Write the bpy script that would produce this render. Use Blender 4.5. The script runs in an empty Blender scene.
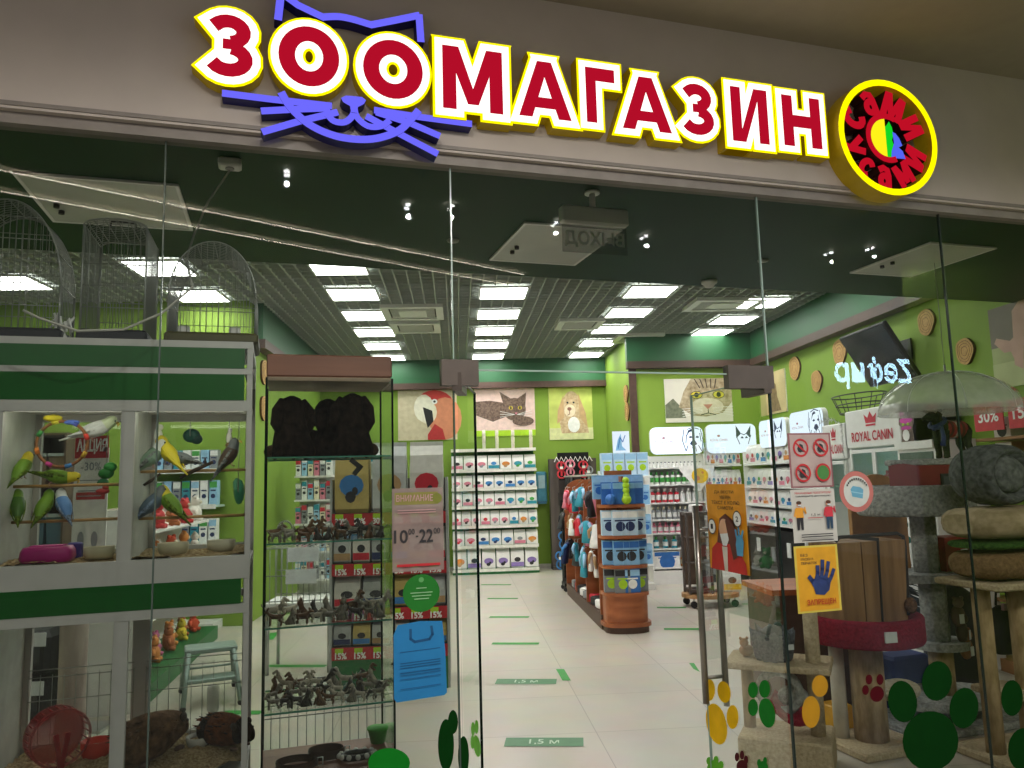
import bpy, bmesh, math, random
from mathutils import Vector, Matrix
random.seed(7)
C = bpy.context.scene.collection
PI = math.pi
# ------------------------------------------------------------ camera model
F = 770.0; CH = 1.7
psi, pit, rho = math.radians(4.17), math.radians(7.14), math.radians(1.55)
fw = Vector((math.sin(psi)*math.cos(pit), math.cos(psi)*math.cos(pit), math.sin(pit)))
_r0 = Vector((math.cos(psi), -math.sin(psi), 0)); _u0 = _r0.cross(fw)
rt = _r0*math.cos(rho) - _u0*math.sin(rho)
up = _r0*math.sin(rho) + _u0*math.cos(rho)
EYE = Vector((0, 0, CH))
cam_d = bpy.data.cameras.new('camera'); cam = bpy.data.objects.new('camera', cam_d); C.objects.link(cam)
cam_d.sensor_width = 36; cam_d.lens = 36*F/1024; cam_d.clip_end = 200
cam.matrix_world = Matrix(((rt.x, up.x, -fw.x, 0), (rt.y, up.y, -fw.y, 0), (rt.z, up.z, -fw.z, CH), (0, 0, 0, 1)))
bpy.context.scene.camera = cam
# measuring aids: a line of sight of the photograph meets a wall, the floor, a shelf plane ...
def ray(u, v): return fw*F + rt*(u-512) + up*(384-v)
def hit(u, v, p0, n):
    d = ray(u, v); return EYE + d*((Vector(p0)-EYE).dot(n)/d.dot(n))
AL = math.radians(12.956)                       # the shopfront stands 13 degrees askew to the shop
ev = Vector((math.cos(AL), math.sin(AL), 0)); nv = Vector((-math.sin(AL), math.cos(AL), 0))
SL = Vector((-0.015, 2.932, 0)); ZV = Vector((0, 0, 1))
def SF(s, n, z=0.0): return SL + ev*s + nv*n + ZV*z
def sfh(u, v, n=0.0):
    p = hit(u, v, SF(0, n), nv); return (p-SL).dot(ev), p.z
def hz(u, v, z): return hit(u, v, (0, 0, z), ZV)
def hy(u, v, y): return hit(u, v, (0, y, 0), Vector((0, 1, 0)))
def hx(u, v, x): return hit(u, v, (x, 0, 0), Vector((1, 0, 0)))
def proj(p):
    d = Vector(p)-EYE; z = d.dot(fw); return 512+F*d.dot(rt)/z, 384-F*d.dot(up)/z
def sn(p): d = p-SL; return d.dot(ev), d.dot(nv)
# ------------------------------------------------------------ materials
def lin(h):
    if isinstance(h, str):
        h = h.lstrip('#'); h = [int(h[i:i+2], 16)/255 for i in (0, 2, 4)]
    return tuple((c/12.92 if c <= .04045 else ((c+.055)/1.055)**2.4) for c in h[:3])
MATS = {}
def M(name, col='#888888', rough=.55, metal=0.0, em=0.0, var=.10, scale=14.0, bump=0.0, alpha=1.0, coat=0.0, spec=.5):
    if name in MATS: return MATS[name]
    m = bpy.data.materials.new(name); m.use_nodes = True; nt = m.node_tree; N = nt.nodes; b = N['Principled BSDF']
    c = lin(col); b.inputs['Roughness'].default_value = rough; b.inputs['Metallic'].default_value = metal
    b.inputs['Alpha'].default_value = alpha; b.inputs['Coat Weight'].default_value = coat
    b.inputs['Specular IOR Level'].default_value = spec
    b.inputs['Base Color'].default_value = (*c, 1)
    if em > 0:
        b.inputs['Emission Color'].default_value = (*c, 1); b.inputs['Emission Strength'].default_value = em
    if var > 0 or bump > 0:
        tc = N.new('ShaderNodeTexCoord'); nz = N.new('ShaderNodeTexNoise'); nz.inputs['Scale'].default_value = scale
        nz.inputs['Detail'].default_value = 3
        nt.links.new(tc.outputs['Object'], nz.inputs['Vector'])
        if var > 0:
            r = N.new('ShaderNodeValToRGB'); e = r.color_ramp.elements
            e[0].position = .3; e[1].position = .7
            e[0].color = (*[max(0, x*(1-var)) for x in c], 1); e[1].color = (*[min(1, x*(1+var)) for x in c], 1)
            nt.links.new(nz.outputs['Fac'], r.inputs['Fac']); nt.links.new(r.outputs['Color'], b.inputs['Base Color'])
        if bump > 0:
            bp = N.new('ShaderNodeBump'); bp.inputs['Strength'].default_value = bump; bp.inputs['Distance'].default_value = .01
            nt.links.new(nz.outputs['Fac'], bp.inputs['Height']); nt.links.new(bp.outputs['Normal'], b.inputs['Normal'])
    MATS[name] = m; return m
def glass(name, tint=(.8, .85, .82), refl=1.0, haze=0.0):
    if name in MATS: return MATS[name]
    m = bpy.data.materials.new(name); m.use_nodes = True; nt = m.node_tree; N = nt.nodes
    N.remove(N['Principled BSDF']); o = N['Material Output']
    t = N.new('ShaderNodeBsdfTransparent'); t.inputs['Color'].default_value = (*tint, 1)
    g = N.new('ShaderNodeBsdfGlossy'); g.inputs['Roughness'].default_value = 0.0; g.inputs['Color'].default_value = (.95, 1, .97, 1)
    fr = N.new('ShaderNodeFresnel'); fr.inputs['IOR'].default_value = 1.5
    mu = N.new('ShaderNodeMath'); mu.operation = 'MULTIPLY'; mu.inputs[1].default_value = refl; mu.use_clamp = True
    mx = N.new('ShaderNodeMixShader')
    nt.links.new(fr.outputs[0], mu.inputs[0]); nt.links.new(mu.outputs[0], mx.inputs[0])
    nt.links.new(t.outputs[0], mx.inputs[1]); nt.links.new(g.outputs[0], mx.inputs[2])
    last = mx
    if haze > 0:
        df = N.new('ShaderNodeBsdfDiffuse'); df.inputs['Color'].default_value = (.8, .8, .8, 1)
        m2 = N.new('ShaderNodeMixShader'); m2.inputs[0].default_value = haze
        nt.links.new(mx.outputs[0], m2.inputs[1]); nt.links.new(df.outputs[0], m2.inputs[2]); last = m2
    nt.links.new(last.outputs[0], o.inputs['Surface']); MATS[name] = m; return m
def emis(name, col, k):
    if name in MATS: return MATS[name]
    m = bpy.data.materials.new(name); m.use_nodes = True; nt = m.node_tree; N = nt.nodes
    N.remove(N['Principled BSDF']); e = N.new('ShaderNodeEmission'); e.inputs[0].default_value = (*lin(col), 1); e.inputs[1].default_value = k
    nt.links.new(e.outputs[0], N['Material Output'].inputs['Surface']); MATS[name] = m; return m
def tiles(name, col, grout, size=.6):
    m = bpy.data.materials.new(name); m.use_nodes = True; nt = m.node_tree; N = nt.nodes; b = N['Principled BSDF']
    tc = N.new('ShaderNodeTexCoord'); br = N.new('ShaderNodeTexBrick'); br.offset = 0; br.squash = 1
    br.inputs['Scale'].default_value = 1; br.inputs['Brick Width'].default_value = size; br.inputs['Row Height'].default_value = size
    br.inputs['Mortar Size'].default_value = .004; br.inputs['Mortar Smooth'].default_value = .3
    c = lin(col); br.inputs['Color1'].default_value = (*c, 1); br.inputs['Color2'].default_value = (*[x*.94 for x in c], 1)
    br.inputs['Mortar'].default_value = (*lin(grout), 1)
    nz = N.new('ShaderNodeTexNoise'); nz.inputs['Scale'].default_value = 3; nz.inputs['Detail'].default_value = 5
    mx = N.new('ShaderNodeMix'); mx.data_type = 'RGBA'; mx.blend_type = 'MULTIPLY'; mx.inputs['Factor'].default_value = .25
    nt.links.new(tc.outputs['Object'], br.inputs['Vector']); nt.links.new(tc.outputs['Object'], nz.inputs['Vector'])
    nt.links.new(br.outputs['Color'], mx.inputs['A']); nt.links.new(nz.outputs['Color'], mx.inputs['B'])
    nt.links.new(mx.outputs['Result'], b.inputs['Base Color']); b.inputs['Roughness'].default_value = .32
    return m
def streaks(name, c1, c2, axis=2, scale=6.0, rough=.5, stretch=12.0):       # wood grain / carpet streaks
    if name in MATS: return MATS[name]
    m = bpy.data.materials.new(name); m.use_nodes = True; nt = m.node_tree; N = nt.nodes; b = N['Principled BSDF']
    tc = N.new('ShaderNodeTexCoord'); mp = N.new('ShaderNodeMapping'); sc = [stretch, stretch, stretch]; sc[axis] = 1
    mp.inputs['Scale'].default_value = sc
    nz = N.new('ShaderNodeTexNoise'); nz.inputs['Scale'].default_value = scale/4; nz.inputs['Detail'].default_value = 6
    r = N.new('ShaderNodeValToRGB'); r.color_ramp.elements[0].color = (*lin(c1), 1); r.color_ramp.elements[1].color = (*lin(c2), 1)
    r.color_ramp.elements[0].position = .35; r.color_ramp.elements[1].position = .65
    nt.links.new(tc.outputs['Object'], mp.inputs[0]); nt.links.new(mp.outputs[0], nz.inputs['Vector'])
    nt.links.new(nz.outputs['Fac'], r.inputs[0]); nt.links.new(r.outputs[0], b.inputs['Base Color']); b.inputs['Roughness'].default_value = rough
    MATS[name] = m; return m
def plush(name, c1, c2, scale=60.0, bump=.6):
    if name in MATS: return MATS[name]
    m = bpy.data.materials.new(name); m.use_nodes = True; nt = m.node_tree; N = nt.nodes; b = N['Principled BSDF']
    tc = N.new('ShaderNodeTexCoord'); nz = N.new('ShaderNodeTexNoise'); nz.inputs['Scale'].default_value = scale; nz.inputs['Detail'].default_value = 6
    r = N.new('ShaderNodeValToRGB'); r.color_ramp.elements[0].color = (*lin(c1), 1); r.color_ramp.elements[1].color = (*lin(c2), 1)
    r.color_ramp.elements[0].position = .3; r.color_ramp.elements[1].position = .7
    bp = N.new('ShaderNodeBump'); bp.inputs['Strength'].default_value = bump; bp.inputs['Distance'].default_value = .015
    nt.links.new(tc.outputs['Object'], nz.inputs['Vector']); nt.links.new(nz.outputs['Fac'], r.inputs[0])
    nt.links.new(r.outputs[0], b.inputs['Base Color']); nt.links.new(nz.outputs['Fac'], bp.inputs['Height'])
    nt.links.new(bp.outputs[0], b.inputs['Normal']); b.inputs['Roughness'].default_value = .95
    b.inputs['Specular IOR Level'].default_value = .1
    MATS[name] = m; return m
def col(h, **k):                                  # plain coloured plastic / print, by its hex
    return M('colour_'+h.lstrip('#'), h, **k)
# ------------------------------------------------------------ mesh builder
class MB:
    def __init__(s): s.v = []; s.f = []; s.m = []; s.sm = []; s.mats = []; s.T = Matrix()
    def mi(s, m):
        if m is None: return 0
        if m not in s.mats: s.mats.append(m)
        return s.mats.index(m)
    def add(s, vs, fs, m=None, smooth=False):
        b = len(s.v); T = s.T; s.v += [tuple(T @ Vector(p)) for p in vs]; k = s.mi(m)
        for f in fs: s.f.append([b+i for i in f]); s.m.append(k); s.sm.append(smooth)
        return s
    def box(s, c, d, m=None, rz=0, bev=0.0):
        x, y, z = d[0]/2, d[1]/2, d[2]/2
        R = Matrix.Rotation(rz, 3, 'Z') if rz else Matrix.Identity(3); c = Vector(c)
        if bev > 0:
            bb = min(bev, x*.45, y*.45, z*.45); vs = []; fs = []
            rings = [(-z, bb), (-z+bb, 0), (z-bb, 0), (z, bb)]
            for zz, ins in rings:
                a, b_ = x-ins, y-ins; k = bb*.7
                for px, py in ((a-k, -b_), (a, -b_+k), (a, b_-k), (a-k, b_), (-a+k, b_), (-a, b_-k), (-a, -b_+k), (-a+k, -b_)):
                    vs.append(c + R @ Vector((px, py, zz)))
            for r in range(3):
                for i in range(8): j = (i+1) % 8; fs.append((r*8+i, r*8+j, r*8+8+j, r*8+8+i))
            fs.append(tuple(range(7, -1, -1))); fs.append(tuple(range(24, 32)))
            return s.add(vs, fs, m)
        vs = [c + R @ Vector((a*x, b*y, e*z)) for e in (-1, 1) for b in (-1, 1) for a in (-1, 1)]
        return s.add(vs, [(0, 2, 3, 1), (4, 5, 7, 6), (0, 1, 5, 4), (1, 3, 7, 5), (3, 2, 6, 7), (2, 0, 4, 6)], m)
    def bx(s, x0, x1, y0, y1, z0, z1, m=None, bev=0.0):
        return s.box(((x0+x1)/2, (y0+y1)/2, (z0+z1)/2), (abs(x1-x0), abs(y1-y0), abs(z1-z0)), m, 0, bev)
    def tube(s, pts, r, m=None, n=8, closed=False, cap=True):
        pts = [Vector(p) for p in pts]; k = len(pts); rs = r if isinstance(r, (list, tuple)) else [r]*k
        vs = []; fs = []; prev = None
        for i, p in enumerate(pts):
            a = pts[(i-1) % k] if (i > 0 or closed) else p; b = pts[(i+1) % k] if (i < k-1 or closed) else p
            t = (b-a); t = t.normalized() if t.length > 1e-9 else Vector((0, 0, 1))
            if prev is None:
                q = Vector((0, 0, 1)) if abs(t.z) < .9 else Vector((1, 0, 0)); x = t.cross(q).normalized()
            else:
                x = prev - t*prev.dot(t); x = x.normalized() if x.length > 1e-6 else t.orthogonal().normalized()
            prev = x; y = t.cross(x)
            for j in range(n):
                a_ = 2*PI*j/n; vs.append(p + (x*math.cos(a_) + y*math.sin(a_))*rs[i])
        for i in range(k if closed else k-1):
            for j in range(n):
                j2 = (j+1) % n; i2 = (i+1) % k; fs.append((i*n+j, i*n+j2, i2*n+j2, i2*n+j))
        if cap and not closed: fs.append(tuple(range(n-1, -1, -1))); fs.append(tuple((k-1)*n+j for j in range(n)))
        return s.add(vs, fs, m, True)
    def cyl(s, p0, p1, r, m=None, n=16, r1=None):
        p0, p1 = Vector(p0), Vector(p1); r1 = r if r1 is None else r1; t = (p1-p0).normalized(); x = t.orthogonal().normalized(); y = t.cross(x)
        vs = [p + (x*math.cos(2*PI*j/n)+y*math.sin(2*PI*j/n))*q for p, q in ((p0, r), (p1, r1)) for j in range(n)]
        s.add(vs, [(j, (j+1) % n, n+(j+1) % n, n+j) for j in range(n)], m, True)
        b = len(s.v)-2*n; k = s.mi(m)
        s.f += [[b+j for j in range(n-1, -1, -1)], [b+n+j for j in range(n)]]; s.m += [k, k]; s.sm += [False, False]
        return s
    def lathe(s, prof, c=(0, 0, 0), m=None, n=20, axis=None, sx=1.0, sy=1.0, smooth=True, mats=None):
        c = Vector(c); vs = []; R = Matrix.Identity(3)
        if axis is not None: R = Vector((0, 0, 1)).rotation_difference(Vector(axis)).to_matrix()
        for r, z in prof:
            for j in range(n): vs.append(c + R @ Vector((r*math.cos(2*PI*j/n)*sx, r*math.sin(2*PI*j/n)*sy, z)))
        for i in range(len(prof)-1):
            s_m = mats[i] if mats else m
            fs = [(i*n+j, i*n+(j+1) % n, (i+1)*n+(j+1) % n, (i+1)*n+j) for j in range(n)]
            if i == 0: s.add(vs, fs, s_m, smooth); b = len(s.v)-len(vs)
            else:
                k = s.mi(s_m)
                for f in fs: s.f.append([b+q for q in f]); s.m.append(k); s.sm.append(smooth)
        k = s.mi(mats[-1] if mats else m)
        if prof[-1][0] > 1e-5: s.f.append([b+(len(prof)-1)*n+j for j in range(n)]); s.m.append(k); s.sm.append(False)
        if prof[0][0] > 1e-5: s.f.append([b+j for j in range(n-1, -1, -1)]); s.m.append(s.mi(mats[0] if mats else m)); s.sm.append(False)
        return s
    def ball(s, c, r, m=None, n=12, rz=None, R=None):
        rr = (r, r, r) if not isinstance(r, (list, tuple)) else r; vs = []; fs = []; k = max(5, n//2+1); c = Vector(c)
        for i in range(k+1):
            th = PI*i/k
            for j in range(n):
                p = Vector((rr[0]*math.sin(th)*math.cos(2*PI*j/n), rr[1]*math.sin(th)*math.sin(2*PI*j/n), rr[2]*math.cos(th)))
                if R is not None: p = R @ p
                vs.append(c+p)
        for i in range(k):
            for j in range(n): fs.append((i*n+j, (i+1)*n+j, (i+1)*n+(j+1) % n, i*n+(j+1) % n))
        return s.add(vs, fs, m, True)
    def loft(s, rings, m=None, smooth=True, cap=True, mats=None):   # rings of equal length
        n = len(rings[0]); vs = [p for r in rings for p in r]; b = len(s.v); s.v += [tuple(s.T @ Vector(p)) for p in vs]
        for i in range(len(rings)-1):
            k = s.mi(mats[i] if mats else m)
            for j in range(n): s.f.append([b+i*n+j, b+i*n+(j+1) % n, b+(i+1)*n+(j+1) % n, b+(i+1)*n+j]); s.m.append(k); s.sm.append(smooth)
        if cap:
            k = s.mi(mats[0] if mats else m); s.f.append([b+j for j in range(n-1, -1, -1)]); s.m.append(k); s.sm.append(False)
            k = s.mi(mats[-1] if mats else m); s.f.append([b+(len(rings)-1)*n+j for j in range(n)]); s.m.append(k); s.sm.append(False)
        return s
    def prism(s, poly, o, u, v, w, h0, h1, m=None, side=None):      # outline in the u,v plane pushed along w from h0 to h1
        o, u, v, w = Vector(o), Vector(u), Vector(v), Vector(w); n = len(poly)
        a = [o+u*p[0]+v*p[1]+w*h0 for p in poly]; b = [o+u*p[0]+v*p[1]+w*h1 for p in poly]
        s.add(b, [tuple(range(n))], m); s.add(a, [tuple(range(n-1, -1, -1))], side or m)
        s.add(a+b, [(i, (i+1) % n, n+(i+1) % n, n+i) for i in range(n)], side or m); return s
    def build(s, name, mat=None, parent=None, loc=None, rz=0, **tg):
        me = bpy.data.meshes.new(name); me.from_pydata(s.v, [], s.f)
        mats = list(s.mats)
        if mat is not None:
            if not mats: mats = [mat]
        for m in mats: me.materials.append(m)
        me.polygons.foreach_set('material_index', s.m); me.polygons.foreach_set('use_smooth', s.sm); me.update()
        o = bpy.data.objects.new(name, me); C.objects.link(o)
        if parent is not None: o.parent = parent
        if loc is not None: o.location = loc
        if rz: o.rotation_euler = (0, 0, rz)
        if tg: tag(o, **tg)
        return o
def tag(o, label=None, cat=None, group=None, kind=None):
    if label:
        o['label'] = label
        if len(label.split()) > 16: print('LONG', label)
    if cat: o['category'] = cat
    if group: o['group'] = group
    if kind: o['kind'] = kind
    return o
def thing(name, label, cat, loc=(0, 0, 0), rz=0, group=None):
    o = bpy.data.objects.new(name, None); C.objects.link(o); o.location = loc; o.rotation_euler = (0, 0, rz)
    o.empty_display_size = .05
    return tag(o, label, cat, group)
def struct(name, mb, mat=None, label=None):
    o = mb.build(name, mat); o['kind'] = 'structure'
    if label: o['label'] = label
    return o
KIDS = {}
def dup(root, loc, rz=0, label=None, group=None, scale=None):
    r = root.copy(); C.objects.link(r); r.location = loc; r.rotation_euler = (0, 0, rz)
    if label: r['label'] = label
    if group: r['group'] = group
    if scale: r.scale = (scale,)*3 if not isinstance(scale, (tuple, list)) else scale
    for ch in list(root.children):
        c = ch.copy(); C.objects.link(c); c.parent = r
        for g in list(ch.children):
            d = g.copy(); C.objects.link(d); d.parent = c
    return r
ORD = ['first', 'second', 'third', 'fourth', 'fifth', 'sixth', 'seventh', 'eighth', 'ninth', 'tenth', 'eleventh', 'twelfth', 'thirteenth', 'fourteenth', 'fifteenth', 'sixteenth', 'seventeenth', 'eighteenth', 'nineteenth', 'twentieth']
# ------------------------------------------------------------ lettering and flat prints
_TX = {}
def text_mesh(t, offset=0.0, shear=0.0):
    k = (t, offset, shear)
    if k in _TX: return _TX[k]
    cu = bpy.data.curves.new('t', 'FONT'); cu.body = t; cu.size = 1; cu.offset = offset; cu.shear = shear; cu.resolution_u = 3
    o = bpy.data.objects.new('t', cu); C.objects.link(o)
    dg = bpy.context.evaluated_depsgraph_get(); dg.update(); e = o.evaluated_get(dg); me = e.to_mesh()
    vs = [tuple(v.co) for v in me.vertices]; fs = [tuple(p.vertices) for p in me.polygons]
    e.to_mesh_clear(); bpy.data.objects.remove(o); bpy.data.curves.remove(cu)
    x0 = min(v[0] for v in vs); x1 = max(v[0] for v in vs); y0 = min(v[1] for v in vs); y1 = max(v[1] for v in vs)
    _TX[k] = ([((v[0]-x0)/(x1-x0), (v[1]-y0)/(y1-y0)) for v in vs], fs, (x1-x0)/(y1-y0)); return _TX[k]
class Flat:
    """a flat print: polygons laid one over another on a sheet whose lower left corner is o"""
    def __init__(s, o, u, v, w, h, sheet=None, thick=.0, step=.0006, mb=None):
        s.mb = mb or MB(); s.o = Vector(o); s.u = Vector(u).normalized(); s.v = Vector(v).normalized(); s.n = s.u.cross(s.v)
        s.w = w; s.h = h; s.step = step; s.k = 1
        if sheet is not None:
            if thick > 0: s.mb.prism([(0, 0), (w, 0), (w, h), (0, h)], s.o, s.u, s.v, s.n, -thick, 0, sheet)
            else: s.poly([(0, 0), (1, 0), (1, 1), (0, 1)], sheet)
    def poly(s, pts, m, up=None):                                 # points in 0..1 of the sheet
        k = s.k if up is None else up
        s.mb.add([s.o+s.u*(p[0]*s.w)+s.v*(p[1]*s.h)+s.n*(s.step*k) for p in pts], [tuple(range(len(pts)))], m)
        if up is None: s.k += 1
        return s
    def rect(s, x0, y0, x1, y1, m, up=None): return s.poly([(x0, y0), (x1, y0), (x1, y1), (x0, y1)], m, up)
    def ell(s, cx, cy, rx, ry=None, m=None, n=20, a0=0, a1=360, up=None, rot=0):
        ry = rx*s.w/s.h if ry is None else ry; R = math.radians(rot); pts = []
        for i in range(n):
            a = math.radians(a0+(a1-a0)*i/(n if a1-a0 >= 360 else n-1)); X = rx*s.w*math.cos(a); Y = ry*s.h*math.sin(a)
            pts.append((cx+(X*math.cos(R)-Y*math.sin(R))/s.w, cy+(X*math.sin(R)+Y*math.cos(R))/s.h))
        return s.poly(pts, m, up)
    def ring(s, cx, cy, r0, r1, m, n=28, a0=0, a1=360):           # radii in sheet widths
        k = s.k; q = s.w/s.h; vs = []
        for i in range(n+1):
            a = math.radians(a0+(a1-a0)*i/n)
            for r in (r0, r1): vs.append(s.o+s.u*((cx+r*math.cos(a))*s.w)+s.v*((cy+r*q*math.sin(a))*s.h)+s.n*(s.step*k))
        s.mb.add(vs, [(2*i, 2*i+1, 2*i+3, 2*i+2) for i in range(n)], m); s.k += 1; return s
    def line(s, pts, wd, m):                                      # broken line, width in sheet widths
        k = s.k
        for (a, b) in zip(pts, pts[1:]):
            A = Vector((a[0]*s.w, a[1]*s.h)); B = Vector((b[0]*s.w, b[1]*s.h)); d = (B-A)
            if d.length < 1e-9: continue
            d.normalize(); q = Vector((-d.y, d.x))*wd*s.w/2; A = A-d*wd*s.w*.3; B = B+d*wd*s.w*.3
            s.mb.add([s.o+s.u*p.x+s.v*p.y+s.n*(s.step*k) for p in (A-q, B-q, B+q, A+q)], [(0, 1, 2, 3)], m)
        s.k += 1; return s
    def text(s, t, x0, y0, x1, y1, m, offset=0.01, mirror=False, shear=0.0, keep=False):
        vs, fs, asp = text_mesh(t, offset, shear); k = s.k
        if keep:
            wd = (y1-y0)*s.h*asp/s.w; cx = (x0+x1)/2; x0, x1 = cx-wd/2, cx+wd/2
        if mirror: x0, x1 = x1, x0
        s.mb.add([s.o+s.u*((x0+(x1-x0)*p[0])*s.w)+s.v*((y0+(y1-y0)*p[1])*s.h)+s.n*(s.step*k) for p in vs], fs, m); s.k += 1; return s
def sf_flat(u0, v0, u1, v1, n, sheet=None, thick=0.0, step=.0006):  # a print on a plane parallel to the shopfront, facing the mall
    a, z0 = sfh(u0, v1, n); b, _ = sfh(u1, v1, n); _, z1 = sfh((u0+u1)/2, v0, n)
    _, z0 = sfh((u0+u1)/2, v1, n)
    return Flat(SF(a, n, z0), ev, ZV, b-a, z1-z0, sheet, thick, step)
# ============================================================ THE SETTING
sc = bpy.context.scene
sc.view_settings.view_transform = 'Standard'; sc.view_settings.look = 'None'
sc.view_settings.exposure = 0.0
sc.cycles.transparent_max_bounces = 40; sc.cycles.max_bounces = 8
sc.cycles.caustics_reflective = False; sc.cycles.caustics_refractive = False
sc.cycles.sample_clamp_indirect = 0.0
w = bpy.data.worlds.new('world'); sc.world = w; w.use_nodes = True
w.node_tree.nodes['Background'].inputs[0].default_value = (.75, .72, .70, 1); w.node_tree.nodes['Background'].inputs[1].default_value = .9

lime = M('lime_wall', '#7f9f35', .7, var=.05, scale=2)
dkgreen = M('dark_green_paint', '#113a1e', .5, var=.12, scale=3, spec=.15)
bandgreen = M('green_bulkhead', '#1d5a34', .5, var=.06)
brown = M('brown_trim', '#4a332a', .5, var=.15)
greyal = M('grey_aluminium', '#c4c3c0', .5, metal=.0, var=.05)
fasc = M('fascia_plaster', '#c8beb6', .85, var=.04, scale=5, bump=.05)
XR, YB, YJ, XJ, HC, HT = 5.15, 15.2, 12.8, 2.98, 4.1, 3.58
XL, YL = -2.65, 10.2
def quadbox(name, x0, x1, y0, y1, z0, z1, m): return struct(name, MB().bx(x0, x1, y0, y1, z0, z1, m))
def sfbox(mb, s0, s1, n0, n1, z0, z1, m):
    mb.add([SF(s, n, z) for z in (z0, z1) for n in (n0, n1) for s in (s0, s1)],
           [(0, 2, 3, 1), (4, 5, 7, 6), (0, 1, 5, 4), (1, 3, 7, 5), (3, 2, 6, 7), (2, 0, 4, 6)], m); return mb
struct('floor', sfbox(MB(), -6, 8, 0, 15, -.1, 0, tiles('floor_tiles', '#c9c2b4', '#a39c8f', .9)))
struct('floor_mall', sfbox(MB(), -9, 11, -12, 0, -.1, 0, tiles('mall_tiles', '#8d8880', '#6d6860', .6)))
quadbox('wall_back', XL-.2, XJ, YB, YB+.15, 0, 4.3, lime)
quadbox('wall_back_right', XJ, XR+.2, YJ, YJ+.15, 0, 4.3, lime)
quadbox('wall_return', XJ, XJ+.12, YJ+.15, YB, 0, 4.3, lime)
quadbox('wall_right', XR, XR+.15, 1.5, YJ, 0, 4.3, lime)
quadbox('wall_left', XL-.12, XL, YL, YB, 0, 4.3, lime)
quadbox('wall_left_front', -7.2, XL, YL-.12, YL, 0, 4.3, lime)
quadbox('wall_left_far', -7.2, -7.05, 1.2, YL-.12, 0, 4.3, lime)
# grille ceiling: a dark void over silver cells
quadbox('ceiling_void', -7.2, XR+.2, 4.6, YB+.2, 4.35, 4.4, M('void', '#262a28', .9, var=0))
g = MB(); gm = M('grille_silver', '#b4bab4', .5, metal=.0, var=.05)
x = -7.0
while x < XR: g.bx(x-.008, x+.008, 5.6, YB, HC, HC+.04, gm); x += .15
y = 5.6
while y < YB: g.bx(-7.05, XR, y-.008, y+.008, HC, HC+.04, gm); y += .15
struct('ceiling', g)
# dark green soffit just inside the glass, with its drop to the grille
sof = MB(); sfbox(sof, -7, 6.6, .03, 2.43, 3.2, 3.3, dkgreen); sfbox(sof, -7, 6.6, 2.38, 2.43, 3.3, 4.4, dkgreen)
struct('ceiling_soffit', sof)
# green bulkheads and brown trims under them
b = MB(); b.bx(XR-.12, XR, 4.5, YJ, HT+.06, 4.35, bandgreen); struct('trim_1', b)
b = MB(); b.bx(XR-.16, XR, 4.5, YJ, HT-.06, HT+.06, brown); struct('trim_2', b)
b = MB(); b.bx(XL, XJ, YB-.12, YB, HT+.06, 4.35, bandgreen); struct('trim_3', b)
b = MB(); b.bx(XL, XJ, YB-.15, YB, HT-.06, HT+.06, brown); struct('trim_4', b)
b = MB(); b.bx(XJ-.1, XR, YJ-.12, YJ, HT+.06, 4.35, bandgreen); struct('trim_5', b)
b = MB(); b.bx(XJ-.1, XR, YJ-.15, YJ, HT-.06, HT+.06, brown); struct('trim_6', b)
b = MB(); b.bx(XJ-.06, XJ+.06, YJ-.06, YJ, 0, HT, brown); struct('trim_7', b)
b = MB(); b.bx(XL, XL+.15, YL, YB, HT-.06, HT+.06, brown); b.bx(XL, XL+.12, YL, YB, HT+.06, 4.35, bandgreen); struct('trim_8', b)
b = MB(); b.bx(XL+.15, XJ-.1, YB-.02, YB, 0, .08, M('skirting', '#b9b6a8')); struct('baseboard_back', b)
# mall side: fascia over the glass, its lower profile, the mall ceiling
struct('wall_fascia', sfbox(MB(), -6, 9, -.06, .03, 2.975, 3.75, fasc))
p = MB(); sfbox(p, -6, 9, -.035, .03, 2.935, 2.975, M('fascia_profile', '#8d8680', .6)); sfbox(p, -6, 9, -.065, -.06, 2.985, 3.0, M('fascia_profile', '#8d8682'))
struct('trim_9', p)
struct('ceiling_mall', sfbox(MB(), -9, 11, -4.6, -.0, 3.68, 3.76, M('mall_ceiling', '#a89f8e', .9, var=.03)))
opp = MB(); sfbox(opp, -9, 11, -12.2, -12, -.1, 3.76, M('mall_far_wall', '#4a4744', .7)); struct('wall_mall', opp)
# ------------------------------------------------------------ ceiling lamps
lampm = emis('lamp_panel', '#fffdf8', 18.0); lampf = M('lamp_frame', '#e8e8e6', .5, var=0)
def ceiling_lamp(x, y, label):
    t = thing('ceiling_lamp', label, 'ceiling light', (x, y, HC-.02), 0, 'square light panels in the grille ceiling')
    MB().box((0, 0, 0), (.58, .58, .016), lampm).build('diffuser', None, t)
    f = MB()
    for sx, sy, dx, dy in ((0, -.3, .62, .02), (0, .3, .62, .02), (-.3, 0, .02, .58), (.3, 0, .02, .58)): f.box((sx, sy, .002), (dx, dy, .026), lampf)
    f.build('frame', None, t); return t
lamp0 = None  # front panels, hidden behind the soffit drop, are added to light the shop
rows = {'far left row': (-3.17, [5.9, 7.1, 8.35, 9.6]), 'row left of the middle': (-1.27, [5.9, 7.1, 8.35, 9.6, 10.85, 12.1, 13.35, 14.6]),
        'middle row': (.62, [5.9, 7.1, 8.35, 9.6, 10.85, 12.1, 13.35, 14.6]), 'row right of the middle': (2.52, [8.35, 9.6, 10.85, 12.1, 13.35, 14.6]),
        'row by the right wall': (4.3, [9.0, 10.3, 11.45, 12.5]), 'leftmost row over the cages': (-5.0, [6.2, 7.6, 8.9])}
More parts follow.
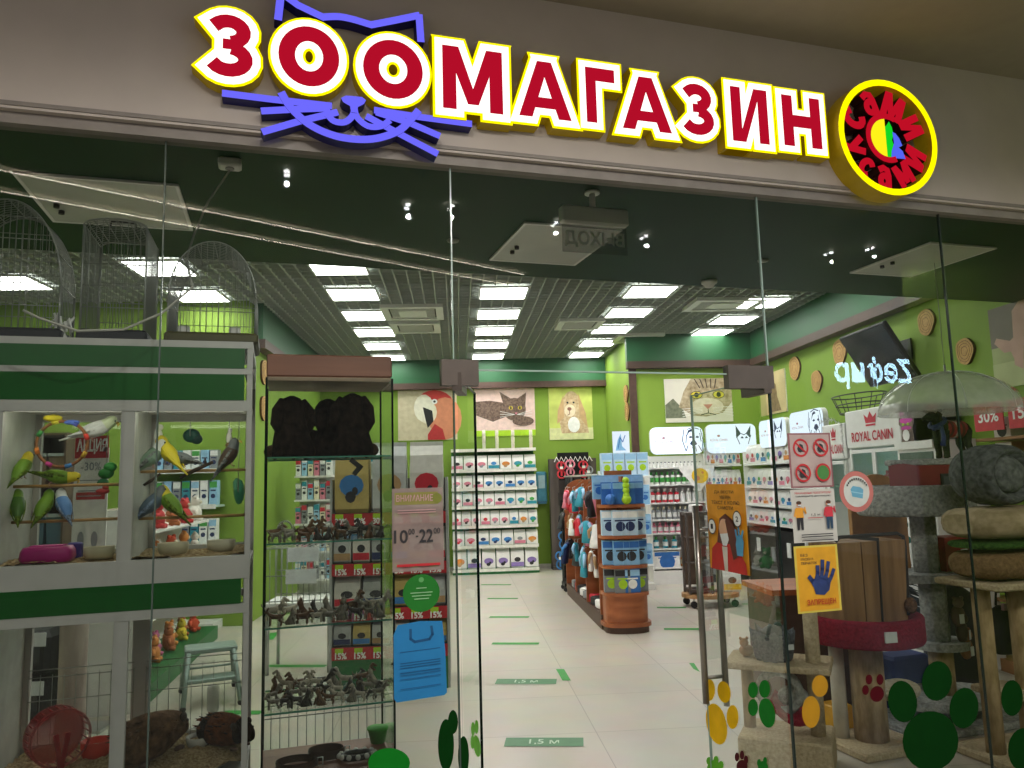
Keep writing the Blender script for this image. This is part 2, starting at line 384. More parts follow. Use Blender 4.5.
for rn, (x, ys) in rows.items():
    for i, y in enumerate(ys):
        lb = 'glowing square ceiling panel, %s from the front in the %s' % (ORD[i], rn)
        if lamp0 is None: lamp0 = ceiling_lamp(x, y, lb)
        else: dup(lamp0, (x, y, HC-.02), 0, lb)
# ------------------------------------------------------------ shopfront glass
gl = glass('shop_glass', (.71, .745, .72), .4, .002); gl2 = glass('door_glass', (.86, .90, .87), .2, .006); edge = M('glass_edge', '#0c1f1a', .2, var=0); edgel = M('glass_edge_pale', '#8fa59c', .2, var=0)
def pane(mb, s0, s1, z0, z1, n=0.0, m=None): mb.add([SF(s0, n, z0), SF(s1, n, z0), SF(s1, n, z1), SF(s0, n, z1)], [(0, 1, 2, 3)], m or gl)
k = 0
JS = [-3.1, -2.07, -1.03, .005, 1.41, 2.44, 3.48]
for i, (a, b_) in enumerate(zip(JS, JS[1:])):
    k += 1; m = MB()
    if i == 3: pane(m, a, b_, 2.125, 2.937)
    else: pane(m, a, b_, .0, 2.937)
    o = struct('window_%d' % k, m)
    e = MB()
    z0 = 2.125 if i == 3 else 0
    dark = edge if i > 3 else M('glass_edge_mid', '#45524c', .2, var=0)
    sfbox(e, b_-.0025, b_+.0025, -.006, .006, z0 if i != 2 else 2.125, 2.937, edgel if i in (2, 3) else dark)
    if i == 2: sfbox(e, b_-.004, b_+.002, -.006, .006, 0, 2.125, dark)
    if i == 3: sfbox(e, a, b_, -.006, .006, 2.125, 2.131, edgel); sfbox(e, b_-.004, b_+.004, -.006, .006, 0, 2.125, edge)
    eo = e.build('glass_edge', None, o)

# ------------------------------------------------------------ the mall behind the viewer, mirrored in the glass
def mirror(u, v, z):                                # the mall point at height z that the glass shows at a pixel
    p = hz(u, v, z); a, n_ = sn(p); return SF(a, -n_, z)
led = emis('mall_light_line', '#fff0dc', 40.0)
for i, (p, q) in enumerate((((-60, 158), (525, 275)), ((-60, 180), (525, 288)))):
    A, B = mirror(*p, 3.66), mirror(*q, 3.66); m = MB(); d = (B-A).normalized(); s_ = d.cross(ZV)*.012
    m.add([A-s_, A+s_, B+s_, B-s_], [(0, 1, 2, 3)], led); m.build('light_line', None, None, label='warm light line mirrored in the glass, %s of the two' % ('upper' if i == 0 else 'lower'), cat='light')
spotm = emis('mall_spot', '#ffffff', 60.0)
for i, (u, v) in enumerate(((287, 170), (408, 204), (452, 205), (556, 222), (646, 235), (831, 252), (873, 247))):
    t = thing('mall_spotlight', 'pair of small spotlights mirrored as white dots, %s from left' % ORD[i], 'spotlight', mirror(u, v, 3.66), AL, 'spotlights mirrored in the glass')
    for dz in (0, -.07):
        m = MB(); m.cyl((0, dz, -.012), (0, dz, .0), .018, spotm, 10); m.build('lamp', None, t)
    ld = bpy.data.lights.new('mall_light', 'SPOT'); ld.energy = 62; ld.spot_size = math.radians(168); ld.spot_blend = .4; ld.shadow_soft_size = .014; ld.color = (1, .95, .88)
    lo = bpy.data.objects.new('mall_light', ld); C.objects.link(lo); lo.location = mirror(u, v, 3.66)-ZV*.09

_a, _z1 = sfh(914, 358, 11.85); _b, _z0 = sfh(836, 389, 11.85)
f = Flat(SF(_a, -11.85, _z0), -ev, ZV, _a-_b, _z1-_z0, None); f.text('Zефир', 0, 0, 1, 1, emis('far_sign_blue', '#b4dcff', 60.0), .025)
f.mb.build('shop_sign', None, None, label='pale blue shop sign Zефир across the mall, mirrored in the glass', cat='sign')
# ============================================================ THE SIGN ON THE FASCIA
PCS = {}
def _arc(cx, cy, rx, ry, a0, a1, n=14): return [(cx+rx*math.cos(math.radians(a0+(a1-a0)*i/n)), cy+ry*math.sin(math.radians(a0+(a1-a0)*i/n))) for i in range(n+1)]
# each letter: its width (height 1) and its strokes: 'q' convex pieces, 's' bent bars (centre line, width, closed)
PCS['М'] = (1.12, [('q', [(0, 0), (.25, 0), (.25, 1), (0, 1)]), ('q', [(.87, 0), (1.12, 0), (1.12, 1), (.87, 1)]), ('q', [(.06, 1), (.46, .1), (.66, .1), (.3, 1)]), ('q', [(.82, 1), (.46, .1), (.66, .1), (1.06, 1)])])
PCS['А'] = (1.04, [('q', [(0, 0), (.26, 0), (.62, 1), (.38, 1)]), ('q', [(.78, 0), (1.04, 0), (.66, 1), (.42, 1)]), ('q', [(.2, .17), (.84, .17), (.78, .36), (.26, .36)])])
PCS['Г'] = (.74, [('q', [(0, 0), (.26, 0), (.26, 1), (0, 1)]), ('q', [(0, .76), (.74, .76), (.74, 1), (0, 1)])])
PCS['И'] = (1.0, [('q', [(0, 0), (.27, 0), (.27, 1), (0, 1)]), ('q', [(.73, 0), (1, 0), (1, 1), (.73, 1)]), ('q', [(.16, 0), (.36, 0), (.84, 1), (.64, 1)])])
PCS['Н'] = (.95, [('q', [(0, 0), (.26, 0), (.26, 1), (0, 1)]), ('q', [(.69, 0), (.95, 0), (.95, 1), (.69, 1)]), ('q', [(.2, .38), (.75, .38), (.75, .62), (.2, .62)])])
PCS['О'] = (1.1, [('s', _arc(.55, .5, .41, .365, 0, 360, 36)[:-1], .27, True)])
PCS['З'] = (.78, [('s', [(.08, .78)]+_arc(.34, .715, .26, .165, 130, -80, 12), .23, False), ('s', _arc(.34, .29, .3, .175, 80, -130, 12)+[(.06, .22)], .23, False), ('q', [(.24, .44), (.42, .44), (.42, .6), (.24, .6)])])
PCS['с'] = (.8, [('s', _arc(.46, .5, .34, .38, 50, 310, 14), .22, False)])
PCS['а'] = (.8, [('s', _arc(.36, .34, .25, .24, 0, 360, 16)[:-1], .2, True), ('s', [(.06, .82), (.3, .92), (.55, .84), (.63, .6), (.64, .0)], .2, False)])
PCS['м'] = (1.1, PCS['М'][1]); PCS['и'] = (.95, PCS['И'][1])
PCS['у'] = (.85, [('s', [(.05, 1), (.44, .42)], .22, False), ('s', [(.82, 1), (.44, .3), (.2, .0)], .22, False)])
def grow(q, o):                                     # mitred outset of a convex outline (counter-clockwise)
    P_ = [Vector(p) for p in q]; n = len(P_); out = []
    if sum(P_[i].x*P_[(i+1) % n].y-P_[(i+1) % n].x*P_[i].y for i in range(n)) < 0: P_.reverse()
    for i in range(n):
        a = (P_[i]-P_[i-1]).normalized(); b = (P_[(i+1) % n]-P_[i]).normalized(); na = Vector((a.y, -a.x)); nb = Vector((b.y, -b.x)); h = (na+nb)
        h.normalize(); k = min(o/max(h.dot(na), .35), o*1.9); out.append(P_[i]+h*k)
    return out
def bar(pts, wd, o, closed):
    P_ = [Vector(p) for p in pts]; n = len(P_); Lf = []; Rt = []
    for i, p in enumerate(P_):
        a = P_[(i-1) % n] if closed or i else p; b = P_[(i+1) % n] if closed or i < n-1 else p; d = (b-a).normalized(); q = Vector((-d.y, d.x))*(wd/2+o)
        e_ = Vector((0, 0)) if closed else (-d*o if i == 0 else d*o if i == n-1 else Vector((0, 0)))
        Lf.append(p+q+e_); Rt.append(p-q+e_)
    return [[Lf[i], Rt[i], Rt[(i+1) % n], Lf[(i+1) % n]] for i in range(n if closed else n-1)]
def glyph(ch, kx, ky, o):                           # list of outlines in metres, grown by o
    out = []
    for g_ in PCS[ch][1]:
        if g_[0] == 'q': out.append(grow([(p[0]*kx, p[1]*ky) for p in g_[1]], o))
        else: out += bar([(p[0]*kx, p[1]*ky) for p in g_[1]], g_[2]*(kx+ky)/2, o, g_[3])
    return out
s_red = emis('neon_red', '#c0102c', .85); s_white = emis('neon_white', '#fffdf5', 1.5); s_yel = emis('neon_yellow', '#fff200', 1.25)
s_side = M('sign_side_yellow', '#a88a08', .5, em=.12, var=.1); s_blue = emis('neon_blue', '#6f6bff', 1.0); s_bside = M('sign_side_blue', '#0f0d5c', .5, em=.04, var=.1)
NF = -.122                                          # the sign faces stand 6 cm off the fascia
def letter(ch, u0, v0, u1, v1, label):
    """one channel letter: box (yellow), white face, red face; outer pixel box measured on the photo"""
    u0 += 1.5; u1 -= 1.5; um = (u0+u1)/2; a, _ = sfh(u0, (v0+v1)/2, NF); b, _ = sfh(u1, (v0+v1)/2, NF); _, z1 = sfh(um, v0, NF); _, z0 = sfh(um, v1, NF)
    H = (z1-z0); ky = H/1.30; oy = ky*.15; ow = ky*.112; kx = (b-a-2*oy)/PCS[ch][0]
    t = thing('sign_letter', label, 'sign letter', SF(a+oy, -.06, z0+oy), AL, 'glowing letters of the shop sign')
    d = -(NF+.06); U, V_, W = (1, 0, 0), (0, 0, 1), (0, -1, 0)
    m = MB(); m2 = MB(); m3 = MB(); m4 = MB()
    for q in glyph(ch, kx, ky, oy): m.prism([tuple(p) for p in q], (0, 0, 0), U, V_, W, 0, d-.001, s_side)
    for q in glyph(ch, kx, ky, oy): m2.add([(p.x, -d, p.y) for p in q], [tuple(range(len(q)))], s_yel)
    for q in glyph(ch, kx, ky, ow): m3.add([(p.x, -d-.002, p.y) for p in q], [tuple(range(len(q)))], s_white)
    for q in glyph(ch, kx, ky, 0): m4.add([(p.x, -d-.004, p.y) for p in q], [tuple(range(len(q)))], s_red)
    m.build('letter_box', None, t); m2.build('yellow_outline', None, t); m3.build('white_outline', None, t); m4.build('red_face', None, t)
for ch, u0, v0, u1, v1, lb in (
    ('З', 196, 5, 266, 88, 'glowing red letter З at the left start of the shop sign'),
    ('О', 267, 17, 350, 97, 'glowing red letter О over the left whiskers, directly right of the first З'),
    ('О', 352, 31, 433, 109, 'glowing red letter О between the other О and the М'),
    ('М', 431, 40, 513, 121, 'glowing red letter М in the shop sign'),
    ('А', 508, 54, 580, 127, 'glowing red letter А between М and Г'),
    ('Г', 576, 61, 624, 132, 'glowing red letter Г in the shop sign'),
    ('А', 612, 70, 679, 139, 'glowing red letter А between Г and З'),
    ('З', 674, 76, 722, 144, 'glowing red letter З between А and И'),
    ('И', 722, 81, 776, 151, 'glowing red letter И in the shop sign'),
    ('Н', 774, 90, 828, 155, 'glowing red letter Н closing the shop sign beside the round logo')):
    letter(ch, u0, v0, u1, v1, lb)
# blue cat outline behind the letters
def stroke(mb, pts, wd, n_face, depth, mf, ms, closed=False):
    """a flat bar along pixel points, raised off the fascia"""
    P2 = [Vector(sfh(u, v, n_face)) for u, v in pts]; k = len(P2); Lf = []; Rt = []
    for i, p in enumerate(P2):
        a = P2[max(i-1, 0)]; b = P2[min(i+1, k-1)]; d = (b-a).normalized(); q = Vector((-d.y, d.x))*wd/2; Lf.append(p+q); Rt.append(p-q)
    for i in range(k-1):
        quad = [Lf[i], Rt[i], Rt[i+1], Lf[i+1]]
        f = [SF(q.x, n_face, q.y) for q in quad]; bk = [SF(q.x, n_face+depth, q.y) for q in quad]
        mb.add(f, [(0, 1, 2, 3)], mf); mb.add(f+bk, [(j, (j+1) % 4, 4+(j+1) % 4, 4+j) for j in range(4)], ms)
def curve(pts, n=8):                                # smooth curve through points
    out = []; P_ = [pts[0]]+list(pts)+[pts[-1]]
    for i in range(1, len(P_)-2):
        p0, p1, p2, p3 = [Vector(p) for p in P_[i-1:i+3]]
        for j in range(n):
            t = j/n; out.append(.5*((2*p1)+(-p0+p2)*t+(2*p0-5*p1+4*p2-p3)*t*t+(-p0+3*p1-3*p2+p3)*t**3))
    out.append(Vector(pts[-1])); return out
cat = thing('cat_face_sign', 'blue neon cat face with ears and whiskers around the letters ОО', 'sign', (0, 0, 0))
def cbar(name, pts, wd=.028, n=-.116):
    m = MB(); stroke(m, pts, wd, n, -n-.06, s_blue, s_bside); m.build(name, None, cat)
cbar('ears', curve([(278, 20), (280, 2), (281, -8)], 3)); cbar('ears', [(283, -6), (298, 5), (325, 18)])
cbar('head_line', curve([(323, 17), (338, 16.5), (352, 19), (372, 25)], 5)); cbar('ears', [(370, 25), (396, 20), (420, 15)]); cbar('ears', [(419, 14), (421, 42)])
cbar('whisker', [(222, 93), (270, 99), (332, 106)], .026); cbar('whisker', [(261, 111), (300, 109), (330, 108)], .026); cbar('whisker', [(262, 132), (300, 121), (338, 112)], .026)
cbar('whisker', [(374, 110), (420, 117), (472, 124)], .026); cbar('whisker', [(376, 112), (410, 123), (440, 136)], .026); cbar('whisker', [(366, 116), (400, 134), (438, 154)], .026)
cbar('smile', curve([(281, 92), (292, 109), (312, 126), (340, 137), (372, 139), (398, 131), (412, 118), (419, 110)], 6), .028, -.119)
cbar('mouth', curve([(327, 114), (334, 121), (345, 122), (353, 115), (354, 106)], 5), .024, -.118); cbar('mouth', curve([(354, 106), (357, 117), (368, 126), (381, 126), (390, 120)], 5), .024, -.118)
nm = MB(); pl = [(341, 98), (346, 95.5), (353, 96), (362, 97), (366, 100), (364, 104), (358, 107), (357, 113), (351, 112), (350, 106), (343, 102)]
q = [Vector(sfh(u, v, -.121)) for u, v in pl][::-1]
nm.prism([(p.x, p.y) for p in q], SF(0, -.121, 0), ev, ZV, -nv, -.06, 0, s_blue, s_bside); nm.build('nose', None, cat)
# round logo
cs, cz = sfh(889, 137, -.16); rr = .292
_a, _ = sfh(838, 130, -.16); _b, _ = sfh(938, 142, -.16); rx = (_b-_a)/2; _, _t = sfh(884, 80, -.16); _, _d = sfh(893, 193, -.16); rr = (rx+(_t-_d)/2)/2
lg = thing('round_logo_sign', 'round red logo sign in a glowing yellow ring, right end of the fascia', 'sign', SF(cs, -.06, cz), AL)
ringm = MB(); n = 48
def circ(r, y): return [(r*math.cos(2*PI*j/n), y, r*math.sin(2*PI*j/n)) for j in range(n)]
A, B, Cc, D = circ(rr, -.1), circ(rr-.03, -.1), circ(rr-.03, 0), circ(rr, 0)
for (p, q_, mm) in ((A, B, s_yel), (B, Cc, s_side), (D, A, s_side)):
    ringm.add(p+q_, [(j, (j+1) % n, n+(j+1) % n, n+j) for j in range(n)], mm)
ringm.build('ring', None, lg)
lr = emis('logo_red', '#d3122a', .8); lrs = M('logo_red_side', '#3a0a08', .6, em=.02)
def arc_text(t, r, a0, a1, size, flip):
    m = MB()
    for i, ch in enumerate(t):
        a = math.radians(a0+(a1-a0)*i/(len(t)-1)); k = size*(1.0 if i % 2 else 1.1); wd = PCS[ch][0]
        R = Matrix.Rotation(a-PI/2 if not flip else a+PI/2, 2); base = Vector((math.cos(a), math.sin(a)))*r
        for q in glyph(ch, k*.8, k, .006):
            pts = [base+R @ (p-Vector((wd/2*k*.8, k/2))) for p in q]
            m.prism([tuple(p) for p in pts], (0, 0, 0), (1, 0, 0), (0, 0, 1), (0, -1, 0), 0, .07, lr, lrs)
    m.build('lettering', None, lg)
arc_text('сами', rr*.655, 152, 26, .112, False); arc_text('усами', rr*.66, 196, 336, .098, True)
m = MB(); arc = []
for a in range(62, 301, 8): arc.append(Vector((math.cos(math.radians(a)), math.sin(math.radians(a)))))
ro, ri = rr*.43, rr*.33
for i in range(len(arc)-1):
    q = [arc[i]*ro, arc[i]*ri, arc[i+1]*ri, arc[i+1]*ro]; f = [(p.x, -.09, p.y) for p in q]; bk = [(p.x, 0, p.y) for p in q]
    m.add(f, [(0, 1, 2, 3)], lr); m.add(f+bk, [(j, (j+1) % 4, 4+(j+1) % 4, 4+j) for j in range(4)], lrs)
m.build('crescent', None, lg)
def blob(name, pts, mat):
    MB().prism(pts, (0, 0, 0), (1, 0, 0), (0, 0, 1), (0, -1, 0), 0, .088+.002*len(name) % .003, mat, lrs).build(name, None, lg)
R_ = rr*.33
blob('yellow_half_disc', [(R_*math.cos(math.radians(a)), R_*math.sin(math.radians(a))) for a in range(95, 271, 10)], emis('logo_yellow', '#fff31a', 1.0))
blob('green_cat', [(x*rr, y*rr) for x, y in ((-.17, .2), (-.1, .2), (.0, .21), (.07, .3), (.12, .2), (.14, .08), (.1, -.02), (.13, -.12), (.07, -.25), (.05, -.34), (-.08, -.33), (-.13, -.3), (-.06, -.05), (-.14, .08))], emis('logo_green', '#17e02a', .9))
blob('blue_dog', [(x*rr, y*rr) for x, y in ((.12, .12), (.18, .1), (.25, .02), (.3, -.1), (.22, -.14), (.3, -.2), (.34, -.33), (.05, -.34), (.07, -.22), (.13, -.08))], emis('logo_blue', '#5a6cff', .9))
# ============================================================ LEFT: BIRD CABINET, CAGES, DISPLAY CASE
white = M('white_plastic', '#e6e6e2', .5, var=.04); black = M('black_plastic', '#141516', .5, var=.1); steel = M('steel', '#b8bab8', .3, metal=.9, var=.05)
wire = M('wire', '#9b9e9a', .4, metal=.5, var=0); wood = streaks('pale_wood', '#c09a63', '#a67d48', 0, 6); cgreen = M('cabinet_green', '#0d5c1e', .45, var=.08)
cgl = glass('cabinet_glass', (.93, .95, .93), .7, .012)
NC = .3
def zc(v, u=125): return sfh(u, v, NC)[1]
S0 = -1.19
cab = thing('bird_cabinet', 'tall grey and green glass bird cabinet behind the left shop window', 'cabinet', SF(S0, NC, 0), AL)
X0, X1, DP = -.43, .455, .52
bays = [(sfh(2, 480, NC)[0]-S0-.008, sfh(119, 480, NC)[0]-S0), (sfh(133, 480, NC)[0]-S0, sfh(245.5, 480, NC)[0]-S0)]
X1 = sfh(251, 480, NC)[0]-S0; X0 = bays[0][0]-.035
z_top, z_b1a, z_b1b, z_b2a, z_b2b, z_wt, z_wb, z_b3a, z_b3b, z_lt = [zc(v) for v in (339, 346, 367, 373, 400, 411, 561, 585, 611, 621)]
z_lb = .665
fm = MB()
for x0, x1 in ((X0, bays[0][0]), (bays[0][1], bays[1][0]), (bays[1][1], X1)): fm.bx(x0, x1, 0, .03, .05, z_top, greyal)
for x0, x1 in ((X0, X0+.035), (X1-.04, X1)): fm.bx(x0, x1, DP-.03, DP, .05, z_top, greyal)
fm.bx(bays[0][1]-.012, bays[1][0]+.012, DP-.03, DP, .05, z_b2a, greyal)
for za, zb in ((z_b1b, z_b2a), (z_b1a, z_top), (z_wt, z_b2b), (z_b3a, z_wb), (z_lt, z_b3b), (z_lb-.07, z_lb)):
    fm.bx(X0, X1, -.004, .03, min(za, zb), max(za, zb), greyal)
for za, zb in ((z_wt, z_wt+.04), (z_wb-.06, z_wb+.015), (z_lt, z_lt+.03), (z_lb-.07, z_lb+.03)): fm.bx(X0, X1, DP-.03, DP, za, zb, greyal)
for x in (X0, X1-.03):
    for z in (z_top-.03, z_b2a, z_wb-.05, z_lb-.06): fm.bx(x, x+.03, .03, DP-.03, z, z+.03, greyal)
fm.build('frame', None, cab)
for za, zb in ((z_b1a, z_b1b), (z_b2a, z_b2b), (z_b3a, z_b3b), (.08, z_lb-.07)):
    MB().bx(X0+.01, X1-.03, -.006, .003, min(za, zb), max(za, zb), cgreen).build('green_panel', None, cab)
MB().bx(X0, X1, 0, DP, z_top-.012, z_top, greyal).build('roof', None, cab)
MB().bx(X0+.01, X1-.01, .03, DP-.02, z_wt+.03, z_wt+.045, white).build('inner_ceiling', None, cab)
MB().bx(X0+.01, X1-.01, .03, DP-.02, z_wb-.05, z_wb-.02, white).build('middle_floor', None, cab)
MB().bx(X0+.01, X1-.01, .03, DP-.02, z_lb-.05, z_lb-.02, white).build('lower_floor', None, cab)
saw = plush('sawdust', '#8a6d47', '#d8c39a', 90, .8)
def litter(z, amp):
    m = MB(); nx, ny = 40, 22; xs = [X0+.02+(X1-X0-.04)*i/nx for i in range(nx+1)]; ys = [.035+(DP-.07)*j/ny for j in range(ny+1)]
    vs = [(x, y, z+random.uniform(0, amp)+.012*math.sin(x*17)*math.cos(y*14)) for y in ys for x in xs]
    m.add(vs, [(j*(nx+1)+i, j*(nx+1)+i+1, (j+1)*(nx+1)+i+1, (j+1)*(nx+1)+i) for j in range(ny) for i in range(nx)], saw); return m
litter(z_wb-.005, .012).build('sawdust_litter', None, cab); litter(z_lb+.01, .02).build('sawdust_litter', None, cab)
tube_l = emis('cabinet_tube', '#fff8e6', 9.0)
for x0, x1 in bays:
    MB().bx(x0+.012, x1-.012, .05, .075, z_wt+.004, z_wt+.018, tube_l).build('light_tube', None, cab)
    for za, zb in ((z_wb, z_wt), (z_lb, z_lt)):
        MB().add([(x0-.01, .015, za-.01), (x1+.01, .015, za-.01), (x1+.01, .015, zb+.01), (x0-.01, .015, zb+.01)], [(0, 1, 2, 3)], cgl).build('front_pane', None, cab)
    MB().add([(x0-.01, DP-.015, z_lb), (x1+.01, DP-.015, z_lb), (x1+.01, DP-.015, z_wt+.04), (x0-.01, DP-.015, z_wt+.04)], [(0, 1, 2, 3)], cgl).build('rear_pane', None, cab)
# white left inner wall, glass right wall, divider
MB().bx(X0+.006, X0+.012, .03, DP-.03, z_lb, z_b2b, M('pale_panel', '#c4c8c2', .5)).build('side_wall', None, cab)
MB().bx(bays[1][0]-.02, bays[1][0]-.012, .03, DP-.03, z_wb-.02, z_b2b, M('pale_panel', '#c4c8c2')).build('divider', None, cab)
MB().add([(X1-.02, .03, z_lb), (X1-.02, DP-.03, z_lb), (X1-.02, DP-.03, z_wt), (X1-.02, .03, z_wt)], [(0, 1, 2, 3)], cgl).build('side_pane', None, cab)
# perches
def inbay(u, v, y):                                 # a pixel -> cabinet coordinates at depth y
    a, z = sfh(u, v, NC+y); return a-S0, z
for (u0, v0, u1, v1, b) in ((5, 487, 118, 485, 0), (0, 523, 118, 520, 0), (134, 472, 245, 474, 1), (132, 519, 245, 517, 1)):
    y = .24; xa, za = inbay(u0, v0, y); xb, zb = inbay(u1, v1, y); lo, hi = (X0+.012, bays[0][1]+.02) if b == 0 else (bays[1][0]-.012, X1-.02)
    MB().cyl((lo, y, za), (hi, y, za), .006, wood, 10).build('perch', None, cab)
# wire panels behind the lower windows
m = MB()
for x0, x1 in bays:
    y = DP-.05
    for i in range(10): x = x0+(x1-x0)*i/9; m.cyl((x, y, z_lb), (x, y, z_lb+.31), .0016, wire, 5)
    for z in (z_lb+.04, z_lb+.21, z_lb+.30, z_lb+.33): m.cyl((x0, y, z), (x1, y, z), .002, wire, 5)
m.build('wire_panel', None, cab)
def on_cab(u, v, y): x, z = inbay(u, v, y); return SF(S0+x, NC+y, z)
# ---- budgies
def mk_bird(name, label, cb, ch, cw, loc, ang, tilt=0.0, sc=1.0, group='budgerigars on the cabinet perches'):
    t = thing(name, label, 'bird', loc, AL+ang, group); t.scale = (sc*.8,)*3
    R = Matrix.Rotation(tilt, 4, 'Y')
    ring = [(-.092, -.074, .002, .003), (-.074, -.058, .007, .004), (-.046, -.032, .013, .009), (-.032, -.012, .024, .02), (-.012, .006, .031, .029), (.008, .026, .031, .03), (.02, .043, .0255, .025), (.027, .057, .022, .0215), (.032, .069, .0215, .021), (.034, .08, .017, .016), (.035, .089, .006, .006)]
    rings = []; n = 12
    for i, (x, z, ry, rx) in enumerate(ring):
        a = ring[max(0, i-1)]; b = ring[min(len(ring)-1, i+1)]; d = Vector((b[0]-a[0], 0, b[1]-a[1])).normalized(); q = Vector((-d.z, 0, d.x))
        rings.append([Vector((x, 0, z+.028))+Vector((0, 1, 0))*ry*math.cos(2*PI*j/n)+q*rx*math.sin(2*PI*j/n) for j in range(n)])
    b = MB(); b.T = R; b.loft(rings, None, True, True, [cw, cw, cb, cb, cb, cb, ch, ch, ch, ch]); bo = b.build('body', None, t)
    for s in (-1, 1):
        m = MB(); m.T = R; m.loft([[Vector((x, s*(.015+w_*1.15+.002*j), z+.028+dz)) for j, dz in ((0, -h), (1, 0), (0, h), (-1, 0))] for x, z, w_, h in ((.014, .036, .010, .004), (.0, .022, .0125, .014), (-.025, -.004, .0105, .013), (-.06, -.036, .002, .006), (-.075, -.05, -.004, .002))], cw); m.build('wing', None, t)
        m = MB(); m.T = R; m.ball((.045, s*.016, .101), .0035, black, 6); m.build('eye', None, bo)
        m = MB(); m.T = R; m.tube([(.004, s*.009, .018), (.004, s*.009, .002), (.014, s*.01, -.002)], .0022, col('#b58d80'), 5); m.build('foot', None, t)
    m = MB(); m.T = R; m.tube([(.05, 0, .099), (.06, 0, .095), (.062, 0, .086)], [.006, .005, .001], col('#d8b55a'), 6); m.build('beak', None, bo)
    return t
gr1, gr2, yl, bl, gy, wh, br = [col(c) for c in ('#6f9a1e', '#3f6b18', '#e0cf2a', '#5f8fd0', '#6d7478', '#e4e8ea', '#4d3a2c')]
gw = plush('barred_green', '#1d2a10', '#86a33a', 120, .0); bw = plush('barred_blue', '#20262e', '#9fb6d8', 120, .0); gyw = plush('barred_grey', '#26282a', '#9aa0a0', 120, .0)
for args in (
    ('yellow-headed green budgerigar on the upper left perch', gr1, yl, gw, (22, 478), 1.2, 0, 1.1),
    ('green budgerigar bending down below the wicker ring', gr1, yl, gw, (48, 483), .2, 1.0, 1.15),
    ('dark green budgerigar leftmost on the lower left perch', gr2, gr1, gw, (17, 516), 1.9, 0, 1.1),
    ('round green budgerigar in the middle of the lower left perch', gr1, gr1, gw, (44, 516), 1.3, 0, 1.1),
    ('pale-headed blue budgerigar at the right of the lower left perch', bl, wh, bw, (63, 515), 2.2, 0, 1.1),
    ('white and pale blue budgerigar perched on the wicker ring', wh, col('#d9e6c2'), wh, (90, 440), .1, .45, 1.3),
    ('grey-green budgerigar at the left of the upper right perch', col('#7f9a86'), wh, gyw, (152, 468), .1, 0, 1.25),
    ('bright yellow budgerigar on the upper right perch', yl, yl, yl, (168, 464), 2.6, 0, 1.25),
    ('grey zebra finch on the dark branch in the right bay', gy, gy, gyw, (186, 466), 3.0, .5, 1.0),
    ('dark brown finch hanging at the right of the right bay', br, gy, gyw, (231, 466), .1, -.2, 1.2),
    ('blue-grey budgerigar at the left of the lower right perch', col('#56697c'), gy, bw, (152, 515), .2, 0, 1.25),
    ('green budgerigar with yellow head on the lower right perch', gr1, yl, gw, (170, 514), 2.7, 0, 1.25)):
    u, v = args[4]; mk_bird('budgerigar' if 'finch' not in args[0] else 'finch', args[0], args[1], args[2], args[3], on_cab(u, v, .24)-ZV*.0, args[5], args[6], args[7], 'budgerigars on the cabinet perches' if 'finch' not in args[0] else None)
# ---- wicker ring, hanging toys
rc = on_cab(62, 444, .2); rr_ = .088; m = MB()
t = thing('wicker_ring_toy', 'round wicker swing ring wrapped in coloured bands, in the left bird bay', 'bird toy', rc, AL)
pts = [(rr_*math.cos(a*PI/16), 0, rr_*math.sin(a*PI/16)) for a in range(32)]
m.tube(pts, .006, M('wicker', '#8b5a34', .8, var=.3, scale=60), 8, closed=True); m.build('ring', None, t)
for i, c in enumerate(('#d8392f', '#5d6ad0', '#d9cf35', '#3f9a4c', '#d77a2a', '#c23a8a', '#3d83c9', '#c9a02c')):
    a = i*PI/4+.3; d = Vector((-math.sin(a), 0, math.cos(a)))*.012; p = Vector((math.cos(a), 0, math.sin(a)))*rr_; MB().cyl(p-d, p+d, .0085, col(c), 10).build('band', None, t)
m = MB(); m.tube([(0, 0, rr_), (.0, 0, rr_+.02), (.01, 0, zc(413)-rc.z)], .0025, steel, 6); m.build('hanger', None, t)
m = MB(); m.ball((-.035, 0, rr_+.012), (.035, .02, .014), yl, 10); m.ball((.03, 0, rr_-.004), (.03, .014, .01), col('#5a78d8'), 8); m.build('ribbon', None, t)
def hang_toy(label, u, v, parts):
    p = on_cab(u, v, .28); t = thing('hanging_bird_toy', label, 'bird toy', p, AL, 'toys hanging in the bird bays')
    m = MB(); m.tube([(0, 0, .0), (0, 0, zc(414)-p.z-.0)], .0018, steel, 5); m.build('chain', None, t)
    for nm_, c, r, cc in parts: MB().ball(c, r, col(cc) if isinstance(cc, str) else cc, 10).build(nm_, None, t)
hang_toy('green and red leafy bird toy hanging beside the cabinet mullion', 106, 476, [('leaf_cluster', (0, 0, .01), (.03, .02, .022), '#1f7a2e'), ('leaf_cluster', (.014, 0, .035), (.025, .02, .02), '#2b9139'), ('leaf_cluster', (-.01, 0, -.025), (.022, .016, .016), '#1a6a40'), ('bead', (-.01, 0, -.06), (.026, .012, .012), '#b3363a'), ('bead', (0, 0, -.045), (.012, .012, .012), '#c24a3a')])
hang_toy('white cockatoo-shaped plastic toy hanging at the left of the right bay', 158, 436, [('toy_body', (0, 0, .0), (.018, .016, .032), '#e8e8e4'), ('toy_head', (.006, 0, .035), (.014, .013, .014), '#f0f0ee'), ('toy_tail', (-.01, 0, -.035), (.008, .006, .02), '#d5dad8')])
hang_toy('white bell-shaped toy hanging over the dark finch', 229, 438, [('bell', (0, 0, .0), (.012, .012, .026), '#ecebe6'), ('bead', (0, 0, -.03), (.015, .015, .012), '#8a6a4a'), ('clapper', (.004, 0, .03), (.009, .009, .012), '#f4f4f2')])
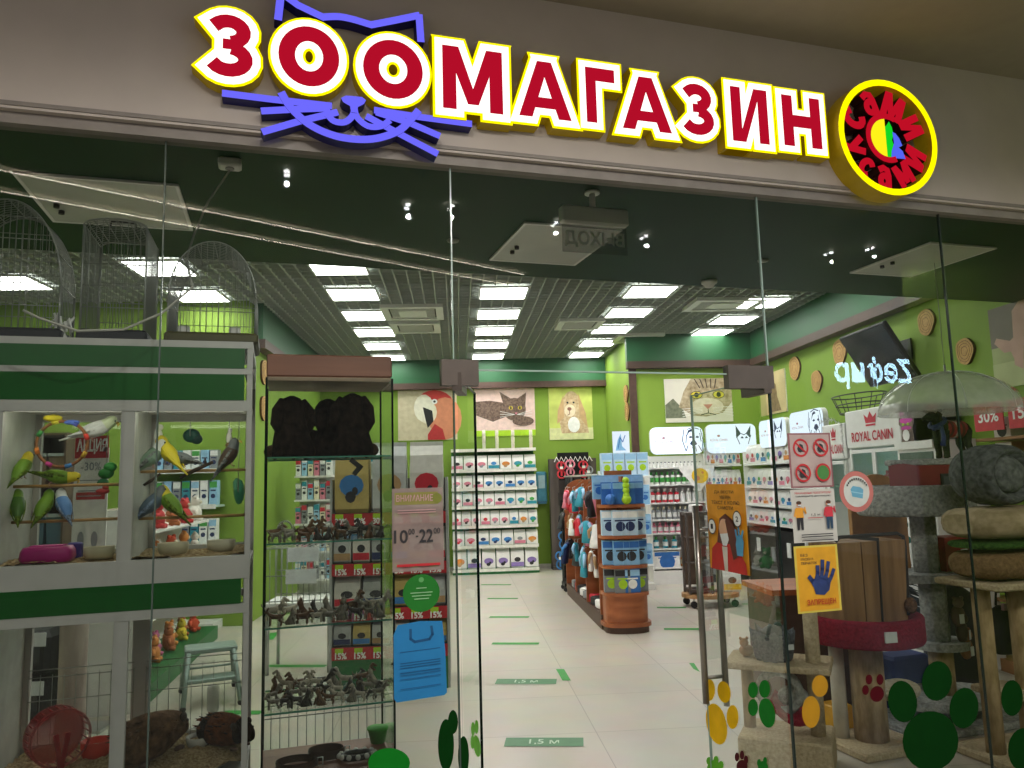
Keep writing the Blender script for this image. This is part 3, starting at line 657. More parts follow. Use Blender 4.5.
hang_toy('teal frilled toy hanging in the middle of the right bay', 190, 436, [('frill', (0, .06, .005), (.035, .02, .03), '#1d5a50'), ('frill', (.02, .06, -.01), (.025, .02, .022), '#17463f')])
hang_toy('translucent green plastic toy hanging at the right edge of the bay', 238, 492, [('disc', (0, .1, .0), (.022, .01, .055), '#39a07a'), ('disc', (-.01, .1, .03), (.016, .01, .03), '#6cc09c')])
m = MB(); q = [on_cab(180, 478, .22)-on_cab(195, 470, .22), Vector(), on_cab(213, 462, .22)-on_cab(195, 470, .22)]
m.tube([(0+a.dot(ev), 0, a.z) for a in q], [.006, .008, .006], M('bark', '#3b2d24', .9, var=.4, scale=50), 8); m.tube([(.04, 0, .02), (.035, .01, .05)], [.006, .003], M('bark', '#3b2d24'), 6)
m.build('branch', None, None, on_cab(195, 470, .22), AL, label='dark bare branch fixed across the right bird bay', cat='branch')
m = MB(); p0 = on_cab(152, 480, .2); m.tube([(-.03, 0, -.02), (.0, 0, .0), (.03, 0, .025)], [.005, .007, .004], M('bark', '#3b2d24'), 7)
m.build('branch', None, None, p0, AL, label='short broken branch at the left of the right bird bay', cat='branch')
# ---- bowls and baths on the litter
def bowl(name, label, c, u, v, y, r, h, zf, sy=1.0, rim=None, cat='bowl'):
    p = on_cab(u, v, y); p.z = zf; m = MB()
    m.lathe([(r*.8, 0), (r*.95, h*.35), (r, h), (r*.93, h), (r*.86, h*.4), (r*.1, h*.3)], (0, 0, 0), c, 24, sy=sy)
    t = thing(name, label, cat, p, AL); m.build('bowl_shell', None, t)
    f = MB(); f.lathe([(r*.88, h*.55), (r*.4, h*.72), (.001, h*.75)], (0, 0, 0), saw, 20, sy=sy); f.build('feed', None, t); return t
zf = z_wb+.004
bowl('feeding_bowl', 'cream oval feeding bowl beside the cabinet mullion in the left bay', col('#d8d2b4'), 99, 556, .12, .055, .045, zf, .7)
bowl('feeding_bowl', 'cream bowl at the left of the right bird bay', col('#cfc8ac'), 173, 556, .16, .058, .045, zf, .7)
bowl('feeding_bowl', 'cream bowl at the right of the right bird bay', col('#cdc7b0'), 221, 553, .2, .055, .045, zf, .7)
t = thing('bird_bath', 'bright pink plastic bird bath on the litter of the left bay', 'bird bath', SF(S0+inbay(48, 558, .1)[0], NC+.1, zf), AL)
m = MB(); pk = col('#c4218a', rough=.35); m.loft([[(x*sx, y*sx, z) for x, y in ((-.085, -.04), (-.07, -.055), (.07, -.055), (.085, -.04), (.085, .04), (.07, .055), (-.07, .055), (-.085, .04))] for sx, z in ((.92, 0), (1, .015), (.96, .04), (.86, .055))], pk); m.build('tub', None, t)
MB().box((0, 0, .057), (.11, .06, .006), col('#e04aa8')).build('lid', None, t)
MB().box((0, 0, .03), (.05, .04, .06), col('#4a3f9a'), 0, .006).build('food_box', None, None, SF(S0+inbay(75, 551, .2)[0], NC+.2, zf), AL, label='small purple box behind the pink bird bath', cat='box')
# ---- guinea pigs and their things below
def guinea(label, fur, fur2, u, v, y, ang, sc):
    p = on_cab(u, v, y); p.z = z_lb+.022; t = thing('guinea_pig', label, 'guinea pig', p, AL+ang); t.scale = (sc,)*3
    n = 16; rings = []
    for x, z, ry, rz_ in ((-.13, .05, .01, .01), (-.122, .052, .035, .035), (-.095, .058, .056, .054), (-.05, .064, .066, .062), (.0, .064, .065, .062), (.04, .064, .055, .055), (.07, .066, .046, .047), (.1, .064, .038, .038), (.122, .056, .026, .026), (.134, .05, .012, .013)):
        rings.append([Vector((x, ry*math.cos(2*PI*j/n), max(.003, z+rz_*math.sin(2*PI*j/n)))) for j in range(n)])
    MB().loft(rings, None, True, True, [fur, fur, fur, fur2, fur2, fur2, fur, fur, fur]).build('body', None, t)
    for s in (-1, 1):
        MB().ball((.075, s*.042, .093), (.015, .008, .014), col('#3a2a24'), 8).build('ear', None, t); MB().ball((.105, s*.032, .075), .005, black, 8).build('eye', None, t)
        for x in (-.07, .07): MB().ball((x, s*.035, .008), (.02, .011, .008), col('#5b4036'), 8).build('foot', None, t)
    tf = MB()
    for i in range(90):
        a = random.uniform(0, PI); x = random.uniform(-.11, .06); r = .062*math.sqrt(max(.05, 1-((x+.02)/.13)**2)); q = Vector((x, r*math.cos(a), .064+r*.93*math.sin(a)))
        tf.tube([q, q+Vector((-.022, .006*math.cos(a), random.uniform(-.004, .008)))], [.0045, .0008], random.choice((fur, fur2)), 4)
    tf.build('fur_tufts', None, t)
fb = plush('fur_brown', '#44301f', '#86644a', 45); fk = plush('fur_black', '#15110f', '#3a2c24', 45); fr = plush('fur_rust', '#4a2a18', '#8a4f2c', 45)
guinea('shaggy dark brown guinea pig left of the white food bowl', fb, fb, 152, 752, .2, 1.0, 1.35)
guinea('black and rust guinea pig right of the white food bowl', fk, fr, 226, 748, .24, -.7, 1.0)
bowl('food_bowl', 'white food bowl between the two guinea pigs', col('#dedcd4'), 199, 745, .28, .05, .035, z_lb+.028)
bowl('food_bowl', 'orange-red plastic bowl in the lower left cage', col('#e0381c'), 96, 752, .3, .055, .065, z_lb+.02)
p = on_cab(57, 752, .24); R_ = .1; t = thing('running_wheel', 'red translucent plastic running wheel in the lower left cage', 'running wheel', SF(S0+inbay(57, 752, .24)[0], NC+.24, z_lb+.02), AL+.5)
red_t = M('red_translucent', '#c01f2a', .3, var=.05, alpha=.55); red_p = col('#a01a22', rough=.35)
m = MB(); k_ = 40; 
for rA, yA in ((R_, -.04), (R_, .04)):
    m.tube([(rA*math.cos(2*PI*i/k_), yA, R_+.01+rA*math.sin(2*PI*i/k_)) for i in range(k_)], .005, red_t, 6, closed=True)
for i in range(24):
    a = 2*PI*i/24; m.cyl((R_*math.cos(a), -.04, R_+.01+R_*math.sin(a)), (R_*math.cos(a), .04, R_+.01+R_*math.sin(a)), .003, red_t, 5)
m.build('wheel_rim', None, t)
m = MB(); m.cyl((0, .035, R_+.01), (0, .04, R_+.01), R_*.97, red_t, 32); m.build('wheel_disc', None, t)
for s in (-1, 1): MB().bx(-.008, .008, -.055, -.047, 0, R_+.03, red_p).build('stand', None, t).rotation_euler = (0, s*.16, 0)
p = on_cab(213, 700, .47); t = thing('water_bottle', 'clear water bottle hung on the wire over the right guinea pig', 'water bottle', p, AL)
m = MB(); m.lathe([(.012, -.055), (.024, -.04), (.025, .05), (.02, .06), (.001, .062)], (0, 0, 0), M('clear_bottle', '#e8ede8', .1, alpha=.6, var=0), 16); m.build('bottle_body', None, t)
m = MB(); m.lathe([(.016, -.08), (.017, -.055), (.012, -.052)], (0, 0, 0), col('#3a3a3c'), 14); m.build('cap', None, t)
m = MB(); m.tube([(0, 0, -.08), (.0, -.01, -.1), (-.012, -.02, -.125)], .005, steel, 8); m.build('spout', None, t)
# ---- wire cages on the cabinet roof
def cage(label, s_c, n_c, w, d, hs, ha, base_c, sp=.022, base_h=.045, handle=False, wr=.0016):
    t = thing('wire_cage', label, 'bird cage', SF(s_c, n_c, z_top), AL, 'empty wire cages on the bird cabinet')
    b = MB(); b.bx(-w/2-.012, w/2+.012, -d/2-.01, d/2+.01, 0, base_h, base_c, .012); b.build('tray', None, t)
    def prof(x): return hs+ha*math.sqrt(max(0, 1-(2*x/w)**2)) if ha > 0 else hs
    m = MB(); n = max(3, int(w/sp)); xs = [-w/2+w*i/n for i in range(n+1)]
    for y in (-d/2, d/2):
        for x in xs: m.cyl((x, y, base_h), (x, y, max(base_h+.01, prof(x))), wr, wire, 4)
        for z in [base_h+i*.085 for i in range(1, int((hs+ha)/.085))]:
            hw = w/2 if z < hs or ha == 0 else w/2*math.sqrt(max(0, 1-((z-hs)/ha)**2)); m.cyl((-hw, y, z), (hw, y, z), wr*1.25, wire, 4)
        m.tube([(w/2*math.sin(a*PI/24-PI/2), y, hs+ha*math.cos(a*PI/24-PI/2)) for a in range(25)], wr*2.2, wire, 5)
    k = int(d/sp)
    for j in range(1, k):
        y = -d/2+d*j/k; arc = [(w/2*math.sin(a*PI/12-PI/2), y, hs+ha*math.cos(a*PI/12-PI/2)) for a in range(13)] if ha > 0 else [(-w/2, y, hs), (w/2, y, hs)]
        m.tube([(-w/2, y, base_h)]+arc+[(w/2, y, base_h)], wr, wire, 4)
    for i in range(0, 9):
        a = i*PI/8-PI/2; x, z = w/2*math.sin(a), hs+ha*math.cos(a); m.cyl((x, -d/2, z), (x, d/2, z), wr*1.3, wire, 4)
    m.build('wire_body', None, t)
    f = MB()
    for x in (-w/2, w/2):
        for y in (-d/2, d/2): f.cyl((x, y, base_h), (x, y, hs), .004, wire, 6)
    f.build('corner_post', None, t)
    if handle:
        h = MB(); h.tube([(-.05, 0, hs+ha), (-.045, 0, hs+ha+.035), (.045, 0, hs+ha+.035), (.05, 0, hs+ha)], .005, black, 6); h.build('handle', None, t)
    return t
def czs(u0, u1, vt, n):                             # centre, width and height of a cage from its picture
    a, _ = sfh(u0, 320, n); b, _ = sfh(u1, 320, n); _, zt = sfh((u0+u1)/2, vt, n); return (a+b)/2, b-a, zt-z_top
dkt = col('#1b2026'); c_, w_, h_ = czs(164, 258, 240, .33)
cage('dome-topped wire cage with olive tray at the right end of the cabinet', c_, .33+.17, w_-.02, .3, h_*.45, h_*.55, col('#4d4a22'))
c_, w_, h_ = czs(84, 156, 222, .45); cage('flat-topped wire cage with a black handle on the cabinet', c_-.01, .5, w_*.86, .3, h_*.9, .03, dkt, handle=True)
c_, w_, h_ = czs(-62, 66, 196, .33); cage('large arched wire cage at the left end of the cabinet', c_-.015, .33+.14, w_*.92, .22, h_*.4, h_*.6, dkt)
for k, (u, v) in enumerate(((184, 326), (235, 326))):
    x, z = inbay(u, v, .16); m = MB(); m.bx(-.022, .022, -.012, .012, -.02, .02, white, .004); m.build('feeder_cup', None, None, SF(S0+x, NC+.16, z_top+.068), AL, label='small white feeder cup in the dome cage, %s' % ('left one' if k == 0 else 'right one'), cat='feeder', group='white feeder cups')
t = thing('ribbon_bow', 'white ribbon bow stuck between the two left cages', 'bow', on_cab(62, 322, .1), AL); t.location.z = z_top
m = MB()
for i in range(12): a = random.uniform(0, 2*PI); m.tube([(0, 0, .05), (.03*math.cos(a), .02*math.sin(a), .06+.03*random.random()), (.045*math.cos(a), .02*math.sin(a), .02+.1*random.random())], [.006, .008, .004], white, 5)
m.lathe([(.02, 0), (.022, .012), (.008, .05)], (0, 0, 0), white, 10); m.build('loops', None, t)
# cable from the soffit device sagging behind the cages
p = hz(230, 160, 3.2); t = thing('soffit_socket', 'white ceiling box on the dark soffit with a cable hanging to the left', 'socket', p, AL)
MB().box((0, 0, -.02), (.1, .08, .04), white, 0, .008).build('housing', None, t); MB().cyl((0, 0, -.045), (0, 0, -.04), .02, col('#9a9a98')).build('outlet', None, t)
pts = [p+Vector((0, 0, -.05))]+[SF(*[(lambda q: q[0])(sfh(u, v, n_))], n_, sfh(u, v, n_)[1]) for u, v, n_ in ((212, 205, .85), (196, 238, .8), (186, 262, .75), (160, 288, .25), (125, 315, .2), (85, 333, .18), (40, 336, .18), (5, 325, .2), (-10, 318, .2))]
m = MB(); m.tube([Vector(q)-p for q in pts], .0045, col('#b9b7ae'), 6); m.build('cable', None, t)
# ============================================================ THE NARROW GLASS DISPLAY CASE
ND = .34; SC_ = (sfh(265, 500, ND)[0]+sfh(393, 500, ND)[0])/2; WD = sfh(393, 500, ND)[0]-sfh(265, 500, ND)[0]; DD = .38
brownw = streaks('brown_wood', '#95604a', '#7a4a38', 0, 5, .45); case = thing('display_case', 'narrow glass display case with a brown wooden top beside the bird cabinet', 'display case', SF(SC_, ND, 0), AL)
hw = WD/2; zt0 = sfh(330, 378, ND)[1]; zt1 = sfh(330, 355, ND)[1]; zbase = .6
MB().bx(-hw, hw, 0, DD, zt0+.004, zt1, brownw, .006).build('top_box', None, case)
MB().bx(-hw+.005, hw-.005, .005, DD-.005, zt0-.012, zt0+.004, col('#a38a74')).build('underside', None, case)
MB().bx(-hw, hw, 0, DD, .0, zbase, brownw, .004).build('base_box', None, case)
e_ = MB()
for x in (-hw, hw):
    for y in (0, DD): e_.bx(x-.004, x+.004, y-.004, y+.004, zbase, zt0, edge)
e_.build('glass_corner', None, case)
for nm_, vs in (('front_pane', [(-hw, 0), (hw, 0)]), ('rear_pane', [(-hw, DD), (hw, DD)]), ('side_pane', [(-hw, 0), (-hw, DD)]), ('side_pane', [(hw, 0), (hw, DD)])):
    (xa, ya), (xb, yb) = vs; MB().add([(xa, ya, zbase), (xb, yb, zbase), (xb, yb, zt0), (xa, ya, zt0)], [(0, 1, 2, 3)], cgl).build(nm_, None, case)
shelf_g = glass('shelf_glass', (.85, .93, .89), .8, .03); sh_edge = M('shelf_edge_green', '#4f8f7c', .15, var=.1, em=.03)
shz = [sfh(330, v, ND)[1] for v in (456, 541, 624, 708)]
for z in shz:
    m = MB(); m.add([(-hw+.006, .01, z), (hw-.006, .01, z), (hw-.006, DD-.01, z), (-hw+.006, DD-.01, z)], [(0, 1, 2, 3)], shelf_g); m.bx(-hw+.006, hw-.006, .006, .012, z-.006, z, sh_edge); m.bx(-hw+.006, hw-.006, DD-.012, DD-.008, z-.006, z, sh_edge)
    m.build('glass_shelf', None, case)
def in_case(u, v, y): a, z = sfh(u, v, ND+y); return SF(a, ND+y, z)
# two dark furry dogs on the top shelf
fdk = plush('fur_dark', '#0a0807', '#2e231d', 40, 1.0); ftan = plush('fur_tan', '#2c2019', '#4c3a2c', 40)
def plush_dog(label, u, y, ang, sc):
    p = in_case(u, 450, y); p.z = shz[0]+.001; t = thing('plush_dog', label, 'plush toy', p, AL+ang); t.scale = (sc,)*3; n = 16
    prof = [(-.0, .0, .085, .07), (-.005, .03, .09, .078), (-.0, .08, .075, .07), (.0, .13, .058, .056), (.008, .17, .05, .05), (.016, .2, .055, .055), (.02, .225, .052, .054), (.018, .25, .036, .038), (.016, .262, .01, .01)]
    MB().loft([[Vector((x+rx*math.cos(2*PI*j/n), ry*math.sin(2*PI*j/n), z)) for j in range(n)] for x, z, ry, rx in prof], fdk).build('body', None, t)
    MB().tube([(.05, 0, .205), (.085, 0, .195), (.1, 0, .192)], [.032, .025, .016], ftan, 10).build('muzzle', None, t); MB().ball((.112, 0, .197), .009, black, 8).build('nose', None, t)
    for s in (-1, 1):
        MB().tube([(.01, s*.045, .245), (.0, s*.066, .2), (.0, s*.07, .14), (.0, s*.064, .1)], [.012, .024, .026, .008], fdk, 8).build('ear', None, t)
        MB().tube([(.05, s*.035, .12), (.075, s*.04, .05), (.085, s*.042, .012), (.11, s*.042, .01)], [.026, .024, .02, .015], fdk, 8).build('front_leg', None, t)
        MB().ball((.06, s*.07, .028), (.055, .03, .028), ftan, 10).build('hind_leg', None, t); MB().ball((.062, s*.024, .222), .006, black, 6).build('eye', None, t)
plush_dog('dark furry plush dog at the left of the top glass shelf', 293, .16, 1.9, 1.0)
plush_dog('dark furry plush dog in the middle of the top glass shelf', 331, .275, 2.4, 1.0)
plush_dog('largest dark furry plush dog at the right of the top glass shelf', 352, .12, 1.3, 1.03)
# figurines: three little animals, copied
figm = [M('pewter', '#8f887c', .45, metal=.35, var=.35, scale=60), M('bronze_fig', '#6b4c34', .45, metal=.3, var=.4, scale=60), M('pale_fig', '#cdc4b2', .5, var=.25, scale=60), M('dark_fig', '#35312d', .45, var=.4, scale=60)]
def fig_dog(mat):
    m = MB(); n = 8
    m.loft([[Vector((x, ry*math.cos(2*PI*j/n), z+ry*math.sin(2*PI*j/n))) for j in range(n)] for x, z, ry in ((-.03, .033, .003), (-.026, .034, .009), (-.01, .033, .0095), (.012, .035, .011), (.022, .043, .008), (.03, .053, .0085), (.038, .052, .006), (.046, .049, .003))], mat)
    for s in (-1, 1):
        m.tube([(.016, s*.006, .034), (.017, s*.007, .015), (.018, s*.007, 0)], [.005, .0035, .0035], mat, 6); m.tube([(-.022, s*.006, .034), (-.018, s*.007, .02), (-.026, s*.007, .012), (-.024, s*.007, 0)], [.006, .0045, .003, .0035], mat, 6)
        m.tube([(.028, s*.005, .058), (.025, s*.007, .068)], [.004, .001], mat, 5)
    m.tube([(-.028, 0, .036), (-.042, 0, .044), (-.046, 0, .056)], [.003, .0025, .001], mat, 5); return m
def fig_cat(mat):
    m = MB(); n = 8
    m.loft([[Vector((x+rx*math.cos(2*PI*j/n), ry*math.sin(2*PI*j/n), z)) for j in range(n)] for x, z, ry, rx in ((-.004, 0, .014, .02), (-.005, .012, .015, .02), (0, .028, .011, .013), (.005, .04, .008, .009), (.008, .047, .0105, .0105), (.009, .056, .0095, .01), (.008, .062, .003, .003))], mat)
    for s in (-1, 1): m.tube([(.012, s*.006, .03), (.017, s*.007, .01), (.022, s*.007, .002)], [.005, .004, .004], mat, 6); m.tube([(.006, s*.006, .058), (.006, s*.009, .07)], [.004, .001], mat, 5)
    m.tube([(-.022, 0, .006), (-.036, .01, .008), (-.03, .022, .014)], [.004, .0035, .002], mat, 5); return m
def fig_horse(mat):
    m = fig_dog(mat); m.tube([(.018, 0, .04), (.03, 0, .06), (.034, 0, .074)], [.009, .007, .006], mat, 7); m.tube([(.032, 0, .073), (.05, 0, .062)], [.0065, .004], mat, 7); return m
FIG = {}
KN = ['dog', 'cat', 'horse']; MN = ['pewter grey', 'bronze brown', 'pale cream', 'dark']
def figurine(kind, mi_, loc, rz, sc, label, group):
    nm_ = ('dog', 'cat', 'horse')[kind]+'_figurine'; k = (kind, mi_)
    if k not in FIG:
        FIG[k] = (fig_dog, fig_cat, fig_horse)[kind](figm[mi_]).build(nm_); o = FIG[k]
    else: o = FIG[k].copy(); C.objects.link(o)
    o.location = loc; o.rotation_euler = (0, 0, rz); o.scale = (sc,)*3; tag(o, label, 'figurine', group)
for sh, (z, rowsn, nn_, sc) in enumerate(((shz[1], 2, 9, .8), (shz[2], 2, 9, .95), (shz[3], 3, 11, .9))):
    for r in range(rowsn):
        for i in range(nn_):
            k = random.randrange(3); mi_ = random.choice((0, 1, 2, 3) if sh else (1, 1, 0, 3)); x = -hw+.045+(WD-.09)*i/(nn_-1)+random.uniform(-.008, .008); y = .06+.12*r+random.uniform(-.01, .01)
            figurine(k, mi_, SF(SC_+x, ND+y, z+.001), AL+random.choice((0, PI))+random.uniform(-.6, .6), sc*random.uniform(.9, 1.1)*(1.25 if r == rowsn-1 else 1),
                     'small %s %s figurine, %s from left, %s row of %s glass shelf' % (MN[mi_].split()[0], KN[k], ORD[i], ('front', 'second', 'back')[r], ('second', 'third', 'fourth')[sh]), 'animal figurines on the glass shelves')
# chain collars heaped on the second shelf, a black bracket hanging under the top shelf
for i, (u, r, h) in enumerate(((285, .03, .07), (312, .035, .09), (330, .025, .06))):
    p = in_case(u, 535, .25); p.z = shz[1]; m = MB()
    for j in range(26):
        a = 2*PI*j/26; c0 = Vector((r*math.cos(a), .012*math.sin(a)+.02*math.sin(3*a)*.3, h*.5+h*.5*math.sin(a)+.004)); m.ball(c0, (.0045, .0045, .0045), steel, 6)
    m.build('chain_collar', None, None, p, AL+.3*i, label='silver chain collar standing behind the figurines, %s from left' % ORD[i], cat='collar', group='silver chain collars')
p = in_case(357, 463, .02); t = thing('black_clip', 'black angular clip hanging from the top glass shelf', 'clip', p, AL); m = MB(); m.box((0, 0, -.005), (.06, .008, .02), black); m.box((.02, 0, -.02), (.02, .008, .05), black); m.build('clip_body', None, t); t.rotation_euler = (0, .7, AL)
# leather collars, buckle strap and green pouch on the case floor
leather = M('leather', '#3a2417', .45, var=.25, scale=40)
def belt(label, u, y, r, wd, turns=2):
    p = in_case(u, 760, y); p.z = zbase; t = thing('leather_collar', label, 'collar', p, AL); m = MB(); k = 26*turns; vs = []
    for i in range(k+1):
        a = 2*PI*i/26; q = r*(1+.06*i/26); 
        for z in (.002, wd): vs.append((q*math.cos(a)*1.3, q*math.sin(a), z))
    m.add(vs, [(2*i, 2*i+2, 2*i+3, 2*i+1) for i in range(k)], leather, True); m.build('strap', None, t)
    b_ = MB(); b_.tube([(r*1.5, -.01, .0), (r*1.5+.02, -.01, .0), (r*1.5+.02, -.01, wd), (r*1.5, -.01, wd)], .003, steel, 5, closed=True); b_.build('buckle', None, t)
belt('coiled brown leather collar at the left on the case floor', 296, .12, .055, .03); belt('coiled dark leather collar in the middle of the case floor', 326, .2, .05, .035)
p = in_case(357, 755, .12); p.z = zbase; t = thing('studded_collar', 'white and black studded collar on the case floor', 'collar', p, AL)
m = MB(); m.tube([(.06*math.cos(a*PI/12), .035*math.sin(a*PI/12), .018) for a in range(24)], .012, black, 6, closed=True); m.build('strap', None, t)
m = MB()
for a in range(12): m.ball((.07*math.cos(a*PI/6), .045*math.sin(a*PI/6), .022), .011, white, 6)
m.build('stud', None, t)
t = thing('green_tub', 'bright green plastic tub at the right of the case floor', 'tub', in_case(378, 760, .3), AL); t.location.z = zbase
m = MB(); m.lathe([(.03, 0), (.042, .05), (.044, .055), (.04, .055), (.03, .01)], (0, 0, 0), col('#2f9a1f'), 20); m.build('tub_body', None, t); m = MB(); m.lathe([(.046, .055), (.046, .062), (.001, .066)], (0, 0, 0), col('#37b025'), 20); m.build('lid', None, t)
# ============================================================ THE SHOP FLOOR BEYOND
# ---- generic packages, all standing on z = 0 with the front at -y
def bag_mesh(w, d, h, cm, band, motif, style=0):
    m = MB(); mb = [(-w/2*k, -d/2*q, w/2*k, d/2*q) for k, q in ((.94, .8), (1, 1), (1, 1), (.98, .75), (1, .12), (1, .08))]; zs = (0, h*.06, h*.55, h*.8, h*.94, h)
    rings = []
    for (x0, y0, x1, y1), z in zip(mb, zs): rings.append([(x0, y0, z), (0, y0*1.12, z), (x1, y0, z), (x1, y1, z), (0, y1, z), (x0, y1, z)])
    m.loft(rings, cm, False)
    y = -d/2*1.13-.001; f = Flat((-w/2, y, h*.06), (1, 0, 0), ZV, w, h*.6, None, mb=m)
    if style == 0:                                  # white bag: pale coloured cloud, dark animal below
        f.ell(.5, .55, .36, .26, band, 12); f.ell(.47, .28, .16, .14, motif, 8); f.ell(.6, .42, .09, .1, motif, 8)
    elif style == 1: f.rect(.02, .05, .98, .4, band); f.ell(.5, .62, .24, .2, motif, 10)
    else: f.rect(.08, .1, .92, .9, band); f.ell(.5, .45, .28, .25, motif, 10)
    return m
def carton_mesh(w, d, h, cm, band, motif, hang=False):
    m = MB(); m.bx(-w/2, w/2, -d/2, d/2, 0, h, cm, .002); f = Flat((-w/2, -d/2-.0005, 0), (1, 0, 0), ZV, w, h, None, mb=m)
    f.rect(.02, .7, .98, .95, band); f.ell(.5, .36, .3, None, motif, 12); f.rect(.15, .56, .85, .62, motif); return m
def bottle_mesh(r, h, cm, capm, labm):
    m = MB(); m.lathe([(r*.9, 0), (r, h*.05), (r, h*.18), (r, h*.55), (r, h*.66), (r*.5, h*.74), (r*.45, h*.76), (r*.48, h*.76), (r*.48, h*.97), (r*.4, h)], (0, 0, 0), None, 10, mats=[cm, cm, labm, cm, cm, cm, capm, capm, capm]); return m
PM = {}
def pack(kind, args, name, label, cat, group, loc, rz=0, sc=None, par=None):
    k = (kind, name)+tuple(a.name if hasattr(a, 'name') else a for a in args)
    if k not in PM:
        o = {'bag': bag_mesh, 'box': carton_mesh, 'bottle': bottle_mesh}[kind](*args).build(name); PM[k] = o
    else: o = PM[k].copy(); C.objects.link(o)
    o.location = loc; o.rotation_euler = (0, 0, rz); tag(o, label, cat, group)
    return o
pw = col('#eceae8', var=.03); CO = {n_: col(h) for n_, h in dict(pink='#d77f95', violet='#8b74b8', teal='#2f93a8', blue='#3b7fc0', orange='#d98a3d', green='#4aa64a', red='#c8283a', grey='#8d9196', tan='#b89468', navy='#1d2f5e', lime='#a8d21f', dark='#2b2b30', sky='#9cc9ea', cream='#e9dfc4', yellow='#efc61e', white='#f1f1ef').items()}
def unit(name, label, cat, loc, rz, w, d, levels, board, back=None, side=None, top=None, thick=.025, lip=None, base=None, base_h=.1, posts=None):
    """a shelf unit: origin at the front left foot, x to the right, y to the rear"""
    t = thing(name, label, cat, loc, rz)
    for z in levels:
        m = MB(); m.bx(0, w, .0, d, z-thick, z, board)
        if lip is not None: m.bx(0, w, -.012, -.001, z-thick-.02, z+.012, lip)
        m.build('shelf_board', None, t)
    H = top or max(levels)
    if back is not None: MB().bx(0, w, d, d+.02, 0, H, back).build('back_panel', None, t)
    if side is not None:
        for x in (-.02, w): MB().bx(x, x+.02, 0, d+.02, 0, H, side).build('side_panel', None, t)
    if base is not None: MB().bx(0, w, -.01, d, 0, base_h, base).build('base', None, t)
    return t
def place(t, w, x, y, z):                           # unit coordinates -> world
    R = Matrix.Rotation(t.rotation_euler.z, 3, 'Z'); return Vector(t.location)+R @ Vector((x, y, z))
# ---- (1) white-bag rack at the rear wall
yR = 14.5; xa = hy(452, 520, yR).x; xb = hy(538, 520, yR).x; wR = xb-xa
lv = [hy(497, v, yR).z for v in (449, 469.5, 488, 506, 525.5, 545.5, 569)]
grn = M('shelf_green', '#1d6b35', .5, var=.08); pricew = col('#e2e0d8')
rack = unit('food_rack', 'green shelf rack of white pet food bags at the rear wall', 'shelf rack', (xa, yR, 0), 0, wR, .5, lv, grn, back=grn, lip=pricew, base=M('shelf_base_green', '#0f5c2b', .5), base_h=lv[-1]-.03, top=lv[0])
cols_ = [('pink', 'dark'), ('pink', 'grey'), ('teal', 'blue'), ('orange', 'tan'), ('teal', 'green'), ('pink', 'red'), ('violet', 'dark'), ('blue', 'navy')]
rowspec = [(7, .27, [0, 0, 1, 2, 3, 4, 4]), (8, .24, [1, 0, 0, 7, 7, 7, 7, 7]), (8, .27, [0, 0, 1, 1, 0, 2, 4, 4]), (9, .27, [5, 0, 0, 5, 1, 0, 2, 3, 4]), (7, .27, [5, 5, 7, 7, 7, 1, 3]), (6, .42, [3, 6, 6, 6, 6, 6])]
for r, (n_, h, cs_) in enumerate(rowspec):
    z = lv[r+1]; hh = min(h, (lv[r]-z)*.86)
    for i in range(n_):
        a, b_ = cols_[cs_[i]]; cw = wR/n_
        pack('bag', (cw*.92, .16, hh, pw, CO[a], CO[b_], 0 if (i+r) % 3 else 1), 'pet_food_bag', 'white bag marked %s, %s from left on %s shelf of rear green rack' % (a, ORD[i], ORD[r]), 'pet food bag', 'white bags on the rear green rack', place(rack, wR, cw*(i+.5), .12, z+.001))
# striped posts standing on top of it
stripe = col('#d8cfc0')
for i, u in enumerate((484, 497, 513, 531)):
    p = hy(u, 445, yR+.2); p.z = lv[0]+.001; t = thing('striped_post', 'white ringed scratching post on top of the rear rack, %s from left' % ORD[i], 'scratching post', p, 0, 'white ringed posts on the rear rack')
    H = hy(u, 430, yR+.2).z-lv[0]; m = MB(); m.lathe([(.03, 0), (.034, .01), (.03, .05), (.034, H*.3), (.028, H*.33), (.034, H*.36), (.034, H*.62), (.028, H*.65), (.034, H*.68), (.032, H)], (0, 0, 0), stripe, 12); m.build('post', None, t)
    m = MB(); m.box((0, 0, .006), (.16, .16, .012), CO['pink'] if i > 1 else CO['green']); m.build('foot', None, t)
# blue dispenser on the wall
p = hy(541.5, 487, YB-.06); t = thing('wall_dispenser', 'blue-grey dispenser box on the green rear wall', 'dispenser', (p.x, YB-.05, p.z), 0)
MB().box((0, 0, 0), (.2, .1, .6), col('#55a0b8'), 0, .03).build('housing', None, t); MB().box((0, -.052, .1), (.13, .01, .25), col('#b9dce2')).build('window', None, t); MB().box((0, -.04, -.3), (.16, .12, .05), col('#3d6f86')).build('drip_tray', None, t)
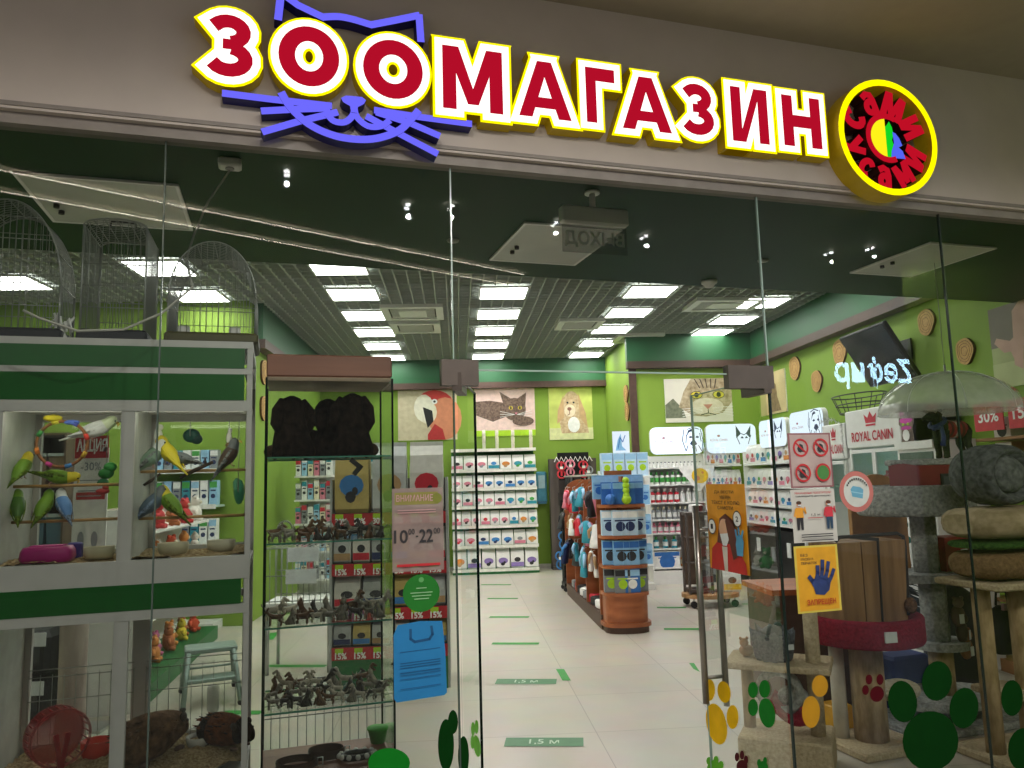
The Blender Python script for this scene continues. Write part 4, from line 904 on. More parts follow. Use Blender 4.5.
# ---- (2) wall pictures
def wpic(u0, v0, u1, v1, y): a = hy(u0, v1, y); b = hy(u1, v0, y); c = hy(u1, v1, y); d_ = hy(u0, v0, y); return Flat(((a.x+d_.x)/2, y, (a.z+c.z)/2), (1, 0, 0), ZV, (b.x+c.x)/2-(a.x+d_.x)/2, (b.z+d_.z)/2-(a.z+c.z)/2, col('#efece6'), .015, .0015)
def poster(f, name, label): f.mb.build(name, None, None, label=label, cat='poster')
f = wpic(474.5, 388, 535, 436, YB-.016); pinkb = M('poster_pink', '#e6c8c0', .6, em=.0); gcat = plush('print_grey_cat', '#5a4a44', '#8d786c', 30, 0)
f.rect(0, 0, 1, 1, pinkb).rect(0, 0, 1, .12, CO['lime'])
f.poly([(0, .45), (.0, .72), (.25, .74), (.45, .7), (.6, .62), (.62, .45), (.3, .3)], gcat).ell(.66, .55, .19, .24, gcat, 20).poly([(.48, .65), (.42, .92), (.6, .78)], gcat).poly([(.72, .78), (.86, .9), (.84, .6)], gcat).ell(.8, .3, .18, .1, gcat, 14)
for x in (.6, .75): f.ell(x, .58, .035, .04, col('#c9b23a'), 10).ell(x, .58, .015, .035, black, 8)
f.poly([(.66, .48), (.71, .48), (.685, .44)], CO['pink'])
for dy in (-.03, 0, .03): f.line([(.7, .44), (.95, .47+dy*2)], .006, CO['white']).line([(.66, .44), (.42, .45+dy*2)], .006, CO['white'])
poster(f, 'cat_poster', 'poster of a grey cat lying on pink, on the rear wall above the rack')
f = wpic(549, 387, 592.5, 439.5, YB-.016); dogf = plush('print_blond_dog', '#b79a78', '#dcc6a4', 20, 0); f.rect(0, 0, 1, 1, M('poster_lime', '#c3cf6a', .6, scale=3, var=.2)).rect(0, 0, 1, .22, M('poster_grass', '#d9dba4', .6))
f.poly([(.28, .12), (.22, .4), (.35, .62), (.7, .62), (.86, .35), (.9, .12)], dogf).ell(.52, .68, .2, .24, dogf, 20).poly([(.34, .85), (.2, .55), (.18, .3), (.34, .42)], M('print_ear', '#c7a377')).poly([(.68, .88), (.84, .5), (.88, .22), (.7, .42)], M('print_ear', '#c7a377'))
f.ell(.48, .55, .13, .12, M('print_muzzle', '#e9d9bf'), 14).ell(.47, .58, .05, .035, col('#8a5a4a'), 10).ell(.43, .7, .025, .02, black, 8).ell(.57, .7, .025, .02, black, 8).ell(.56, .28, .14, .15, CO['white'], 14).line([(.47, .55), (.47, .48), (.42, .46)], .015, col('#8a5a4a'))
poster(f, 'dog_poster', 'poster of a blond long-eared puppy on pale green, on the rear wall')
f = wpic(398, 387, 457, 440, YB-.016); f.rect(0, 0, 1, 1, M('poster_beige', '#c9bda0', .6)).ell(.62, .62, .34, .32, col('#cf3a35'), 20).ell(.8, .4, .28, .4, col('#d98a66'), 16).ell(.5, .52, .16, .22, CO['cream'], 14).ell(.44, .6, .17, .26, col('#e9e4d2'), 14).poly([(.42, .62), (.58, .55), (.6, .35), (.5, .22), (.46, .4)], black).ell(.62, .72, .025, .025, black, 8).ell(.62, .72, .05, .05, CO['white'], 10).ell(.62, .72, .022, .022, black, 8).poly([(.5, .1), (.62, .3), (.75, .2), (.8, .0), (.5, .0)], col('#b32a2a'))
poster(f, 'parrot_poster', 'poster of a red parrot head on the rear wall, left of the doorway')
f = wpic(665, 378.5, 732, 422, YJ-.016); tab = plush('print_tabby', '#8f7d62', '#cbbda0', 14, 0); f.rect(0, 0, 1, 1, M('poster_pale', '#e4e0d2', .6, scale=2)).poly([(0, .1), (.0, .4), (.12, .55), (.26, .3), (.3, .1)], M('print_grey_green', '#6f7560', .6, var=.3))
f.poly([(.2, .35), (.28, .7), (.4, 1), (1, 1), (1, .45), (.85, .2), (.6, .12), (.4, .15)], tab).ell(.62, .35, .25, .2, M('print_pale_fur', '#ddd2bc', .6), 16)
for x in (.47, .8): f.ell(x, .62, .09, .09, black, 14).ell(x, .62, .08, .075, col('#d0c53c'), 14).ell(x, .62, .035, .06, black, 10)
f.poly([(.56, .4), (.7, .4), (.63, .28)], col('#c77f76')).line([(.63, .28), (.63, .2), (.52, .16)], .012, black).line([(.63, .2), (.74, .16)], .012, black)
for i in range(5): f.line([(.45+.08*i, .98), (.52+.055*i, .78)], .016, col('#4d4132'))
for i in range(4): f.line([(.7, .32-.03*i), (1, .34-.07*i)], .006, CO['white']).line([(.54, .32-.03*i), (.24, .3-.06*i)], .006, CO['white'])
poster(f, 'tabby_cat_poster', 'large poster of a tabby cat face with yellow eyes above the light boxes')
XW = XR-.016
def rpic(u0, v0, u1, v1, x=XW, sheet='#efece6'):
    a = hx(u0, (v0+v1)/2, x); b = hx(u1, (v0+v1)/2, x); z1 = hx((u0+u1)/2, v0, x).z; z0 = hx((u0+u1)/2, v1, x).z
    return Flat((x, a.y, z0), (0, -1, 0), ZV, a.y-b.y, z1-z0, col(sheet) if sheet else None, .015, .002)
f = rpic(760, 372, 786, 414); f.rect(0, 0, 1, 1, M('poster_sand', '#cdb98a', .6, scale=2, var=.2)).poly([(.3, .05), (.35, .45), (.42, .7), (.55, .78), (.66, .68), (.68, .4), (.8, .05)], M('print_rabbit', '#8c7656', .7, var=.3)).ell(.47, .7, .14, .12, M('print_rabbit2', '#a68b66', .7), 12).poly([(.42, .78), (.36, .97), (.48, .85)], M('print_rabbit', '#8c7656')).poly([(.52, .8), (.58, .98), (.62, .8)], M('print_rabbit', '#8c7656')).ell(.42, .72, .02, .015, black, 8)
poster(f, 'animal_poster', 'sand-coloured poster of a small brown animal high on the right wall corner')
f = rpic(991, 298, 1062, 384, XW); skin = M('print_pink_dog', '#c9a596', .7, var=.12, scale=5); f.rect(0, 0, 1, 1, M('poster_meadow', '#aab57c', .6, scale=2, var=.2)).rect(0, .5, 1, 1, M('poster_dusk', '#7d7468', .6, scale=2, var=.2)).rect(0, 0, 1, .3, M('poster_meadow2', '#bcc58e', .6, scale=3))
f.poly([(.35, .3), (.4, .6), (.3, .55), (.1, .62), (.06, .56), (.2, .42), (.3, .42)], skin).poly([(.34, .25), (.38, .9), (.5, 1), (.8, 1), (.85, .2), (.72, .2), (.66, .45), (.5, .45), (.46, .18)], skin).ell(.55, .85, .17, .12, skin, 14)
poster(f, 'hound_poster', 'poster of a pale pink hound in a meadow at the right edge of the wall')
# ---- wood slices on the walls
bark = M('slice_bark', '#5b3f26', .9, var=.3); rings_m = M('slice_face', '#c69a5e', .7, var=.2, scale=30)
def slice_(label, loc, rz, r):
    t = thing('wood_slice', label, 'wood slice', loc, rz, 'round wood slices on the green walls')
    m = MB(); n_ = 26; pts = [(r*(1+.04*math.sin(3*a+.5)+.03*math.cos(5*a)), a) for a in [2*PI*j/n_ for j in range(n_)]]
    m.prism([(q*math.cos(a), q*math.sin(a)) for q, a in pts], (0, 0, 0), (1, 0, 0), (0, 0, 1), (0, -1, 0), 0, .03, rings_m, bark); m.build('face', None, t)
    m = MB()
    for k_ in (.35, .6, .8): m.tube([(q*k_*math.cos(a), -.03, q*k_*math.sin(a)) for q, a in pts], .0025, bark, 4, closed=True)
    m.build('growth_ring', None, t)
for lb, u, v, d_ in (('small wood slice on the right wall near the rear corner poster', 796, 368, 24), ('lowest small wood slice on the right wall, left of the dark screen', 818, 381, 22), ('wood slice half behind the dark screen on the right wall', 841, 352, 26), ('wood slice right of the dark screen on the right wall', 928, 322, 27), ('wood slice above the clear umbrella on the right wall', 967, 351, 27)):
    p = hx(u, v, XR); r = abs(hx(u, v-d_/2, XR).z-p.z); slice_(lb, (XR, p.y, p.z), -PI/2, r)
for lb, u, v in (('upper wood slice on the wall return beside the brown trim', 627, 394), ('lower wood slice on the wall return beside the brown trim', 634, 409)):
    p = hx(u, v, XJ); slice_(lb, (XJ, min(max(p.y, 13.2), 14.8), p.z), -PI/2, .16)
for lb, u, v in (('upper wood slice on the left wall beside the display case', 263, 372), ('lower wood slice on the left wall beside the display case', 262.5, 408)):
    p = hx(u, v, XL); slice_(lb, (XL, max(p.y, YL+.25), p.z), PI/2, .17)
# ---- (3) dark harness stand at the rear wall
y = 14.75; a = hy(553, 560, y).x; b_ = hy(601, 560, y).x; H = hy(575, 452, y).z; w = b_-a
hs = thing('harness_stand', 'dark grey-brown stand hung with pet harnesses at the rear wall', 'display stand', (a, y, 0), 0)
slate = streaks('slate_wood', '#4b423e', '#5f554f', 2, 5)
for x0, x1 in ((0, w*.2), (w*.86, w)): MB().bx(x0, x1, .1, .3, 0, H-.12, slate).build('side_panel', None, hs)
MB().bx(w*.2, w*.86, .2, .3, 0, H, M('black_net', '#0c0d0e', .9, var=.3, scale=80)).build('back_panel', None, hs); MB().bx(0, w, .05, .3, 0, .06, slate).build('base', None, hs)
m = MB(); zz = hy(575, 459, y).z
m.tube([(w*(.1+.8*i/16), .02+.03*(i % 2), zz+.09*((i % 2)-.5)) for i in range(17)], .012, CO['white'], 5); m.build('zigzag_wire', None, hs)
def harness(label, p, c, sc=1.0, rz=0):
    t = thing('pet_harness', label, 'pet harness', p, rz, 'pet harnesses on display'); m = MB(); r = .07*sc
    for z0, q in ((0, 1), (-.13*sc, .85)): m.tube([(r*q*math.cos(k_*PI/8), -.02+.03*math.sin(k_*PI/8), z0+r*.9*math.sin(k_*PI/8)) for k_ in range(16)], .014*sc, c, 5, closed=True)
    m.build('loop', None, t); m = MB(); m.bx(-.015*sc, .015*sc, -.06, -.04, -.16*sc, .05*sc, c); m.build('strap', None, t); MB().box((0, -.062, -.03*sc), (.05*sc, .012, .04*sc), CO['white']).build('tag', None, t)
HC_ = [('red', 'red'), ('navy', 'navy'), ('black', 'dark'), ('blue', 'blue'), ('red', 'red'), ('black', 'dark'), ('blue', 'blue'), ('grey', 'grey')]
for i, (u, v, cn) in enumerate(((561, 466, 'red'), (570, 464, 'pink'), (583, 465, 'red'), (566, 490, 'red'), (565, 515, 'navy'), (588, 470, 'grey'), (563, 536, 'blue'), (560, 556, 'blue'), (569, 556, 'sky'))):
    harness('%s pet harness hanging on the dark stand, %s down and from the left' % (cn, ORD[i]), hy(u, v, y-.02), CO[cn], 1.2)
p = hz(573, 592, 0); t = thing('sock_spinner', 'black rolling rack crowded with dark goods, before the harness stand', 'display stand', (p.x+.05, p.y+.2, 0), 0)
MB().cyl((0, 0, .1), (0, 0, 1.75), .03, black).build('pole', None, t); MB().box((0, 0, .1), (.34, .34, .05), black).build('base', None, t)
for sx in (-1, 1):
    for sy in (-1, 1): MB().cyl((sx*.15, sy*.15-.02, .035), (sx*.15, sy*.15+.02, .035), .035, col('#2c2d2f'), 12).build('caster', None, t)
m = MB()
for i in range(64): a = i*2.4; z = .2+1.5*(i/64); rr2 = .13+.03*math.sin(i); m.box((rr2*math.cos(a), rr2*math.sin(a), z), (.1, .03, .2), [black, col('#23252a'), col('#1b1c20'), col('#35302e')][i % 4], a)
m.build('hanging_goods', None, t).__setitem__('kind', 'stuff')
# ---- (4) the wooden gondola island with a rounded end
gw_ = streaks('orange_wood', '#a8623a', '#8c4d2b', 0, 4, .4); kick = M('kick_brown', '#4d352a', .5)
pA = hz(606, 634, 0); pB = hz(656, 634, 0); yE = pA.y+.12; xA, xB = pA.x, pB.x-.01; wG = xB-xA; cxg = (xA+xB)/2
isl = thing('gondola_island', 'orange wooden gondola shelf with a rounded end in the middle of the shop', 'shelf unit', (cxg, yE, 0), 0)
def dshape(r_in=0.0, bulge=.2, n_=18):
    w2 = wG/2-r_in; return [(w2, .12)]+[(w2*math.cos(PI*i/n_)*1.0, -(bulge-r_in)*math.sin(PI*i/n_)**.7) for i in range(n_+1)]+[(-w2, .12)]
def dslab(name, z0, z1, mat, r_in=0.0): MB().prism(dshape(r_in)[::-1], (0, 0, 0), (1, 0, 0), (0, 1, 0), (0, 0, 1), z0, z1, mat).build(name, None, isl)
def gz(v): return hy(632, v, yE-.1).z
dslab('kick_base', 0, gz(626), kick, .015); dslab('base_lip', gz(626), gz(622), gw_, -.012); dslab('drum', gz(622), gz(595), gw_, .02)
glv = [gz(592), gz(564.5), gz(535), gz(504)]
for z in glv: dslab('shelf_board', z-.035, z, gw_, 0)
MB().bx(-.012, .012, -.1, .12, gz(595), gz(476), gw_).build('divider', None, isl)
LG = 2.9
MB().bx(-wG/2+.1, wG/2-.1, .12, .15, 0, gz(470), gw_).build('end_panel', None, isl)
for k_, yy in enumerate((.16, 1.1, 2.0, LG)):
    z1 = gz(478); m = MB(); arc = [(wG/2*math.cos(PI*i/14), z1-.22+.22*math.sin(PI*i/14)) for i in range(15)]
    m.prism([(-wG/2, 0.08), (wG/2, .08)]+arc, (0, yy, 0), (1, 0, 0), (0, 0, 1), (0, -1, 0), -.025, 0, gw_); m.build('divider_panel', None, isl)
MB().bx(-wG/2, wG/2, .12, LG, 0, .16, kick).build('kick_base', None, isl)
MB().bx(-.03, .03, .12, LG, .16, gz(480), M('gondola_back', '#6b4a36', .6)).build('spine_panel', None, isl)
m = MB(); m.cyl((-wG/2+.02, .12, gz(474)), (-wG/2+.02, LG, gz(474)), .012, steel, 8); m.build('rail', None, isl)
bl1 = col('#2f6cb8'); bl2 = col('#86b7dc'); bl3 = col('#bcd8ec')
SHN = ['bottom', 'third', 'second', 'top']
for r, z in enumerate(glv):
    for i in range(4):
        x = -wG/2+.1+(wG-.2)*i/3; yy = -.12 if i in (1, 2) else -.04; hh = (.26, .27, .28, .25)[r]; ww = (.17, .18, .18, .15)[r]
        cm, bd, mo, cn = [(col('#7f8488'), CO['dark'], CO['lime'], 'grey'), (bl2, bl1, CO['dark'], 'pale blue'), (bl3, CO['white'], CO['navy'], 'white and blue'), (bl1, bl2, bl1, 'blue')][r] if not (r == 0 and i == 2) else (bl1, CO['sky'], CO['white'], 'blue')
        pack('box', (ww, .09, hh, cm, bd, mo), 'pet_toy_pack', '%s toy pack, %s from left on %s gondola end shelf' % (cn, ORD[i], SHN[r]), 'toy pack', 'toy packs on the gondola end', Vector((cxg+x, yE+yy, z+.001)), (x)*.5)
def ballthing(label, p, r, c, cat='ball', name='toy_ball', group=None):
    m = MB(); m.ball((0, 0, r), r, c, 14); m.build(name, None, None, p, label=label, cat=cat, group=group)
for i, (dx, dy, c, cn, r) in enumerate(((-.16, -.16, bl1, 'blue', .06), (.02, -.17, CO['lime'], 'lime green', .055))):
    ballthing('%s rubber toy ball on the top shelf of the gondola end' % cn, (cxg+dx, yE+dy-.02, glv[3]+.0005), r, c)
t = thing('caterpillar_toy', 'lime green knobbly toy hanging at the top of the gondola end', 'pet toy', (cxg+.02, yE-.1, glv[3]+.1), 0); m = MB()
for k_ in range(4): m.ball((0, -.09, .055*k_), .04, CO['lime'], 10)
m.build('bead', None, t)
for i, x in enumerate((-.24, -.1, .05, .2)):
    pack('box', (.15, .05, .27, bl2, CO['sky'], bl1), 'hanging_pack', 'blue hanging pack at the gondola end top, %s from left' % ORD[i], 'toy pack', 'blue hanging packs above the gondola end', Vector((cxg+x, yE+.07, glv[3]+.06)))
# soft toys and clothes hanging along the left flank of the gondola
HT_ = [('white', 'cream'), ('dark', 'dark'), ('tan', 'tan'), ('navy', 'navy'), ('red', 'red'), ('pink', 'pink'), ('teal', 'teal'), ('red', 'red'), ('black', 'dark'), ('violet', 'violet')]
def garment(label, p, c, sc, c2):
    t = thing('pet_garment', label, 'pet clothes', p, random.uniform(-.9, .9), 'pet clothes hanging on the gondola flank'); t.rotation_euler[1] = random.uniform(-.2, .25); m = MB(); n_ = 10
    m.loft([[Vector((rx*math.cos(2*PI*j/n_), ry*math.sin(2*PI*j/n_), z))*sc for j in range(n_)] for z, rx, ry in ((0, .02, .035), (-.03, .04, .08), (-.12, .03, .07), (-.24, .045, .095), (-.33, .05, .1), (-.34, .02, .05))], c); m.build('body', None, t)
    for s in (-1, 1): MB().tube([Vector((0, s*.05, -.04))*sc, Vector((-.02, s*.11, -.1))*sc, Vector((-.02, s*.1, -.2))*sc], [.03*sc, .026*sc, .016*sc], c2, 8).build('sleeve', None, t)
    MB().tube([Vector((0, 0, 0))*sc, Vector((0, 0, .05))*sc, Vector((.04, 0, .06))*sc], .006*sc, steel, 5).build('hook', None, t)
gcl = [('white', 'white', 'tan'), ('pink', 'pink', 'cream'), ('navy', 'navy', 'blue'), ('red', 'red', 'red'), ('black', 'dark', 'dark'), ('tan', 'tan', 'cream'), ('teal', 'teal', 'sky'), ('pink', 'pink', 'pink'), ('black', 'dark', 'dark'), ('red', 'red', 'pink'), ('teal', 'teal', 'teal'), ('black', 'dark', 'dark')]
k_ = 0
for r, zz in enumerate((1.55, 1.2, .82)):
    for i, yy in enumerate((.35, .62, .9, 1.3, 1.62, 1.85, 2.3, 2.65)):
        nm_, c1_, c2_ = random.choice(gcl)
        garment('%s pet garment, %s from near end, %s row of gondola flank' % (nm_, ORD[i], ('top', 'middle', 'bottom')[r]), (cxg-wG/2-.05+.07*((i+r) % 2), yE+yy, zz+random.uniform(-.05, .05)), CO[c1_], random.uniform(.65, .95), CO[c2_])
# small goods heaped in the bottom tray of the flank
for i in range(9):
    yy = .3+i*.27; c = [CO['grey'], CO['white'], CO['dark'], CO['red']][i % 4]
    m = MB(); m.box((0, 0, .05), (.16, .2, .1), c, .2*i, .012); m.build('tray_pack', None, None, (cxg-wG/2+.12, yE+yy, .161), label='small pack in the bottom tray of the gondola flank, %s from the near end' % ORD[i], cat='pack', group='packs in the gondola tray')
# ---- (5) promo shelf behind the gondola
y = 11.75; a = hy(604, 520, y).x; b_ = hy(652, 520, y).x; w = b_-a; plv = [hy(630, v, y).z for v in (476, 505, 535, 565)]
pr = unit('promo_shelf', 'white promo shelf of blue boxes behind the gondola', 'shelf unit', (a, y, 0), 0, w, .35, plv, white, back=white, base=white, top=hy(630, 470, y).z)
for r, z in enumerate(plv):
    for i in range(5 if r else 4):
        n_ = 5 if r else 4; cw = w/n_; hh = .36 if r == 0 else .3
        pack('box', (cw*.92, .15, hh, bl3 if r == 0 else (CO['white'] if i % 2 else bl2), CO['sky'], CO['lime'] if r == 0 else bl1), 'pet_food_box', 'pale blue box, %s from left on %s level of the promo shelf' % (ORD[i], ORD[r]), 'box', 'boxes on the promo shelf', place(pr, w, cw*(i+.5), .12, z+.001))
f = Flat(Vector((hy(618, 470, y).x, y+.3, plv[0]+.37)), (1, 0, 0), ZV, hy(635, 470, y).x-hy(618, 470, y).x, hy(626, 430, y).z-plv[0]-.37, emis('header_white', '#e6f3ff', 1.0), .03)
f.poly([(.15, .1), (.3, .6), (.5, .9), (.55, .3), (.8, .1)], bl2).line([(.3, .2), (.45, .7), (.6, .5), (.75, .8)], .05, bl1); f.mb.build('header_sign', None, None, label='small pale blue header sign on top of the promo shelf', cat='sign')
# ---- (6) lit shelves along the rear right corner: light boxes on top
lb_em = emis('lightbox_face', '#e4f1ff', 1.5); sketch = col('#2b3f63'); txtr = col('#c98a90')
def lightbox(label, o, u_, w, h, art):
    f = Flat(o, u_, ZV, w, h, None, 0, .002); r = .1; n_ = 6; pts = []
    for cx, cy, a0 in ((w-r, r, -90), (w-r, h-r, 0), (r, h-r, 90), (r, r, 180)):
        for i in range(n_+1): q = math.radians(a0+90*i/n_); pts.append((cx+r*math.cos(q), cy+r*math.sin(q)))
    t = thing('light_box', label, 'light box', o, 0); f.o = Vector((0, 0, 0)); f.mb.prism(pts, (0, 0, 0), f.u, f.v, f.n, -.07, 0, lb_em, white); f.mb.build('panel', None, t)
    f.mb = MB(); f.text('ROYAL CANIN', .08, .42, .42, .5, txtr, 0); f.ell(.25, .6, .03, .04, txtr, 8)
    for pl_ in art[0]: f.poly(pl_, sketch)
    for ln in art[1]: f.line(ln, .014, sketch)
    f.mb.build('printed_sketch', None, t)
art_dog = ([[(.68, .62), (.72, .86), (.78, .92), (.82, .84), (.74, .8)], [(.74, .36), (.78, .48), (.84, .48), (.88, .36), (.81, .25)], [(.72, .62), (.77, .66), (.8, .6), (.75, .57)], [(.85, .6), (.88, .66), (.92, .62), (.9, .57)]], [[(.64, .9), (.6, .5), (.66, .1)], [(.95, .9), (.99, .5), (.96, .05)], [(.7, .9), (.8, .97), (.92, .9)], [(.7, .3), (.66, .1)], [(.9, .3), (.95, .1)], [(.78, .25), (.8, .08)], [(.68, .7), (.66, .4)], [(.93, .75), (.95, .45)], [(.84, .25), (.85, .08)]])
art_ear = ([[(.6, .5), (.6, .95), (.7, .66)], [(.88, .5), (.9, .95), (.8, .66)], [(.68, .5), (.72, .58), (.75, .5)], [(.77, .5), (.8, .58), (.84, .5)]], [[(.6, .6), (.66, .3)], [(.89, .6), (.83, .3)], [(.7, .66), (.75, .62), (.8, .66)]])
yC = 12.3; xC = 4.62
def lbox_back(u0, u1, v0, v1, lab, art):
    a = hy(u0, v1, yC); b = hy(u1, v1, yC); z1 = hy((u0+u1)/2, v0, yC).z; z0 = hy((u0+u1)/2, v1, yC).z; lightbox(lab, Vector((a.x, yC, z0)), (1, 0, 0), b.x-a.x, z1-z0, art)
lbox_back(651, 704, 427, 454, 'glowing light box with a long-haired dog sketch above the bottle shelves', art_dog)
lbox_back(707, 757, 424, 453, 'glowing light box with a prick-eared dog sketch above the bag shelves', art_ear)
def lbox_right(u0, u1, v0, v1, lab, art):
    a = hx(u0, 430, xC); b = hx(u1, 430, xC); z1 = hx((u0+u1)/2, v0, xC).z; z0 = hx((u0+u1)/2, v1, xC).z; lightbox(lab, Vector((xC, a.y, z0)), (0, -1, 0), a.y-b.y, z1-z0, art)
lbox_right(759, 786, 419, 447, 'glowing light box by the corner on the right wall, second from right', art_ear)
lbox_right(790, 824, 410, 440, 'rightmost glowing light box on the right wall shelves', art_dog)
whs = M('shelf_white', '#e9e9e7', .4, var=.03)
a = hy(652, 520, yC).x; b_ = hy(707, 520, yC).x; w = b_-a; zl = [hy(680, v, yC).z for v in (467, 484, 502, 519, 532.5, 548, 567)]
u1_ = unit('bottle_shelf', 'white wall shelf of pet shampoo bottles in the rear right corner', 'shelf unit', (a, yC, 0), 0, w, .45, zl, whs, back=whs, side=whs, base=whs, base_h=zl[-1]-.05, top=hy(680, 455, yC).z)
bspec = [(14, .09, 'white', 'grey', 'white', 'white'), (10, .2, 'white', 'green', 'green', 'green-capped'), (9, .22, 'red', 'white', 'white', 'red and white'), (10, .2, 'grey', 'cream', 'white', 'pale grey'), (9, .16, 'pink', 'pink', 'white', 'pink'), (6, .18, 'teal', 'green', 'white', 'teal')]
for r, (n_, h, c, cp, lb_, nm_) in enumerate(bspec):
    for i in range(n_):
        cw = w/n_; pack('bottle', (min(cw*.42, .045), h, CO[c] if not (r == 2 and i > 4) else CO['white'], CO[cp], CO[lb_]), 'shampoo_bottle', '%s bottle, %s from left on %s level of corner bottle shelf' % (nm_, ORD[i], ORD[r]), 'bottle', 'bottles on the corner shelf', place(u1_, w, cw*(i+.5), .1, zl[r]+.001))
pack('box', (.42, .25, .25, CO['white'], bl1, bl1), 'litter_box_pack', 'big white and blue pack at the bottom of the bottle shelf', 'pack', None, place(u1_, w, .22, .14, zl[6]+.001))
for i in range(3): pack('bottle', (.06, .2, CO['orange'], CO['white'], CO['cream']), 'treat_jar', 'orange treat jar at the bottom of the bottle shelf, %s from left' % ORD[i], 'jar', 'orange treat jars', place(u1_, w, .52+.13*i, .1, zl[6]+.001))
# bag shelves around the corner
a = hy(708, 480, yC).x; b_ = xC-.02; w = b_-a; zl2 = [hy(735, v, yC).z for v in (464.5, 486.5, 504, 521)]; zbk = zl2[3]-.08
u2_ = unit('bag_shelf', 'white wall shelf of small pet food bags under the prick-eared light box', 'shelf unit', (a, yC, 0), 0, w, .45, zl2, whs, back=whs, base=black, base_h=zbk, top=hy(735, 452, yC).z)
for r, z in enumerate(zl2):
    n_ = 8
    for i in range(n_):
        cw = w/n_; aa, bb = cols_[(i*3+r) % 8]; pack('bag', (cw*.92, .12, (.3, .27, .23, .2)[r], pw, CO[aa], CO[bb], (i+r) % 2), 'small_food_bag', 'white bag marked %s, %s from left on %s level right of the bottles' % (aa, ORD[i], ORD[r]), 'pet food bag', 'small bags on the corner shelf', place(u2_, w, cw*(i+.5), .1, z+.001))
yS = 12.25; LS = yS-hx(824, 480, xC).y
u3_ = unit('bag_shelf', 'long white wall shelf of pet food bags along the right wall', 'shelf unit', (xC, yS, 0), -PI/2, LS, .45, zl2, whs, back=whs, side=whs, base=black, base_h=zbk, top=zl2[0]+.2)
for r, z in enumerate(zl2):
    n_ = 13
    for i in range(n_):
        cw = LS/n_; aa, bb = cols_[(i*5+r*2) % 8]; pack('bag', (cw*.92, .12, (.3, .27, .23, .2)[r], pw, CO[aa], CO[bb], (i+r) % 2), 'small_food_bag', 'white bag marked %s, %s from the corner on %s right wall shelf' % (aa, ORD[i], ORD[r]), 'pet food bag', 'small bags on the right wall shelf', place(u3_, LS, cw*(i+.5), .1, z+.001), -PI/2)
for i in range(5):
    p = place(u3_, LS, .5+i*.55, -.02, zbk-.25-.1*(i % 2)); t = thing('hanging_pack', 'small pale pack hooked on black base of right wall shelf, %s from corner' % ORD[i], 'pack', p, -PI/2, 'packs on the black base'); MB().box((0, -.012, 0), (.1, .02, .2), [CO['white'], CO['grey']][i % 2]).build('pack_body', None, t)
# white pennant with a yellow dog, hung at the bottle shelf
a = hy(679, 466, 12.1); b_ = hy(714, 466, 12.1); c_ = hy(699, 491, 12.1)
f = Flat((a.x, 12.1, c_.z), (1, 0, 0), ZV, b_.x-a.x, a.z-c_.z, None, 0, .002); f.poly([(0, 1), (0, .85), (.5, 0), (.58, 0), (1, .85), (1, 1)], CO['white']).ell(.58, .6, .24, .3, CO['yellow'], 16).ell(.66, .72, .04, .05, CO['orange'], 8).ell(.5, .5, .08, .1, CO['orange'], 8)
f.mb.build('pennant', None, None, label='white pennant with a yellow animal hung before the bottle shelf', cat='pennant')
# ============================================================ CEILING FITTINGS
def P3(u, v, n): a, z = sfh(u, v, n); return SF(a, n, z)
hatchm = M('hatch_white', '#b9bcb4', .35, var=.12, scale=2); dark = M('dark_gap', '#15170f', .8, var=0)
def hatch(label, s0, s1, n0, n1):
    t = thing('ceiling_hatch', label, 'ceiling hatch', SF((s0+s1)/2, (n0+n1)/2, 3.2), AL, 'access hatches in the dark green soffit'); w, d = s1-s0, n1-n0
    MB().box((0, 0, -.006), (w-.03, d-.03, .01), hatchm).build('door_panel', None, t)
    f = MB()
    for sx in (-1, 1): f.box((sx*(w/2-.008), 0, -.007), (.016, d, .012), lampf); f.box((0, sx*(d/2-.008), -.007), (w-.032, .016, .012), lampf)
    f.build('frame', None, t)
    m = MB()
    for k_ in (0, .1): m.cyl((-w/2+.09, .05+k_, -.03), (-w/2+.09, .05+k_, -.01), .015, black, 8)
    m.build('latch', None, t)
def hq(px): q = [sn(hz(u, v, 3.2)) for u, v in px]; return min(p[0] for p in q), max(p[0] for p in q), min(p[1] for p in q), max(p[1] for p in q)
s0, s1, n0, n1 = hq(((490.6, 257.4), (527, 221.5), (622, 229), (574.6, 264))); hatch('square white access hatch in the soffit over the doorway', s0, s1, n0, n1)
q = [sn(hz(u, v, 3.2)) for u, v in ((51, 172), (193, 185), (193, 229), (76, 226))]; hatch('white access hatch in the soffit over the wire cages', q[2][0]-.72, q[2][0]+.0, q[1][1], q[2][1])
q = [sn(hz(u, v, 3.2)) for u, v in ((852, 272), (926, 242), (995, 246), (914, 276))]; hatch('white access hatch in the soffit near the right end', (q[0][0]+q[1][0])/2, (q[2][0]+q[3][0])/2, (q[1][1]+q[2][1])/2, (q[0][1]+q[3][1])/2)
